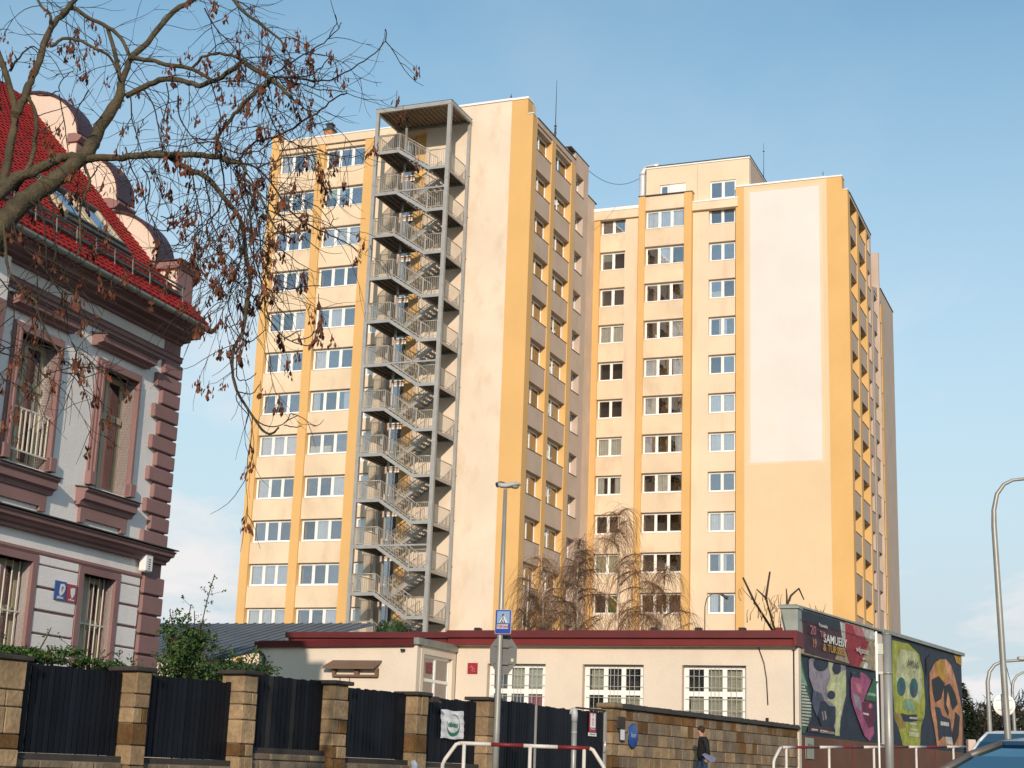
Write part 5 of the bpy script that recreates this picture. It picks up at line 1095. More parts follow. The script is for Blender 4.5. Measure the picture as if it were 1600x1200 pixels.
b = MB(); b.prism([(-0.085, -0.018), (-0.062, -0.018), (0.0, 0.105), (0.062, -0.018), (0.085, -0.018), (0.0, 0.148)], -0.0095, -0.0091, 'y')
m_paleg = mat('sign white', (0.62, 0.63, 0.63), 0.45, 0.03, 3)
b = MB()
b.prism([(-0.080, -0.018), (-0.052, -0.018), (-0.008, 0.075), (-0.012, 0.10)], -0.012, -0.0095, 'y'); b.prism([(0.045, -0.018), (0.085, -0.018), (0.012, 0.12), (0.004, 0.085)], -0.012, -0.0095, 'y'); b.prism([(-0.028, -0.018), (-0.016, -0.018), (0.004, 0.045), (-0.002, 0.06)], -0.012, -0.0095, 'y'); b.prism([(0.008, -0.018), (0.022, -0.018), (0.006, 0.06), (0.0, 0.045)], -0.012, -0.0095, 'y')
obj('walking_figure', b, m_paleg, t)
b = MB(); b.prism([(-0.115, -0.125), (0.10, -0.125), (0.10, -0.045), (-0.115, -0.045)], -0.006, -0.0035, 'y'); obj('text_panel', b, mat('sign pinkish', (0.42, 0.40, 0.46), 0.45, 0.03, 3), t)
obj('lettering', text_mesh('7-20 hod', 0.058, m_redp, 0.001, bold=0.002), None, t, (-0.005, -0.008, -0.085), (pi/2, 0, 0))
b = MB(); b.box(-0.10, -0.0, 0.012, 0.05, 0.12, 0.15); b.box(-0.10, 0.0, 0.012, 0.05, -0.13, -0.10); obj('bracket', b, m_lampgrey, t)
t = thing('stop_sign', 'grey unpainted back of a tall octagonal road sign behind the lamp post', 'road sign', (L0.x+0.07, L0.y+0.12, 2.06), -0.1)
oc = [(0.255*cos(radians(22.5+45*i))*1.02, 0.345*sin(radians(22.5+45*i))*1.06) for i in range(8)]
m_back = mat('sign back aluminium', (0.09, 0.095, 0.095), 0.5, 0.1, 3, metal=0.3)
b = MB(); b.prism(oc, 0.0, 0.012, 'y'); obj('plate', b, m_back, t)
b = MB(); b.box(-0.17, 0.17, -0.022, -0.001, 0.14, 0.165); b.box(-0.17, 0.17, -0.022, -0.001, -0.165, -0.14); b.box(-0.10, 0.10, -0.05, -0.023, 0.12, 0.18); b.box(-0.10, 0.10, -0.05, -0.023, -0.18, -0.12); obj('bracket', b, m_back, t)
b = MB(); b.box(0.14, 0.185, -0.0035, -0.0005, -0.12, -0.065); obj('sticker', b, mat('yellow sticker', (0.55, 0.55, 0.3), 0.6), t)
# thin post by the gate
t = thing('steel_post', 'plain grey steel post with bent cap in front of the gate', 'post', (1.31, 28.0, ground_z(28)))
zt = 1.16-ground_z(28)
b = MB(); b.tube([(0, 0, 0), (0, 0, zt-0.16)], 0.047, 12); obj('tube', b, m_pole, t); b = MB(); b.tube([(0.0, 0, zt-0.22), (0.0, 0, zt-0.10), (-0.01, 0, zt-0.03), (-0.04, 0, zt-0.0)], [0.055, 0.058, 0.056, 0.03], 12); b.tube([(-0.07, 0, zt-0.10), (-0.055, 0, zt-0.02), (0, 0, zt)], 0.026, 8); b.tube([(0, 0, zt-0.42), (0, 0, zt-0.40)], 0.052, 12); obj('cap', b, m_lampgrey, t)
# thick post with sign seen edge on
t = thing('sign_post', 'thick grey steel post carrying a sign seen edge on before the posters', 'post', (5.86, 24.0, ground_z(24)), -0.233)
zt = 2.27-ground_z(24)
b = MB(); b.tube([(0, 0, 0), (0, 0, zt)], 0.066, 16); b.tube([(0, 0, zt), (0, 0, zt+0.02)], 0.072, 16); obj('pole', b, m_pole, t)
b = MB(); b.box(-0.17, 0.04, -0.03, 0.03, zt-0.30, zt-0.14); b.box(-0.14, 0.04, -0.03, 0.03, zt-0.60, zt-0.56); b.tube([(0, 0, zt-0.60), (0, 0, zt-0.56)], 0.074, 12); obj('bracket', b, m_zinc, t)
b = MB(); b.box(-0.172, -0.142, -0.25, 0.25, zt-0.72, zt+0.02); obj('sign_plate', b, m_metal_white, t)
b = MB(); b.tube([(-0.14, 0, 0.1), (-0.157, 0, zt-0.3)], [0.016, 0.016], 8); obj('thin_tube', b, m_metal_white, t)
b = MB(); b.tube([(-0.1417, 0, 0.62), (-0.1428, 0, 0.72)], 0.0175, 8); obj('red_band', b, m_redp, t)
# big lamp on the right
def arc_lamp(name, label, pts, r0, r1, base, head=True, group=None):
    t = thing(name, label, 'street lamp', base, 0, group); b = MB(); n = len(pts)
    P = [Vector(p)-Vector(base) for p in pts]; b.tube([(0, 0, 0)]+P, [r0]+[r0+(r1-r0)*min(1, (i+1)/n*1.3) for i in range(n)], 12); obj('pole', b, m_pole, t)
    return t, P
zb = ground_z(33)
t, P = arc_lamp('street_lamp', 'tall tapering lamp post curving out of the right edge, nearest to the car', [(10.53, 33, 0.8), (10.46, 33, 3.6), (10.41, 33, 5.5), (10.42, 33, 5.85), (10.50, 33, 6.20), (10.66, 33, 6.42), (10.85, 33, 6.52), (11.2, 33, 6.57), (11.9, 33, 6.60)], 0.075, 0.035, (10.58, 33, zb))
b = MB(); b.box(1.15, 1.75, -0.12, 0.12, 6.60-zb-0.06, 6.60-zb+0.06); obj('lamp_head', b, m_lampgrey, t, bevel=0.04)
b = MB(); b.box(-0.20, -0.12, -0.02, 0.02, 5.08-zb, 5.10-zb); obj('hook', b, m_metal_dark, t)
b = MB(); b.tube([(-0.03, 0, 2.55-zb), (0.05, 0, 2.2-zb), (0.07, 0, 1.99-zb)], 0.008, 5); obj('sign_wire', b, m_metal_dark, t)
t, P = arc_lamp('street_lamp', 'middle distance arched lamp with long level arm beyond the van', [(21.54, 70, 2.36), (21.52, 70, 4.7), (21.62, 70, 5.15), (21.85, 70, 5.45), (22.2, 70, 5.62), (23.0, 70, 5.70), (24.2, 70, 5.78)], 0.11, 0.06, (21.6, 70, -0.25))
b = MB(); b.box(1.3, 2.2, -0.15, 0.15, 5.95, 6.12); obj('lamp_head', b, m_lampgrey, t, bevel=0.04)
t, P = arc_lamp('street_lamp', 'smallest and farthest arched lamp at the right edge of the street', [(29.1, 90, 3.2), (29.05, 90, 5.6), (29.12, 90, 6.1), (29.35, 90, 6.45), (29.7, 90, 6.65), (30.6, 90, 6.72)], 0.11, 0.06, (29.2, 90, -0.25))
t = thing('round_sign', 'white round sign disc with worn print fixed behind the right lamp post', 'road sign', (10.51, 33.12, 1.76), -0.05)
b = MB(); b.lathe([(0, -0.01), (0.225, -0.01), (0.232, 0), (0.225, 0.01), (0, 0.01)], n=36, f=lambda x, y, z: (x, z, y)); obj('plate', b, mat('bright white sheeting', (0.85, 0.84, 0.80), 0.5, 0.02, 3), t)
b = MB(); b.bar((-0.16, -0.013, 0.09), (-0.07, -0.013, 0.105), 0.004, 0.012); b.bar((0.05, -0.013, 0.10), (0.18, -0.013, 0.09), 0.004, 0.010); b.bar((-0.14, -0.013, -0.10), (-0.04, -0.013, -0.105), 0.004, 0.014)
b.tube([(0.05, -0.013, -0.125), (0.10, -0.013, -0.115), (0.145, -0.013, -0.08), (0.165, -0.013, -0.03)], [0.006, 0.009, 0.007, 0.003], 5); obj('worn_print', b, mat('grey print', (0.25, 0.25, 0.25), 0.7), t)
# striped pedestrian railings
m_rw, m_rr = mat('railing white paint', (0.62, 0.58, 0.54), 0.5, 0.08, 4, stain=0.25, stain_col=(0.35, 0.27, 0.2)), mat('railing red paint', (0.17, 0.018, 0.02), 0.5, 0.1, 4)
def railing(label, x0, x1, y0, y1, ztop, r, bars, posts, slope, mids=(), zdrop=1.05, ends=(True, True)):
    t = thing('pedestrian_railing', label, 'railing', (x0, y0, ztop-zdrop), 0, 'striped pedestrian railings by the street')
    W = lambda s, z: (s, (y1-y0)*s/(x1-x0), zdrop+z+slope*s)
    for i, (a, c) in enumerate(zip(bars[:-1], bars[1:])):
        b = MB(); b.tube([W(a, 0), W(c, 0)], r, 10); obj('rail', b, m_rw if i % 2 == 0 else m_rr, t)
    for s in posts: b = MB(); b.tube([W(s, -zdrop), W(s, -r*0.5)], r*0.92, 10); obj('post', b, m_rw, t)
    for s in mids: b = MB(); b.tube([W(s, -zdrop+0.05), W(s, -r)], r*0.3, 6); obj('baluster', b, m_rr, t)
    L = x1-x0
    if ends[0]: b = MB(); b.tube([W(0, 0), W(-0.06, -0.02), W(-0.22, -0.25), W(-0.25, -0.32), W(-0.26, -zdrop)], r, 10); obj('end_bend', b, m_rw, t)
    if ends[1]: b = MB(); b.tube([W(L, 0), W(L+0.05, -0.02), W(L+0.21, -0.25), W(L+0.235, -0.32), W(L+0.245, -zdrop)], r, 10); obj('end_bend', b, m_rw, t)
railing('left striped railing with sloped ends standing before the dark gate', -0.58, 1.36, 24, 24, 0.425, 0.030, [0, 0.46, 0.95, 1.46, 1.94], [0.06, 1.05, 1.86], -0.005, zdrop=1.25)
railing('right striped railing with thin red uprights before the brown plinth', 6.37, 14.6, 36, 47.66, 0.80, 0.033, [0, 0.38, 1.16, 1.94, 2.7, 3.57, 4.45, 5.21, 6.14, 7.02, 7.83, 8.23], [0.13, 1.5, 3.1, 4.8, 6.47], 0.060, mids=(0.76, 2.32, 3.98, 5.64, 7.34), zdrop=1.5, ends=(True, False))
t = thing('bollard', 'pale pinkish square concrete post at the end of the poster building', 'bollard', (13.3, 45.0, -0.3)); b = MB(); b.box(-0.11, 0.11, -0.11, 0.11, 0, 1.70); obj('shaft', b, mat('pink concrete', (0.6, 0.47, 0.40), 0.9, 0.05, 3), t, bevel=0.015)
t = thing('bollard', 'thin short white marker post between the railing and the van', 'bollard', (12.2, 40.0, -0.3)); b = MB(); b.tube([(0, 0, 0), (0, 0, 1.03)], 0.05, 10); obj('shaft', b, m_metal_white, t)
t = thing('litter_tube', 'pale bluish plastic tube standing under the dark fence boards', 'tube', SW(0.6, 8.5, -0.6), -S_AZ); b = MB(); b.tube([(0, 0, 0), (0.0, 0, 0.55), (0, -0.02, 0.72), (0, -0.06, 0.76)], [0.07, 0.07, 0.07, 0.05], 12); obj('tube', b, mat('bluish white plastic', (0.45, 0.5, 0.58), 0.5), t)

# ------------------------------------------------------------------ vehicles
m_carblue = mat('deep blue car paint', (0.006, 0.045, 0.11), 0.22, 0.03, 2, spec=0.7); m_vanw = mat('white van paint', (0.55, 0.57, 0.60), 0.3, 0.03, 2, spec=0.5)
m_carglass = glass('car glass', 0.06, (0.10, 0.2, 0.22), gl=(0.22, 0.36, 0.42)); m_rub = mat('black rubber', (0.015, 0.015, 0.016), 0.8, 0.2, 5); m_rim = mat('alloy rim', (0.4, 0.4, 0.42), 0.35, 0.05, 3, metal=0.7); m_pillar = mat('taupe pillar trim', (0.12, 0.10, 0.085), 0.4, 0.1, 3, spec=0.5)
def vehicle(name, label, cat, loc, rz_, prof, W, paint, glass_z, wheels, wr, pillars, seats=True):
    """prof: side outline (y along the car, nose at -y; z up), lower body then greenhouse"""
    body, green = prof; t = thing(name, label, cat, loc, rz_)
    b = MB(); h = W/2; ring = []
    n = len(body)
    for x, ins in ((-h, 0.05), (-h+0.10, 0), (h-0.10, 0), (h, 0.05)):
        ring.append([(x, y*(1-ins*0.3), z if ins == 0 else z-0.02 if z > 0.5 else z+0.03) for y, z in body])
    k = 0
    for r_ in ring: b.v += r_
    for i in range(3):
        for j in range(n): j2 = (j+1) % n; b.f.append((i*n+j, i*n+j2, (i+1)*n+j2, (i+1)*n+j)); b.m.append(0); b.sm.append(False)
    b.f.append(tuple(range(n-1, -1, -1))); b.f.append(tuple(range(3*n, 4*n))); b.m += [0, 0]; b.sm += [False, False]
    o_ = obj('body', b, paint, t, bevel=0.03)
    # greenhouse: glass shell, roof and pillars
    hb, ht = h-0.06, h-0.20; zb_, zt_ = green[0][1], max(z for y, z in green)
    def G(y, z, s): f = (z-zb_)/(zt_-zb_); return (s*(hb+(ht-hb)*f), y, z)
    b = MB()
    for s in (-1, 1): b.face([G(y, z, s) for y, z in green])
    for (p, q) in zip(green[:-1], green[1:]):
        if not (p[1] > zt_-0.09 and q[1] > zt_-0.09): b.face([G(*p, -1), G(*q, -1), G(*q, 1), G(*p, 1)])
    obj('windows', b, m_carglass, t)
    b = MB(); top = [p for p in green if p[1] > zt_-0.09]
    for (p, q) in zip(top[:-1], top[1:]): b.hexa([(-ht-0.01, p[0], p[1]), (-ht-0.01, q[0], q[1]), (ht+0.01, q[0], q[1]), (ht+0.01, p[0], p[1]), (-ht, p[0], p[1]+0.04), (-ht, q[0], q[1]+0.04), (ht, q[0], q[1]+0.04), (ht, p[0], p[1]+0.04)])
    obj('roof', b, paint, t)
    b = MB()
    for s in (-1, 1):
        for (p, q) in zip(green[:-1], green[1:]): b.tube([Vector(G(*p, s))*1.0, Vector(G(*q, s))], 0.045, 6)
        for y in pillars: b.bar(G(y, zb_, s), G(y, zt_-0.02, s), 0.05, 0.09)
    obj('pillars', b, m_pillar if paint is m_carblue else paint, t)
    for s in (-1, 1):
        b = MB(); y0 = green[0][0]+0.35; b.box(s*h-0.02 if s > 0 else -h-0.20, s*h+0.20 if s > 0 else -h+0.02, y0-0.06, y0+0.08, zb_+0.0, zb_+0.17); obj('mirror', b, m_lampgrey if paint is m_carblue else paint, t, bevel=0.04)
        b = MB(); y0 = body[0][0]; b.box(s*(h-0.34)-0.16, s*(h-0.34)+0.16, -L_nose-0.02, -L_nose+0.15, 0.62, 0.80); obj('headlight', b, m_alu, t, bevel=0.04)
        for y in wheels:
            b = MB(); b.tube([(s*(h-0.20), y, wr), (s*(h+0.01), y, wr)], wr, 22); w_ = obj('wheel', b, m_rub, t); b = MB(); b.tube([(s*(h+0.005), y, wr), (s*(h+0.02), y, wr)], wr*0.62, 16); obj('rim', b, m_rim, w_)
    b = MB(); b.box(-0.3, 0.3, -L_nose-0.03, -L_nose+0.05, 0.42, 0.54); obj('number_plate', b, m_white, t)
    if seats:
        for s in (-0.38, 0.38): b = MB(); b.box(s-0.24, s+0.24, 0.1, 0.3, 0.5, 1.15); b.box(s-0.13, s+0.13, 0.12, 0.24, 1.17, 1.38); obj('seat', b, m_rub, t, bevel=0.05)
    b = MB(); b.box(-h+0.1, h-0.1, green[0][0]+0.15, green[0][0]+0.6, zb_-0.12, zb_+0.03); obj('dashboard', b, m_rub, t)
    return t
L_nose = 2.12
car_prof = ([(-2.1, 0.25), (-2.12, 0.55), (-2.0, 0.80), (-1.1, 0.98), (1.7, 1.02), (2.05, 0.95), (2.1, 0.5), (2.05, 0.25)],
            [(-1.35, 0.98), (-0.95, 1.20), (-0.50, 1.40), (-0.05, 1.53), (0.5, 1.60), (1.2, 1.58), (1.65, 1.50), (1.98, 1.0)])
vehicle('parked_car', 'deep blue hatchback with dark windscreen pillar cut off by the right edge', 'car', (5.72, 16.3, ground_z(16.3)+0.03), -0.98, car_prof, 1.80, m_carblue, 1.0, (-1.35, 1.3), 0.31, (0.15, 1.05))
L_nose = 2.4
van_prof = ([(-2.4, 0.3), (-2.42, 0.8), (-2.2, 1.05), (-1.65, 1.15), (2.35, 1.15), (2.4, 0.6), (2.4, 0.3)],
            [(-1.7, 1.15), (-1.25, 1.65), (-0.95, 1.88), (-0.5, 1.93), (2.1, 1.93), (2.3, 1.85), (2.36, 1.15)])
vehicle('parked_van', 'white van parked behind the blue car under the far lamps', 'van', (14.5, 43.4, ground_z(42)-0.1), -0.95, van_prof, 1.9, m_vanw, 1.15, (-1.6, 1.5), 0.33, (-0.55, 0.8))
# ------------------------------------------------------------------ the walking person
def person():
    px, py = 5.30, 41.6; g = ground_z(py)
    t = thing('person', 'person in black top and blue jeans walking past the stone wall, head bowed', 'person', (px, py, g), 0.0)
    t.scale = (0.93, 0.93, 0.93)
    J = [(0.02, 0, 0.98), (0.01, 0, 1.12), (0.0, 0, 1.28), (-0.01, 0, 1.42), (-0.035, 0, 1.50), (-0.075, 0, 1.575), (-0.085, 0, 1.66), (-0.075, 0, 1.715),
         (0.04, -0.10, 0.94), (0.06, -0.10, 0.52), (0.16, -0.10, 0.10), (0.08, -0.10, 0.04),
         (0.0, 0.10, 0.94), (-0.12, 0.10, 0.50), (-0.14, 0.10, 0.09), (-0.25, 0.10, 0.04),
         (0.0, -0.15, 1.41), (0.04, -0.23, 1.36), (0.10, -0.25, 1.12), (0.09, -0.24, 0.92), (0.08, -0.24, 0.84),
         (0.0, 0.15, 1.41), (0.0, 0.22, 1.36), (0.06, 0.24, 1.12), (-0.04, 0.22, 0.93), (-0.06, 0.21, 0.85)]
    E = [(0, 1), (1, 2), (2, 3), (3, 4), (4, 5), (5, 6), (6, 7), (0, 8), (8, 9), (9, 10), (10, 11), (0, 12), (12, 13), (13, 14), (14, 15), (3, 16), (16, 17), (17, 18), (18, 19), (19, 20), (3, 21), (21, 22), (22, 23), (23, 24), (24, 25)]
    R = [(0.13, 0.15), (0.12, 0.14), (0.13, 0.16), (0.09, 0.13), (0.055, 0.055), (0.08, 0.07), (0.09, 0.075), (0.06, 0.055), (0.10, 0.095), (0.065, 0.06), (0.045, 0.045), (0.035, 0.04), (0.10, 0.095), (0.065, 0.06), (0.045, 0.045), (0.035, 0.04),
         (0.07, 0.07), (0.065, 0.065), (0.05, 0.05), (0.035, 0.035), (0.035, 0.022), (0.07, 0.07), (0.065, 0.065), (0.05, 0.05), (0.035, 0.035), (0.035, 0.022)]
    me = bpy.data.meshes.new('body'); me.from_pydata(J, E, []); o = bpy.data.objects.new('body', me); C.objects.link(o); o.parent = t
    o.modifiers.new('skin', 'SKIN'); o.modifiers.new('sub', 'SUBSURF').levels = 2; o.modifiers['sub'].render_levels = 2
    for i, (a, c) in enumerate(R): me.skin_vertices[0].data[i].radius = (a, c)
    me.skin_vertices[0].data[0].use_root = True
    m, n, l, bs = new_mat('person body'); tc = n.new('ShaderNodeTexCoord'); sp = n.new('ShaderNodeSeparateXYZ'); l.new(tc.outputs['Object'], sp.inputs[0])
    cr_ = n.new('ShaderNodeValToRGB'); mr_ = n.new('ShaderNodeMapRange'); mr_.inputs['From Min'].default_value = 0; mr_.inputs['From Max'].default_value = 1.8; l.new(sp.outputs['Z'], mr_.inputs['Value']); l.new(mr_.outputs[0], cr_.inputs[0])
    cr_.color_ramp.interpolation = 'CONSTANT'; el_ = cr_.color_ramp.elements; el_[0].position = 0; el_[0].color = (0.02, 0.02, 0.02, 1); el_[1].position = 0.05; el_[1].color = (0.012, 0.03, 0.075, 1)
    q = el_.new(0.525); q.color = (0.008, 0.008, 0.009, 1); q = el_.new(1.475/1.8); q.color = (0.45, 0.22, 0.15, 1)
    l.new(cr_.outputs[0], bs.inputs['Base Color']); bs.inputs['Roughness'].default_value = 0.85; me.materials.append(m)
    skin = mat('skin', (0.45, 0.23, 0.16), 0.6)
    b = MB(); b.lathe([(0.0, -0.13), (0.16, -0.10), (0.19, 0.02), (0.165, 0.25), (0.15, 0.40), (0.10, 0.50), (0.075, 0.52)], (0.02, 0, 0.96), 20); top = obj('top', b, mat('black knit', (0.010, 0.010, 0.011), 0.95, 0.2, 5), t)
    b = MB(); b.lathe([(0.0, 0.115), (0.055, 0.10), (0.095, 0.05), (0.105, -0.01), (0.08, -0.07), (0.03, -0.10)], (-0.045, 0, 1.665), 16, f=lambda x, y, z: (x, y*0.92, z)); obj('hair', b, mat('dark brown hair', (0.03, 0.018, 0.012), 0.7, 0.2, 8), t)
    b = MB(); b.lathe([(0.0, 0.022), (0.018, 0.01), (0.02, -0.015), (0.0, -0.02)], (-0.17, 0, 1.625), 8); obj('nose', b, skin, t)
    b = MB(); b.lathe([(0.0, 0.009), (0.009, 0), (0, -0.009)], (-0.155, -0.035, 1.655), 8); b.lathe([(0.0, 0.009), (0.009, 0), (0, -0.009)], (-0.155, 0.035, 1.655), 8); obj('eyes', b, m_blk, t)
    for s, (hx, hy, hz) in ((-1, (0.08, -0.24, 0.84)), (1, (-0.06, 0.21, 0.85))):
        b = MB()
        for i in range(4): yy = hy+(i-1.5)*0.0; xx = hx-0.03+0.02*i; b.tube([(xx, yy, hz), (xx-0.004, yy, hz-0.05+0.006*abs(i-1.5)), (xx-0.012, yy+s*-0.012, hz-0.085+0.012*abs(i-1.5))], [0.010, 0.009, 0.006], 6)
        b.tube([(hx-0.035, hy, hz+0.02), (hx-0.055, hy, hz-0.015), (hx-0.055, hy, hz-0.045)], [0.011, 0.010, 0.007], 6); obj('hand', b, skin, t)
    bag = thing('shoulder_bag', 'small bluish grey bag at the walking person\'s hip', 'bag', (px+0.12, py-0.24, g+0.86), 0.0)
    b = MB(); b.prism([(-0.14, 0.05), (-0.10, 0.07), (0.0, 0.03), (0.12, 0.0), (0.17, -0.04), (0.14, -0.10), (0.05, -0.11), (-0.05, -0.05)], -0.05, 0.05, 'y'); obj('pouch', b, mat('bluish leather', (0.10, 0.12, 0.20), 0.6, 0.1, 4), bag, bevel=0.02)
    b = MB(); b.tube([(-0.12, 0, 0.05), (-0.10, -0.02, 0.3), (-0.12, 0.08, 0.52)], 0.008, 5); obj('strap', b, m_rub, bag)
person()
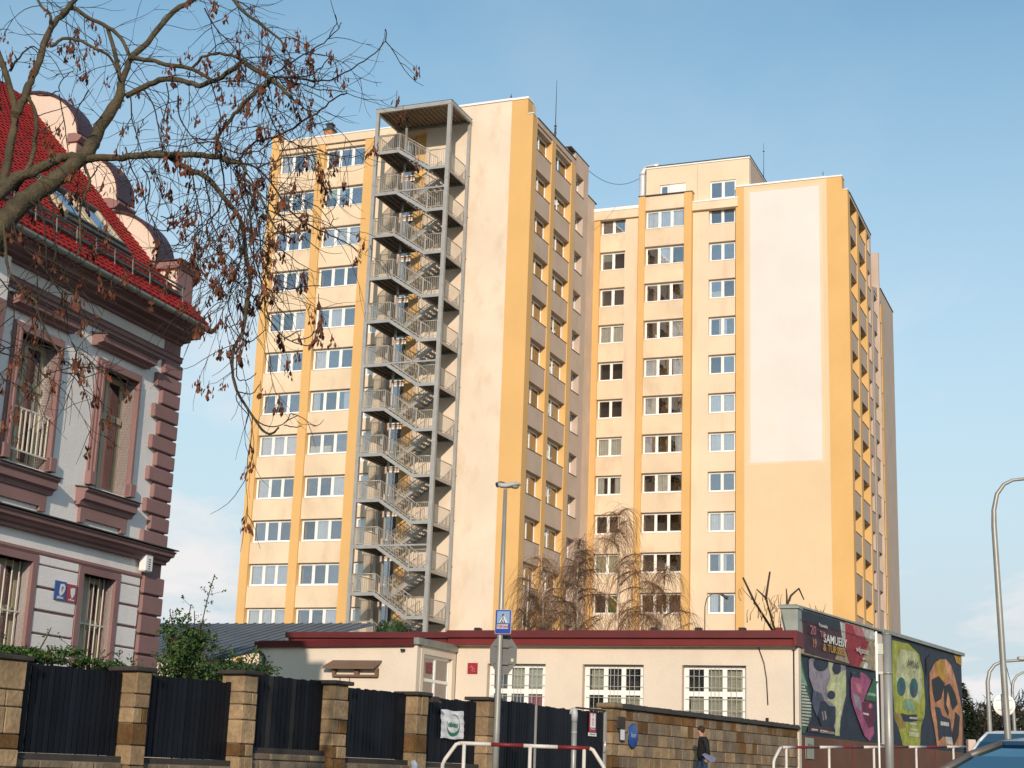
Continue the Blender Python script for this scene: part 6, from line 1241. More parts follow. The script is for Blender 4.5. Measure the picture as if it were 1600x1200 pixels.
LIMBS = [
[(-5.031,12,3.022,0.1083),(-4.75,12.083,3.375,0.1045),(-4.512,12.167,3.734,0.1007),(-4.326,12.25,4.156,0.0968),(-4.314,12.333,4.282,0.0928),(-4.265,12.417,4.428,0.0887),(-4.197,12.5,4.565,0.0846),(-4.12,12.583,4.687,0.0805),(-4.036,12.667,4.81,0.0762),(-3.961,12.75,4.935,0.0719),(-3.885,12.833,5.073,0.0676),(-3.82,12.917,5.218,0.0632),(-3.803,13,5.345,0.0587)],
[(-3.803,13,5.345,0.0587),(-3.778,13.05,5.491,0.0529),(-3.696,13.1,5.708,0.047),(-3.655,13.15,5.877,0.0411),(-3.672,13.2,5.994,0.0352)],
[(-3.668,13.2,6.007,0.0298),(-3.66,13.286,6.149,0.0288),(-3.655,13.371,6.326,0.0278),(-3.564,13.457,6.495,0.0268),(-3.487,13.543,6.699,0.0258),(-3.357,13.629,6.961,0.0248),(-3.216,13.714,7.127,0.0237),(-3.065,13.8,7.349,0.0227)],
[(-4.571,12.2,4.129,0.0551),(-4.465,12.278,4.358,0.0532),(-4.367,12.356,4.549,0.0513),(-4.335,12.433,4.667,0.0493),(-4.289,12.511,4.78,0.0473),(-4.184,12.589,4.862,0.0453),(-4.097,12.667,4.973,0.0433),(-4.012,12.744,5.068,0.0413),(-3.926,12.822,5.115,0.0392),(-3.869,12.9,5.131,0.0371)],
[(-3.862,12.9,5.119,0.0344),(-3.726,12.85,5.122,0.033),(-3.527,12.8,5.109,0.0315),(-3.42,12.75,5.105,0.0301),(-3.269,12.7,5.102,0.0287),(-3.063,12.65,5.095,0.0273),(-2.831,12.6,5.084,0.0259),(-2.698,12.55,5.062,0.0245),(-2.572,12.5,5.035,0.0231),(-2.488,12.45,4.983,0.0217),(-2.374,12.4,4.949,0.0204)],
[(-2.374,12.4,4.949,0.0153),(-2.309,12.343,4.859,0.0139),(-2.314,12.286,4.767,0.0125),(-2.207,12.229,4.669,0.0112),(-2.107,12.171,4.504,0.0098),(-2.034,12.114,4.352,0.0085),(-1.949,12.057,4.229,0.0072),(-1.822,12,4.153,0.0059)],
[(-3.406,12.8,5.138,0.0263),(-3.259,12.767,5.142,0.0255),(-3.13,12.733,5.151,0.0246),(-2.987,12.7,5.059,0.0238),(-2.833,12.667,4.963,0.023),(-2.717,12.633,4.907,0.0222),(-2.603,12.6,4.798,0.0215),(-2.511,12.567,4.678,0.0207),(-2.427,12.533,4.582,0.0199),(-2.353,12.5,4.48,0.0191),(-2.296,12.467,4.299,0.0183),(-2.268,12.433,4.135,0.0176),(-2.217,12.4,3.958,0.0168),(-2.205,12.367,3.803,0.016),(-2.216,12.333,3.522,0.0153),(-2.227,12.3,3.392,0.0145),(-2.262,12.267,3.316,0.0138),(-2.271,12.233,3.231,0.013),(-2.258,12.2,3.072,0.0123),(-2.204,12.167,2.907,0.0115),(-2.117,12.133,2.776,0.0108),(-2.02,12.1,2.646,0.0101),(-1.948,12.067,2.558,0.0093),(-1.88,12.033,2.533,0.0086),(-1.819,12,2.579,0.0079)],
[(-3.614,13.2,5.876,0.0271),(-3.442,13.133,5.947,0.0263),(-3.291,13.067,5.978,0.0256),(-3.091,13,5.961,0.0249),(-2.963,12.933,5.898,0.0242),(-2.878,12.867,5.851,0.0235),(-2.764,12.8,5.862,0.0228),(-2.664,12.733,5.884,0.0221),(-2.544,12.667,5.943,0.0214),(-2.457,12.6,5.975,0.0207)],
[(-2.457,12.6,5.975,0.0233),(-2.297,12.5,5.837,0.0212),(-2.164,12.4,5.723,0.0191),(-2.053,12.3,5.597,0.017),(-1.955,12.2,5.473,0.015)],
[(-1.955,12.2,5.473,0.008),(-1.843,12.133,5.366,0.007),(-1.788,12.067,5.304,0.0059),(-1.671,12,5.262,0.0049)],
[(-3.585,13.2,6.246,0.0217),(-3.411,13.12,6.207,0.0205),(-3.241,13.04,6.125,0.0193),(-2.982,12.96,6.053,0.0181),(-2.832,12.88,5.952,0.0169),(-2.754,12.8,5.868,0.0158)],
[(-2.991,13,6.072,0.0133),(-2.886,12.9,6.14,0.0128),(-2.752,12.8,6.134,0.0123),(-2.594,12.7,6.073,0.0119),(-2.458,12.6,5.987,0.0114)],
[(-2.896,13.3,7.118,0.0191),(-2.705,13.2,6.875,0.0172),(-2.606,13.1,6.722,0.0153),(-2.425,13,6.55,0.0134),(-2.308,12.9,6.427,0.0116),(-2.194,12.8,6.306,0.0098),(-2.113,12.7,6.16,0.008),(-2.058,12.6,6.052,0.0062)],
[(-2.88,12.8,6.568,0.0068),(-2.747,12.675,6.333,0.0061),(-2.572,12.55,6.117,0.0054),(-2.427,12.425,5.94,0.0047),(-2.287,12.3,5.802,0.004)],
[(-2.145,12.4,5.771,0.0076),(-2.041,12.333,5.821,0.007),(-1.926,12.267,5.871,0.0064),(-1.78,12.2,5.928,0.0058),(-1.667,12.133,5.982,0.0051),(-1.588,12.067,6.035,0.0045),(-1.541,12,6.079,0.0039)],
[(-1.663,12.1,5.966,0.005),(-1.621,12.067,6.045,0.0045),(-1.589,12.033,6.1,0.004),(-1.599,12,6.148,0.0034)],
[(-2.165,12.4,5.735,0.0076),(-1.999,12.32,5.715,0.0069),(-1.855,12.24,5.684,0.0061),(-1.729,12.16,5.721,0.0054),(-1.658,12.08,5.756,0.0047),(-1.615,12,5.812,0.0039)],
[(-2.149,12.5,5.782,0.0092),(-2.083,12.43,5.764,0.0087),(-1.905,12.36,5.714,0.0081),(-1.751,12.29,5.67,0.0076),(-1.613,12.22,5.666,0.007),(-1.499,12.15,5.69,0.0065),(-1.388,12.08,5.743,0.0059),(-1.246,12.01,5.809,0.0054),(-1.17,11.94,5.87,0.0049),(-1.146,11.87,5.918,0.0044),(-1.153,11.8,5.934,0.0039)],
[(-2.09,12.5,5.736,0.0067),(-1.996,12.4,5.694,0.0061),(-1.837,12.3,5.63,0.0056),(-1.712,12.2,5.553,0.005),(-1.59,12.1,5.5,0.0045),(-1.46,12,5.453,0.0039)],
[(-1.483,12.2,5.533,0.006),(-1.51,12.244,5.54,0.0065),(-1.61,12.289,5.504,0.0069),(-1.697,12.333,5.438,0.0074),(-1.776,12.378,5.396,0.0079),(-1.908,12.422,5.328,0.0084),(-2.051,12.467,5.247,0.0089),(-2.219,12.511,5.212,0.0094),(-2.354,12.556,5.155,0.0098),(-2.414,12.6,5.053,0.0103)],
[(-2.18,12.5,5.757,0.0205),(-2.212,12.5,5.732,0.0194),(-2.326,12.5,5.631,0.0183),(-2.406,12.5,5.52,0.0172),(-2.477,12.5,5.434,0.0161),(-2.555,12.5,5.301,0.015),(-2.61,12.5,5.169,0.0139),(-2.599,12.5,5.034,0.0128)],
[(-2.275,12.5,5.681,0.0077),(-2.24,12.467,5.583,0.0072),(-2.169,12.433,5.429,0.0068),(-2.098,12.4,5.275,0.0064),(-2.01,12.367,5.171,0.0059),(-1.881,12.333,5.092,0.0055),(-1.771,12.3,4.972,0.005)],
[(-2.589,12.4,5.127,0.0061),(-2.647,12.267,5.069,0.0054),(-2.734,12.133,4.992,0.0046),(-2.806,12,4.894,0.0039)],
[(-2.335,12.2,4.869,0.01),(-2.192,12.16,4.813,0.0095),(-2.094,12.12,4.716,0.009),(-2,12.08,4.597,0.0084),(-1.929,12.04,4.484,0.0079),(-1.826,12,4.356,0.0074),(-1.705,11.96,4.264,0.0069),(-1.577,11.92,4.194,0.0064),(-1.455,11.88,4.13,0.0058),(-1.35,11.84,4.071,0.0053),(-1.265,11.8,3.991,0.0048)],
[(-1.756,12,4.486,0.0049),(-1.623,11.933,4.4,0.0042),(-1.53,11.867,4.28,0.0036),(-1.498,11.8,4.203,0.0029)],
[(-2.181,12.1,4.789,0.0065),(-2.046,12.033,4.813,0.0054),(-1.901,11.967,4.831,0.0044),(-1.714,11.9,4.81,0.0034)],
[(-1.861,12.2,5.037,0.005),(-1.689,12.1,4.967,0.0045),(-1.562,12,4.891,0.0039),(-1.432,11.9,4.81,0.0034)],
[(-2.208,12,4.591,0.0074),(-2.14,11.975,4.363,0.0069),(-2.087,11.95,4.191,0.0065),(-2.052,11.925,3.966,0.0061),(-2.02,11.9,3.861,0.0056),(-1.916,11.875,3.755,0.0052),(-1.826,11.85,3.676,0.0047),(-1.706,11.825,3.683,0.0043),(-1.547,11.8,3.697,0.0039)],
[(-2.225,12,4.535,0.0069),(-2.169,11.983,4.309,0.0066),(-2.16,11.967,4.085,0.0064),(-2.093,11.95,3.918,0.0061),(-2.037,11.933,3.753,0.0059),(-1.993,11.917,3.61,0.0056),(-1.973,11.9,3.51,0.0054),(-1.922,11.883,3.401,0.0051),(-1.831,11.867,3.295,0.0049),(-1.745,11.85,3.241,0.0046),(-1.64,11.833,3.209,0.0044),(-1.578,11.817,3.217,0.0041),(-1.528,11.8,3.256,0.0039)],
[(-2.275,12,3.766,0.0064),(-2.291,11.967,3.582,0.0056),(-2.26,11.933,3.467,0.0047),(-2.159,11.9,3.281,0.0039)],
[(-2.297,12.2,4.373,0.008),(-2.291,12.15,4.199,0.0074),(-2.243,12.1,4.018,0.0067),(-2.27,12.05,3.863,0.0061),(-2.275,12,3.766,0.0054)],
[(-2.213,12,3.244,0.0059),(-2.248,11.98,3.205,0.0055),(-2.234,11.96,3.074,0.0051),(-2.164,11.94,2.873,0.0047),(-2.153,11.92,2.765,0.0043),(-2.05,11.9,2.651,0.0039)],
[(-2.202,12,3.234,0.0054),(-2.173,11.95,2.969,0.0049),(-2.112,11.9,2.928,0.0044),(-2.044,11.85,2.928,0.0039),(-1.999,11.8,2.968,0.0034)],
[(-2.163,12,2.857,0.0054),(-2.043,11.9,2.816,0.0044),(-1.962,11.8,2.877,0.0034)],
[(-2.004,12,2.634,0.0059),(-1.933,11.95,2.585,0.0053),(-1.804,11.9,2.568,0.0046),(-1.741,11.85,2.61,0.004),(-1.707,11.8,2.651,0.0034)],
[(-1.781,12,2.622,0.0049),(-1.647,11.8,2.638,0.0034)],
[(-1.78,12,2.601,0.0049),(-1.694,11.9,2.567,0.0042),(-1.611,11.8,2.553,0.0034)],
[(-1.82,12,3.312,0.0054),(-1.674,11.8,3.323,0.0034)],
[(-1.767,12,3.292,0.0054),(-1.613,11.9,3.302,0.0044),(-1.539,11.8,3.339,0.0034)],
[(-2.21,12,3.736,0.0054),(-2.122,11.933,3.653,0.0047),(-2.004,11.867,3.573,0.0041),(-1.941,11.8,3.545,0.0034)],
[(-2.166,12,3.293,0.0054),(-2.081,11.933,3.251,0.0047),(-2.013,11.867,3.288,0.0041),(-1.955,11.8,3.318,0.0034)],
[(-2.264,12,3.497,0.0054),(-2.301,11.95,3.428,0.0049),(-2.267,11.9,3.361,0.0044),(-2.208,11.85,3.36,0.0039),(-2.152,11.8,3.4,0.0034)],
[(-4.423,12.6,4.705,0.0414),(-4.434,12.637,4.842,0.0389),(-4.434,12.675,5.035,0.0364),(-4.436,12.713,5.199,0.0339),(-4.443,12.75,5.456,0.0314),(-4.488,12.787,5.605,0.0289),(-4.584,12.825,5.851,0.0263),(-4.681,12.863,6.052,0.0238),(-4.773,12.9,6.254,0.0212)],
[(-4.39,12.6,5.392,0.0362),(-4.36,12.688,5.589,0.0348),(-4.364,12.775,5.745,0.0334),(-4.357,12.863,5.921,0.032),(-4.349,12.95,6.145,0.0306),(-4.353,13.037,6.327,0.0291),(-4.337,13.125,6.493,0.0276),(-4.29,13.213,6.662,0.0261),(-4.227,13.3,6.795,0.0246)],
[(-4.227,13.3,6.795,0.0191),(-4.03,13.28,6.668,0.0185),(-3.861,13.26,6.58,0.018),(-3.734,13.24,6.478,0.0174),(-3.651,13.22,6.336,0.0168),(-3.608,13.2,6.245,0.0162)],
[(-3.87,13.3,6.574,0.0191),(-3.768,13.25,6.314,0.019),(-3.68,13.2,6.019,0.019)],
[(-4.287,13,6.241,0.016),(-4.186,13,6.327,0.0151),(-4.057,13,6.32,0.0142),(-3.917,13,6.256,0.0133),(-3.784,13,6.198,0.0124),(-3.712,13,6.119,0.0116),(-3.662,13,6.02,0.0107)],
[(-4.324,12.6,4.703,0.0233),(-4.247,12.617,4.859,0.022),(-4.215,12.633,5.02,0.0207),(-4.213,12.65,5.211,0.0195),(-4.229,12.667,5.367,0.0182),(-4.258,12.683,5.482,0.0169),(-4.325,12.7,5.596,0.0156)],
[(-4.307,13,6.424,0.016),(-4.338,13.075,6.525,0.0148),(-4.384,13.15,6.652,0.0135),(-4.494,13.225,6.758,0.0122),(-4.587,13.3,6.919,0.0109)],
[(-4.286,13.2,6.656,0.0271),(-4.236,13.267,6.797,0.0236),(-4.198,13.333,6.952,0.0201),(-4.184,13.4,7.121,0.0165)],
[(-4.595,12.9,5.948,0.0106),(-4.523,12.9,6.076,0.0088),(-4.432,12.9,6.186,0.0071),(-4.347,12.9,6.152,0.0053)],
[(-3.842,12.9,5.084,0.0148),(-3.81,12.843,5.026,0.0139),(-3.742,12.786,4.886,0.0129),(-3.751,12.729,4.739,0.0119),(-3.756,12.671,4.6,0.011),(-3.732,12.614,4.406,0.0101),(-3.695,12.557,4.192,0.0091),(-3.698,12.5,4.098,0.0082)],
[(-3.742,12.8,4.904,0.0068),(-3.657,12.65,4.936,0.0055),(-3.587,12.5,4.937,0.0041)],
[(-4.12,12.4,4.53,0.0102),(-3.965,12.36,4.447,0.0091),(-3.856,12.32,4.385,0.0081),(-3.723,12.28,4.285,0.0071),(-3.591,12.24,4.086,0.006),(-3.491,12.2,4.032,0.005)],
[(-3.955,12.4,4.594,0.0092),(-3.893,12.35,4.452,0.0081),(-3.846,12.3,4.237,0.0071),(-3.805,12.25,4.081,0.006),(-3.792,12.2,3.937,0.005)],
[(-4.243,12.2,4.253,0.0125),(-4.18,12.185,3.973,0.0119),(-4.138,12.169,3.831,0.0113),(-4.037,12.154,3.721,0.0107),(-3.971,12.138,3.637,0.0102),(-3.878,12.123,3.581,0.0096),(-3.84,12.108,3.47,0.009),(-3.783,12.092,3.36,0.0084),(-3.674,12.077,3.2,0.0078),(-3.61,12.062,3.118,0.0072),(-3.604,12.046,3.009,0.0067),(-3.56,12.031,2.964,0.0061),(-3.464,12.015,2.964,0.0055),(-3.395,12,2.926,0.0049)],
[(-4.17,12.2,4.312,0.009),(-4.11,12.171,4.137,0.0083),(-4.015,12.143,4.02,0.0077),(-3.903,12.114,3.932,0.007),(-3.786,12.086,3.79,0.0064),(-3.694,12.057,3.687,0.0057),(-3.576,12.029,3.617,0.0051),(-3.478,12,3.639,0.0044)],
[(-3.978,12.2,4.488,0.009),(-3.89,12.167,4.255,0.0082),(-3.845,12.133,4.023,0.0075),(-3.804,12.1,3.821,0.0067),(-3.72,12.067,3.705,0.0059),(-3.64,12.033,3.724,0.0052),(-3.505,12,3.6,0.0044)],
[(-4.18,12.1,3.747,0.0065),(-4.102,12.083,3.658,0.006),(-4.041,12.067,3.525,0.0056),(-4.011,12.05,3.393,0.0052),(-4.014,12.033,3.281,0.0048),(-3.989,12.017,3.198,0.0044),(-3.96,12,3.168,0.0039)],
[(-4.117,12.1,3.2,0.0065),(-4.035,12.05,3.157,0.0052),(-3.97,12,3.167,0.0039)],
[(-4.11,12.1,3.136,0.0065),(-3.996,12.075,3.102,0.0058),(-3.906,12.05,3.099,0.0052),(-3.826,12.025,3.084,0.0046),(-3.798,12,3.174,0.0039)],
[(-3.828,12.1,3.094,0.0065),(-3.749,12.05,2.967,0.0052),(-3.678,12,2.915,0.0039)],
[(-3.612,12.1,3.086,0.0065),(-3.552,12.075,3.066,0.0058),(-3.489,12.05,3.019,0.0052),(-3.411,12.025,3.016,0.0046),(-3.303,12,3.013,0.0039)],
[(-3.545,12.1,3.237,0.0065),(-3.492,12.067,3.15,0.0056),(-3.479,12.033,3.057,0.0048),(-3.454,12,3.002,0.0039)],
[(-4.09,12.1,2.962,0.006),(-4.042,12.05,2.904,0.0049),(-3.97,12,2.852,0.0039)],
[(-3.352,12.8,5.765,0.0074),(-3.228,12.7,5.572,0.0065),(-3.156,12.6,5.38,0.0057),(-3.096,12.5,5.191,0.0049),(-2.993,12.4,5.007,0.0041)],
[(-2.763,12.8,5.85,0.0074),(-2.691,12.667,5.669,0.0062),(-2.596,12.533,5.403,0.0051),(-2.571,12.4,5.169,0.0041)],
[(-3.465,12.8,5.699,0.0068),(-3.398,12.667,5.43,0.0059),(-3.296,12.533,5.197,0.005),(-3.209,12.4,4.998,0.0041)],
[(-3.135,12.7,5.788,0.0068),(-3.078,12.6,5.563,0.0059),(-3.095,12.5,5.309,0.005),(-3.039,12.4,5.034,0.0041)],
[(-2.613,12.7,5.115,0.0083),(-2.536,12.617,4.819,0.0076),(-2.555,12.533,4.554,0.0069),(-2.626,12.45,4.406,0.0061),(-2.549,12.367,4.181,0.0054),(-2.389,12.283,4.085,0.0047),(-2.292,12.2,3.972,0.004)],
[(-2.731,12.7,4.933,0.0073),(-2.639,12.6,4.634,0.0066),(-2.595,12.5,4.454,0.0059),(-2.478,12.4,4.223,0.0053),(-2.425,12.3,3.967,0.0046),(-2.307,12.2,3.829,0.004)],
[(-2.818,12.6,4.937,0.0072),(-2.752,12.5,4.707,0.0064),(-2.678,12.4,4.5,0.0056),(-2.621,12.3,4.295,0.0048),(-2.657,12.2,4.064,0.004)],
[(-2.498,12.5,4.653,0.0082),(-2.405,12.42,4.403,0.0074),(-2.284,12.34,4.266,0.0067),(-2.184,12.26,4.231,0.0059),(-2.066,12.18,4.151,0.0052),(-2.019,12.1,4.026,0.0045)],
[(-2.417,12.5,4.953,0.0082),(-2.352,12.42,4.692,0.0074),(-2.231,12.34,4.409,0.0067),(-2.179,12.26,4.158,0.0059),(-2.14,12.18,3.938,0.0052),(-2.055,12.1,3.806,0.0045)],
[(-2.393,12.5,4.989,0.0072),(-2.274,12.42,4.81,0.0066),(-2.186,12.34,4.667,0.0061),(-2.052,12.26,4.528,0.0055),(-1.974,12.18,4.417,0.005),(-1.784,12.1,4.412,0.0045)],
[(-2.589,12.4,5.127,0.0071),(-2.507,12.34,5.047,0.0066),(-2.357,12.28,4.982,0.006),(-2.192,12.22,4.986,0.0055),(-2.09,12.16,5.028,0.005),(-1.986,12.1,5.024,0.0045)],
[(-3.095,13,5.805,0.0075),(-3.044,12.9,5.577,0.0067),(-2.953,12.8,5.415,0.006),(-2.856,12.7,5.285,0.0053),(-2.666,12.6,5.102,0.0047)],
[(-3.491,12.9,5.254,0.0069),(-3.412,12.86,5.048,0.0063),(-3.341,12.82,4.927,0.0058),(-3.286,12.78,4.795,0.0052),(-3.222,12.74,4.676,0.0047),(-3.175,12.7,4.504,0.0042)],
[(-3.327,12.9,5.067,0.0069),(-3.238,12.833,4.936,0.006),(-3.211,12.767,4.733,0.0051),(-3.205,12.7,4.591,0.0042)],
[(-3.124,12.7,4.431,0.0052),(-3.003,12.7,4.424,0.0048),(-2.93,12.7,4.473,0.0044),(-2.873,12.7,4.574,0.004),(-2.796,12.7,4.783,0.0036)],
[(-3.074,12.7,4.549,0.0052),(-2.979,12.7,4.535,0.0047),(-2.863,12.7,4.586,0.0042),(-2.731,12.7,4.597,0.0036)],
[(-2.741,12.7,4.521,0.0052),(-2.761,12.7,4.363,0.0047),(-2.846,12.7,4.267,0.0042),(-2.917,12.7,4.265,0.0036)],
[(-3.964,13.2,5.925,0.0065),(-3.993,13.1,5.722,0.0054),(-4.012,13,5.491,0.0043)],
[(-4.227,13.2,5.871,0.0065),(-4.158,13.133,5.668,0.0057),(-4.08,13.067,5.424,0.005),(-4.014,13,5.184,0.0043)],
[(-4.454,13.2,5.862,0.0065),(-4.312,13.16,5.837,0.006),(-4.205,13.12,5.873,0.0056),(-4.198,13.08,5.905,0.0052),(-4.12,13.04,5.983,0.0047),(-4.054,13,6.011,0.0043)]]
# ------------------------------------------------------------------ the big bare maple in front of the villa
m_bark = mat('olive grey bark', (0.075, 0.06, 0.035), 0.9, 0.35, 6, bump=0.8, bscale=35, stain=0.5, stain_col=(0.035, 0.03, 0.022), fine=0.2)
m_twig = mat('dark twig bark', (0.03, 0.022, 0.018), 0.85, 0.2, 6)
m_seed = mat('rust brown winged seeds', (0.11, 0.04, 0.02), 0.85, 0.4, 9, rnd=0.35)
maple = thing('maple_tree', 'large bare maple with hanging bunches of brown seeds spreading over the upper left', 'tree', (-6.2, 12.5, ground_z(12.5)))
mo = Vector(maple.location)
trnd = random.Random(17)
b = MB(); b.tube([(0, 0, -0.1), (0.02, 0.0, 0.6), (0.1, -0.1, 1.6), (0.3, -0.25, 2.8), Vector(LIMBS[0][0][:3])-mo], [0.28, 0.22, 0.19, 0.17, 0.13], 14); obj('trunk', b, m_bark, maple)
def catmull(P, sub=3):
    out = []
    for i in range(len(P)-1):
        p0, p1, p2, p3 = P[max(i-1, 0)], P[i], P[i+1], P[min(i+2, len(P)-1)]
        for k in range(sub):
            t = k/sub; out.append(tuple(0.5*((2*p1[c])+(-p0[c]+p2[c])*t+(2*p0[c]-5*p1[c]+4*p2[c]-p3[c])*t*t+(-p0[c]+3*p1[c]-3*p2[c]+p3[c])*t**3) for c in range(4)))
    out.append(tuple(P[-1])); return out
anchors = []; seedspots = []
thin = MB()
for li, Lm in enumerate(LIMBS):
    P = catmull(Lm, 3); P = [(x, y+trnd.uniform(-0.02, 0.02), z, r) for x, y, z, r in P]
    pts = [Vector(p[:3])-mo for p in P]; R = [max(p[3]*(1+trnd.uniform(-0.07, 0.09)), 0.0025) for p in P]
    big = max(R) > 0.013
    if big:
        b = MB(); b.tube(pts, R, 10); obj('branch', b, m_bark, maple)
    else: thin.tube(pts, R, 5)
    for i in range(1, len(pts)): anchors.append((pts[i], (pts[i]-pts[i-1]).normalized(), R[i], li))
    if R[-1] < 0.008: seedspots.append(pts[-1])
# finer twigs: they leave sideways, sag and turn up again at the tip
def twig(p, d, L, r, depth, out):
    n = max(4, int(L/0.07)); pts = [p.copy()]; R = [r]; d = d.normalized(); side = Vector((trnd.uniform(-1, 1), trnd.uniform(-1, 1), trnd.uniform(-1, 1))).normalized()*trnd.uniform(0.05, 0.30)
    for i in range(n):
        t = i/n; g = -0.16 if t < 0.55 else 0.26
        d = (d+side*0.35+Vector((0, 0, g))*0.8+Vector((trnd.gauss(0, 0.09), trnd.gauss(0, 0.09), trnd.gauss(0, 0.09)))).normalized(); pts.append(pts[-1]+d*(L/n)); R.append(r*(1-0.55*(i+1)/n))
        if depth and trnd.random() < 0.30*depth: twig(pts[-1], (d+Vector((trnd.uniform(-1, 1), trnd.uniform(-1, 1), trnd.uniform(-0.9, 0.6)))*0.9), L*trnd.uniform(0.3, 0.6), r*0.75, depth-1, out)
        if trnd.random() < 0.05: seedspots.append(pts[-1])
    out.tube(pts, R, 4, caps=False); seedspots.append(pts[-1])
cnt = 0
for (p, d, r, li) in anchors:
    w = p+mo; sx = (w.x/w.y)*2437/0.97     # how far right along the crown: the outer crown is the denser part
    dens = 0.30 if sx > -560 else 0.17
    if r > 0.05: dens *= 0.25
    if w.z > 4.2 or True:
        if (w.x > -3.2 and w.z < 3.6) and sx > -480: dens *= 0.10
        if sx > -360: dens *= 0.12
    if trnd.random() < dens*1.9:
        s = d.cross(Vector((trnd.uniform(-1, 1), trnd.uniform(-1, 1), trnd.uniform(-1, 1)))).normalized()
        twig(p, s*0.9+d*0.5, trnd.uniform(0.25, 0.85), trnd.uniform(0.003, 0.005), 1, thin); cnt += 1
stuff(obj('twigs', thin, m_twig, maple))
# bunches of seeds
def bunch_mesh(seed, m=m_seed):
    rr = random.Random(seed); b = MB()
    for i in range(rr.randint(10, 18)):
        a = rr.uniform(0, 2*pi); q = rr.uniform(0.0, 0.035); top = Vector((q*cos(a), q*sin(a), -rr.uniform(0, 0.06))); L = rr.uniform(0.025, 0.042); w = rr.uniform(0.006, 0.010)
        dr = Vector((rr.uniform(-0.4, 0.4), rr.uniform(-0.4, 0.4), -1)).normalized(); sd = dr.cross(Vector((cos(a), sin(a), 0.1))).normalized(); mid = top+dr*L*0.6
        b.face([top, mid+sd*w, top+dr*L, mid-sd*w]); b.face([top+sd*0.002, top+dr*L*0.35+sd*w*0.6+dr.cross(sd)*0.003, top+dr*L*0.4-sd*w*0.4])
    b.tube([(0, 0, 0.02), (0.004, 0, -0.04)], 0.002, 3, mi=0)
    return b.mesh('seed_bunch', m)
bm = [bunch_mesh(i) for i in range(8)]
trnd.shuffle(seedspots)
def keep(p):
    w = p+mo; sx = 800+w.x/w.y*2437*0.97
    return (0.18 if sx < 250 else 0.24) if sx < 430 else 0.20
n = 0; rest = MB()
for p in seedspots:
    if n >= 640: break
    if trnd.random() > keep(p): continue
    s = trnd.uniform(1.0, 1.9); me = trnd.choice(bm)
    if n < 290: o = obj('seed_bunch', me, None, maple, p, (0, 0, trnd.uniform(0, 6))); o.scale = (s, s, s)
    else:
        a = trnd.uniform(0, 6)
        vs_ = [Vector((v.co.x*cos(a)-v.co.y*sin(a), v.co.x*sin(a)+v.co.y*cos(a), v.co.z))*s+p for v in me.vertices]
        for f in me.polygons: rest.face([vs_[i] for i in f.vertices])
    n += 1
if rest.f: stuff(obj('far_seeds', rest, m_seed, maple))

# ------------------------------------------------------------------ weeping birches in the courtyard
m_birch = mat('white birch bark', (0.55, 0.47, 0.38), 0.8, 0.3, 2.5, stain=0.5, stain_col=(0.10, 0.07, 0.05), fine=0.2)
m_btwig = mat('red brown birch twig', (0.26, 0.14, 0.07), 0.9, 0.3, 2)
m_btwig2 = mat('dark birch twig', (0.15, 0.09, 0.055), 0.9, 0.3, 2)
def birch(label, x, y, ztop, spread, n_limbs, dens, seed, mt, lean=0.0, split=1, base=-0.5):
    rr = random.Random(seed); t = thing('birch_tree', label, 'birch', (x, y, base), 0, 'weeping birches in the courtyard')
    H = ztop-base
    tr = MB(); P = [Vector((lean*H*(k/8)**1.5+rr.uniform(-0.06, 0.06), rr.uniform(-0.05, 0.05), H*k/8)) for k in range(9)]
    tr.tube(P, [0.17*(1-k/8.6) for k in range(9)], 8); obj('trunk', tr, m_birch, t)
    tw = MB()
    for i in range(n_limbs):
        f = 0.42+0.55*(i+rr.random())/n_limbs; k = f*8; p = P[int(k)].lerp(P[min(int(k)+1, 8)], k-int(k))
        a = rr.uniform(0, 2*pi); L = spread*(1.12-f)*1.7*rr.uniform(0.7, 1.1); q = [p]; d = Vector((cos(a)*0.75, sin(a)*0.5, 0.95)).normalized(); n = 8
        for j in range(n): d = (d+Vector((rr.gauss(0, .10), rr.gauss(0, .10), -0.13))).normalized(); q.append(q[-1]+d*L/n)
        b = MB(); b.tube(q, [0.045*(1-j/n*0.8) for j in range(n+1)], 5); obj('limb', b, m_birch if rr.random() < 0.4 else mt, t)
        for j in range(2, n+1):
            for _ in range(int(dens*0.7*rr.uniform(0.5, 1.5))):
                s = q[j-1].lerp(q[j], rr.random()); Lh = rr.uniform(0.8, 2.6); m_ = 7; e = Vector((rr.uniform(-1, 1), rr.uniform(-1, 1), rr.uniform(-0.1, 0.6))).normalized(); W = [s]
                for z in range(m_): e = (e+Vector((rr.gauss(0, .13), rr.gauss(0, .13), -0.42))).normalized(); W.append(W[-1]+e*Lh/m_)
                tw.tube(W, [0.009, 0.008, 0.0075, 0.007, 0.006, 0.0055, 0.005, 0.004], 3, caps=False, mi=0 if rr.random() < 0.7 else 1)
    stuff(obj('hanging_twigs', tw, [mt, m_btwig2], t))
birch('tallest weeping birch with pale trunk in front of the middle tower windows', 5.78, 80, 14.0, 2.6, 22, 9, 1, m_btwig)
birch('birch with straight white trunk against the dark corner of the towers', 3.85, 79, 11.8, 2.4, 22, 12, 2, m_btwig2, lean=-0.02)
birch('birch leaning left with orange brown twigs below the left tower side face', 2.2, 78, 10.9, 2.3, 16, 9, 3, m_btwig, lean=-0.04)
birch('low spreading birch at the right end of the row', 8.0, 81, 11.0, 2.7, 20, 11, 4, m_btwig, lean=0.03)
birch('smallest birch at the left end of the row beside the lamp post', 1.0, 77, 9.6, 1.6, 12, 8, 5, m_btwig2, lean=0.02)
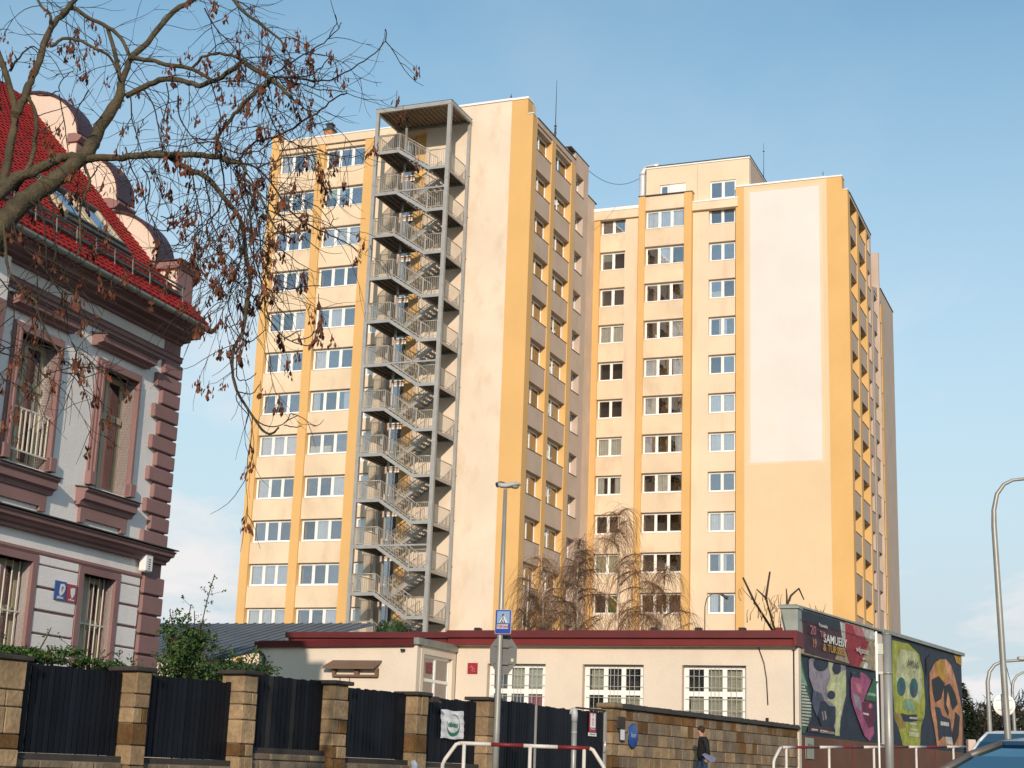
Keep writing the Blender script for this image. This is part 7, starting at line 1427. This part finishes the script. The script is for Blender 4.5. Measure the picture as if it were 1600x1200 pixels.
# thin crook lamp in the courtyard
t = thing('courtyard_lamp', 'thin crook necked lamp in front of the lowest tower window', 'street lamp', (9.75, 76, -0.4)); b = MB()
b.tube([(0, 0, 0), (0, 0, 8.6), (0.08, 0, 9.0), (0.28, 0, 9.22), (0.55, 0, 9.25), (0.85, 0, 9.22)], 0.025, 6); obj('pole', b, m_metal_dark, t); b = MB(); b.tube([(0.80, 0, 9.24), (1.12, 0, 9.05)], [0.06, 0.09], 8); obj('lamp_head', b, m_metal_dark, t)

# ------------------------------------------------------------------ leafy shrubs behind the fence
m_leaf = mat('green leaf', (0.055, 0.105, 0.022), 0.6, 0.45, 5, rnd=0.0, fine=0.3, bscale=12); m_leafd = mat('dark green leaf', (0.022, 0.05, 0.014), 0.6, 0.4, 5, fine=0.3, bscale=12)
m_stem = mat('shrub stem', (0.07, 0.05, 0.03), 0.9)
def shrub(name, label, cat, base, blobs, stems, n, size, seed, mats=(None, None)):
    """blobs: (dx, dy, z, rx, ry, rz, share); stems: polylines carrying sparse leaves"""
    rr = random.Random(seed); t = thing(name, label, cat, base, -S_AZ); b = MB()
    def leaf(p, s):
        a = rr.uniform(0, 2*pi); nrm = Vector((rr.gauss(0, 1), rr.gauss(0, 1), rr.gauss(0.4, 1))).normalized(); u = nrm.orthogonal().normalized(); u = (u*cos(a)+nrm.cross(u)*sin(a)); v = nrm.cross(u)
        b.face([p-u*s, p-u*s*0.2+v*s*0.55, p+u*s, p-u*s*0.2-v*s*0.55], 0 if rr.random() < 0.5 else 1)
    tot = sum(q[6] for q in blobs)
    for (dx, dy, z, rx, ry, rz_, sh) in blobs:
        cl = [Vector((rr.gauss(0, 0.5)*rx, rr.gauss(0, 0.5)*ry, rr.gauss(0, 0.45)*rz_)) for _ in range(max(4, int(14*sh)))]
        for _ in range(int(n*sh/tot)):
            c = rr.choice(cl); leaf(Vector((dx, dy, z))+c+Vector((rr.gauss(0, 0.20)*rx, rr.gauss(0, 0.20)*ry, rr.gauss(0, 0.20)*rz_)), size*rr.uniform(0.6, 1.3))
    st = MB()
    for s in stems:
        P = [Vector(q) for q in s]; st.tube(P, [0.012-0.006*i/len(P) for i in range(len(P))], 4)
        for p, q in zip(P[:-1], P[1:]):
            m_ = max(3, int((q-p).length/0.030))
            for i in range(m_):
                c = p.lerp(q, i/m_)+Vector((rr.gauss(0, .035), rr.gauss(0, .035), rr.gauss(0, .035))); leaf(c, size*rr.uniform(0.6, 1.1))
                if rr.random() < 0.10:
                    e = c+Vector((rr.gauss(0, .12), rr.gauss(0, .12), rr.uniform(0, .15))); st.tube([p.lerp(q, i/m_), e], 0.004, 3)
                    for _ in range(5): leaf(e+Vector((rr.gauss(0, .03), rr.gauss(0, .03), rr.gauss(0, .03))), size)
    for (dx, dy, z, rx, ry, rz_, sh) in blobs:
        for _ in range(int(10*sh)+3):
            e = Vector((dx+rr.gauss(0, .5)*rx, dy+rr.gauss(0, .5)*ry, z+rr.gauss(0.2, .5)*rz_)); st.tube([(dx*0.8, dy*0.8, 0.2), (dx, dy, z-rz_*0.7), e], [0.015, 0.010, 0.005], 4)
    obj('stems', st, m_stem, t); stuff(obj('leaves', b, [m_leaf, m_leafd], t)); return t
# coordinates inside a shrub: x to the road, y along the street, z up from the local ground (-1.0)
B1 = SW(-1.0, 3.75, -1.0)
shrub('green_shrub', 'tall dense green shrub with one long leafy shoot beside the villa corner', 'shrub', B1, [(0, 0.0, 2.6, 0.5, 0.55, 0.45, 3.2), (0, 0.6, 2.45, 0.45, 0.5, 0.32, 2.0), (0.1, -0.4, 3.0, 0.3, 0.35, 0.45, 1.4), (0, 0.15, 3.1, 0.3, 0.35, 0.28, 1.0), (0, 1.3, 2.6, 0.4, 0.55, 0.4, 2.2), (0, 1.8, 2.45, 0.3, 0.4, 0.3, 1.2)],
      [[(0, 0.15, 2.6), (0, 0.2, 3.3), (0, 0.3, 3.8), (0, 0.45, 4.3)], [(0, -0.25, 2.8), (0, -0.15, 3.3), (0, -0.1, 3.7)], [(0, -0.5, 2.7), (0, -0.5, 3.25), (0, -0.62, 3.55)], [(0, -0.1, 2.8), (0, 0.05, 3.3), (0, 0.0, 3.6)], [(0, 0.5, 2.6), (0, 0.9, 3.0), (0, 1.05, 3.1)], [(0, 1.5, 2.6), (0, 1.7, 2.95), (0, 1.75, 3.15)], [(0, 1.8, 2.5), (0, 2.2, 2.7), (0, 2.45, 2.75)], [(0, -0.6, 2.6), (0, -0.95, 2.75)]], 11000, 0.034, 3)
B2 = SW(-0.6, -0.2, -1.0)
shrub('rose_hedge', 'low straggling leafy hedge on top of the first fence panels', 'hedge', B2, [(0, -0.9, 2.55, 0.25, 0.3, 0.12, 0.6), (0, -0.3, 2.5, 0.25, 0.5, 0.12, 1.2), (0, 0.35, 2.5, 0.25, 0.5, 0.14, 1.0), (0, 1.25, 2.45, 0.25, 0.4, 0.12, 0.8), (0, 1.8, 2.45, 0.2, 0.3, 0.12, 0.6)],
      [[(0, -0.9, 2.5), (0, -0.7, 2.75), (0, -0.5, 2.7)], [(0, 0.1, 2.5), (0, 0.28, 2.82), (0, 0.34, 2.95)], [(0, 0.3, 2.5), (0, 0.7, 2.65), (0, 0.8, 2.72)], [(0, 1.3, 2.45), (0, 1.7, 2.7), (0, 1.85, 2.62)]], 4800, 0.032, 4)
b1 = thing('round_evergreen', 'dark clipped evergreen showing over the low roof at the stair foot', 'shrub', TW(6.0, -28.5, 0), -T_AZ)
b = MB(); rr = random.Random(9)
for _ in range(2600):
    a, q = rr.uniform(0, 2*pi), rr.random()**0.5; z = rr.uniform(3.8, 5.75); R_ = 0.78*(1 if z < 5.5 else 0.9-(z-5.5)); p = Vector((R_*cos(a)*(0.82+0.18*q), R_*sin(a)*(0.82+0.18*q), z+0.15*sin(a*5))); nrm = Vector((cos(a), sin(a), rr.gauss(0, .5))).normalized(); u = nrm.orthogonal().normalized(); v = nrm.cross(u); s = rr.uniform(0.04, 0.08)
    b.face([p-u*s, p+v*s*0.7, p+u*s, p-v*s*0.7])
stuff(obj('foliage', b, m_leafd, b1)); b = MB(); b.tube([(0, 0, -1), (0, 0, 5.2)], [0.12, 0.3], 8); b.lathe([(0.0, 3.7), (0.6, 3.8), (0.66, 5.3), (0.4, 5.6), (0.0, 5.65)], n=14); obj('core', b, m_leafd, b1)
# pollarded tree and twigs over the poster building
m_dtw = mat('dark pollard bark', (0.06, 0.04, 0.025), 0.9, 0.2, 4)
t = thing('pollard_tree', 'bare pollarded tree with bent knobbly branches over the poster roof', 'tree', SW(-2.5, 36.5, -0.5), -S_AZ); rr = random.Random(4)
b = MB(); b.tube([(0, 0, 0), (0.1, 0, 3.2), (0, 0.1, 5.2)], [0.2, 0.16, 0.12], 8); obj('trunk', b, m_dtw, t)
b = MB()
for P in ([(0, 0.1, 5.2), (0, -0.6, 6.0), (0, -1.2, 6.75), (0, -2.0, 6.95)], [(0, 0.1, 5.2), (0, 0.3, 6.2), (0, 1.2, 7.1), (0, 2.0, 7.45), (0, 2.5, 7.1)], [(0, 0.1, 5.2), (0, 0.6, 6.4), (0, 1.6, 6.6), (0, 2.8, 6.75)], [(0, 0.2, 5.2), (0, 0.7, 5.9), (0, 0.8, 7.0), (0, 0.75, 7.3)], [(0, 0, 5.4), (0, -2.2, 6.5), (0, -3.2, 7.2)], [(0, -1.2, 6.7), (0, -1.0, 7.2), (0, -0.8, 7.7)]): b.tube([Vector(p)-Vector((0, 1.3, 0)) for p in P], [0.05, 0.04, 0.035, 0.02][:len(P)] if len(P) < 5 else [0.05, 0.045, 0.04, 0.03, 0.02], 6)
obj('branches', b, m_dtw, t)
b = MB()
for _ in range(60):
    y = rr.uniform(-4.5, 3.5); p = Vector((rr.uniform(-0.3, 0.3), y, rr.uniform(5.6, 6.7))); d = Vector((0, rr.uniform(-0.7, 0.7), 1)).normalized(); P = [p]
    for j in range(4): d = (d+Vector((rr.gauss(0, .2), rr.gauss(0, .35), rr.gauss(0, .2)))).normalized(); P.append(P[-1]+d*rr.uniform(0.08, 0.2))
    b.tube(P, [0.018, 0.015, 0.012, 0.010, 0.008], 4)
stuff(obj('twigs', b, m_btwig, t))
# far trees behind the street
m_wood = mat('far bare wood', (0.045, 0.032, 0.022), 0.95, 0.3, 0.3); m_wood2 = mat('far bare wood dark', (0.02, 0.02, 0.012), 0.95, 0.3, 0.3)
b = MB(); rr = random.Random(8)
for i in range(46):
    x, y = rr.uniform(33, 60), rr.uniform(112, 135); H = rr.uniform(6.2, 9.0)*(y/120)
    if x/y < 0.34: H = min(H, 5.5+max(0, (x/y-0.28)*45))
    b.tube([(x, y, -1), (x, y, H*0.7)], [0.16, 0.06], 5)
    for _ in range(230):
        z = H*rr.uniform(0.05, 0.92); a = rr.uniform(0, 2*pi); d = Vector((cos(a), sin(a), rr.uniform(0.3, 1.3))).normalized(); p = Vector((x+rr.gauss(0, 1.2), y+rr.gauss(0, 1.2), z)); L = rr.uniform(0.6, 1.9)*(1.1-z/H*0.6); P = [p]
        for j in range(3): d = (d+Vector((rr.gauss(0, .2), rr.gauss(0, .2), rr.gauss(0.1, .2)))).normalized(); P.append(P[-1]+d*L/3)
        b.tube(P, [0.05, 0.035, 0.025, 0.015], 3, caps=False, mi=rr.randint(0, 1))
o = obj('distant_wood', b, [m_wood, m_wood2]); tag(o, 'brown bare woodland filling the end of the street', 'wood', kind='stuff')
b = MB()
for _ in range(9000):
    p = Vector((rr.uniform(32, 62), rr.uniform(112, 130), rr.uniform(-1, 6.2))); a = rr.uniform(0, 6.28); s = rr.uniform(0.12, 0.3); u = Vector((cos(a), 0.3, sin(a))).normalized(); v = Vector((-sin(a), 0.2, cos(a)))
    b.face([p-u*s, p+v*s*0.5, p+u*s, p-v*s*0.5])
o = obj('undergrowth', b, m_wood2); tag(o, 'dark undergrowth beneath the bare street end trees', 'undergrowth', kind='stuff')
t = thing('conifer', 'dark green conifer tip between poster building and bare wood', 'conifer', (21.3, 73.5, -0.5)); b = MB()
for _ in range(3200):
    z = rr.uniform(1, 5.35); R_ = 1.05*(1-(z/5.5)**3)+0.08; a = rr.uniform(0, 6.28); q = R_*rr.uniform(0.6, 1); p = Vector((q*cos(a), q*sin(a), z)); u = Vector((cos(a), sin(a), rr.uniform(-.5, .3))).normalized(); v = u.cross(Vector((0, 0, 1))).normalized(); s = rr.uniform(0.10, 0.22)
    b.face([p-u*s*0.5, p+v*s*0.4, p+u*s, p-v*s*0.4])
stuff(obj('foliage', b, m_leafd, t)); b = MB(); b.tube([(0, 0, 0), (0, 0, 5)], [0.15, 0.03], 6); obj('trunk', b, m_dtw, t)
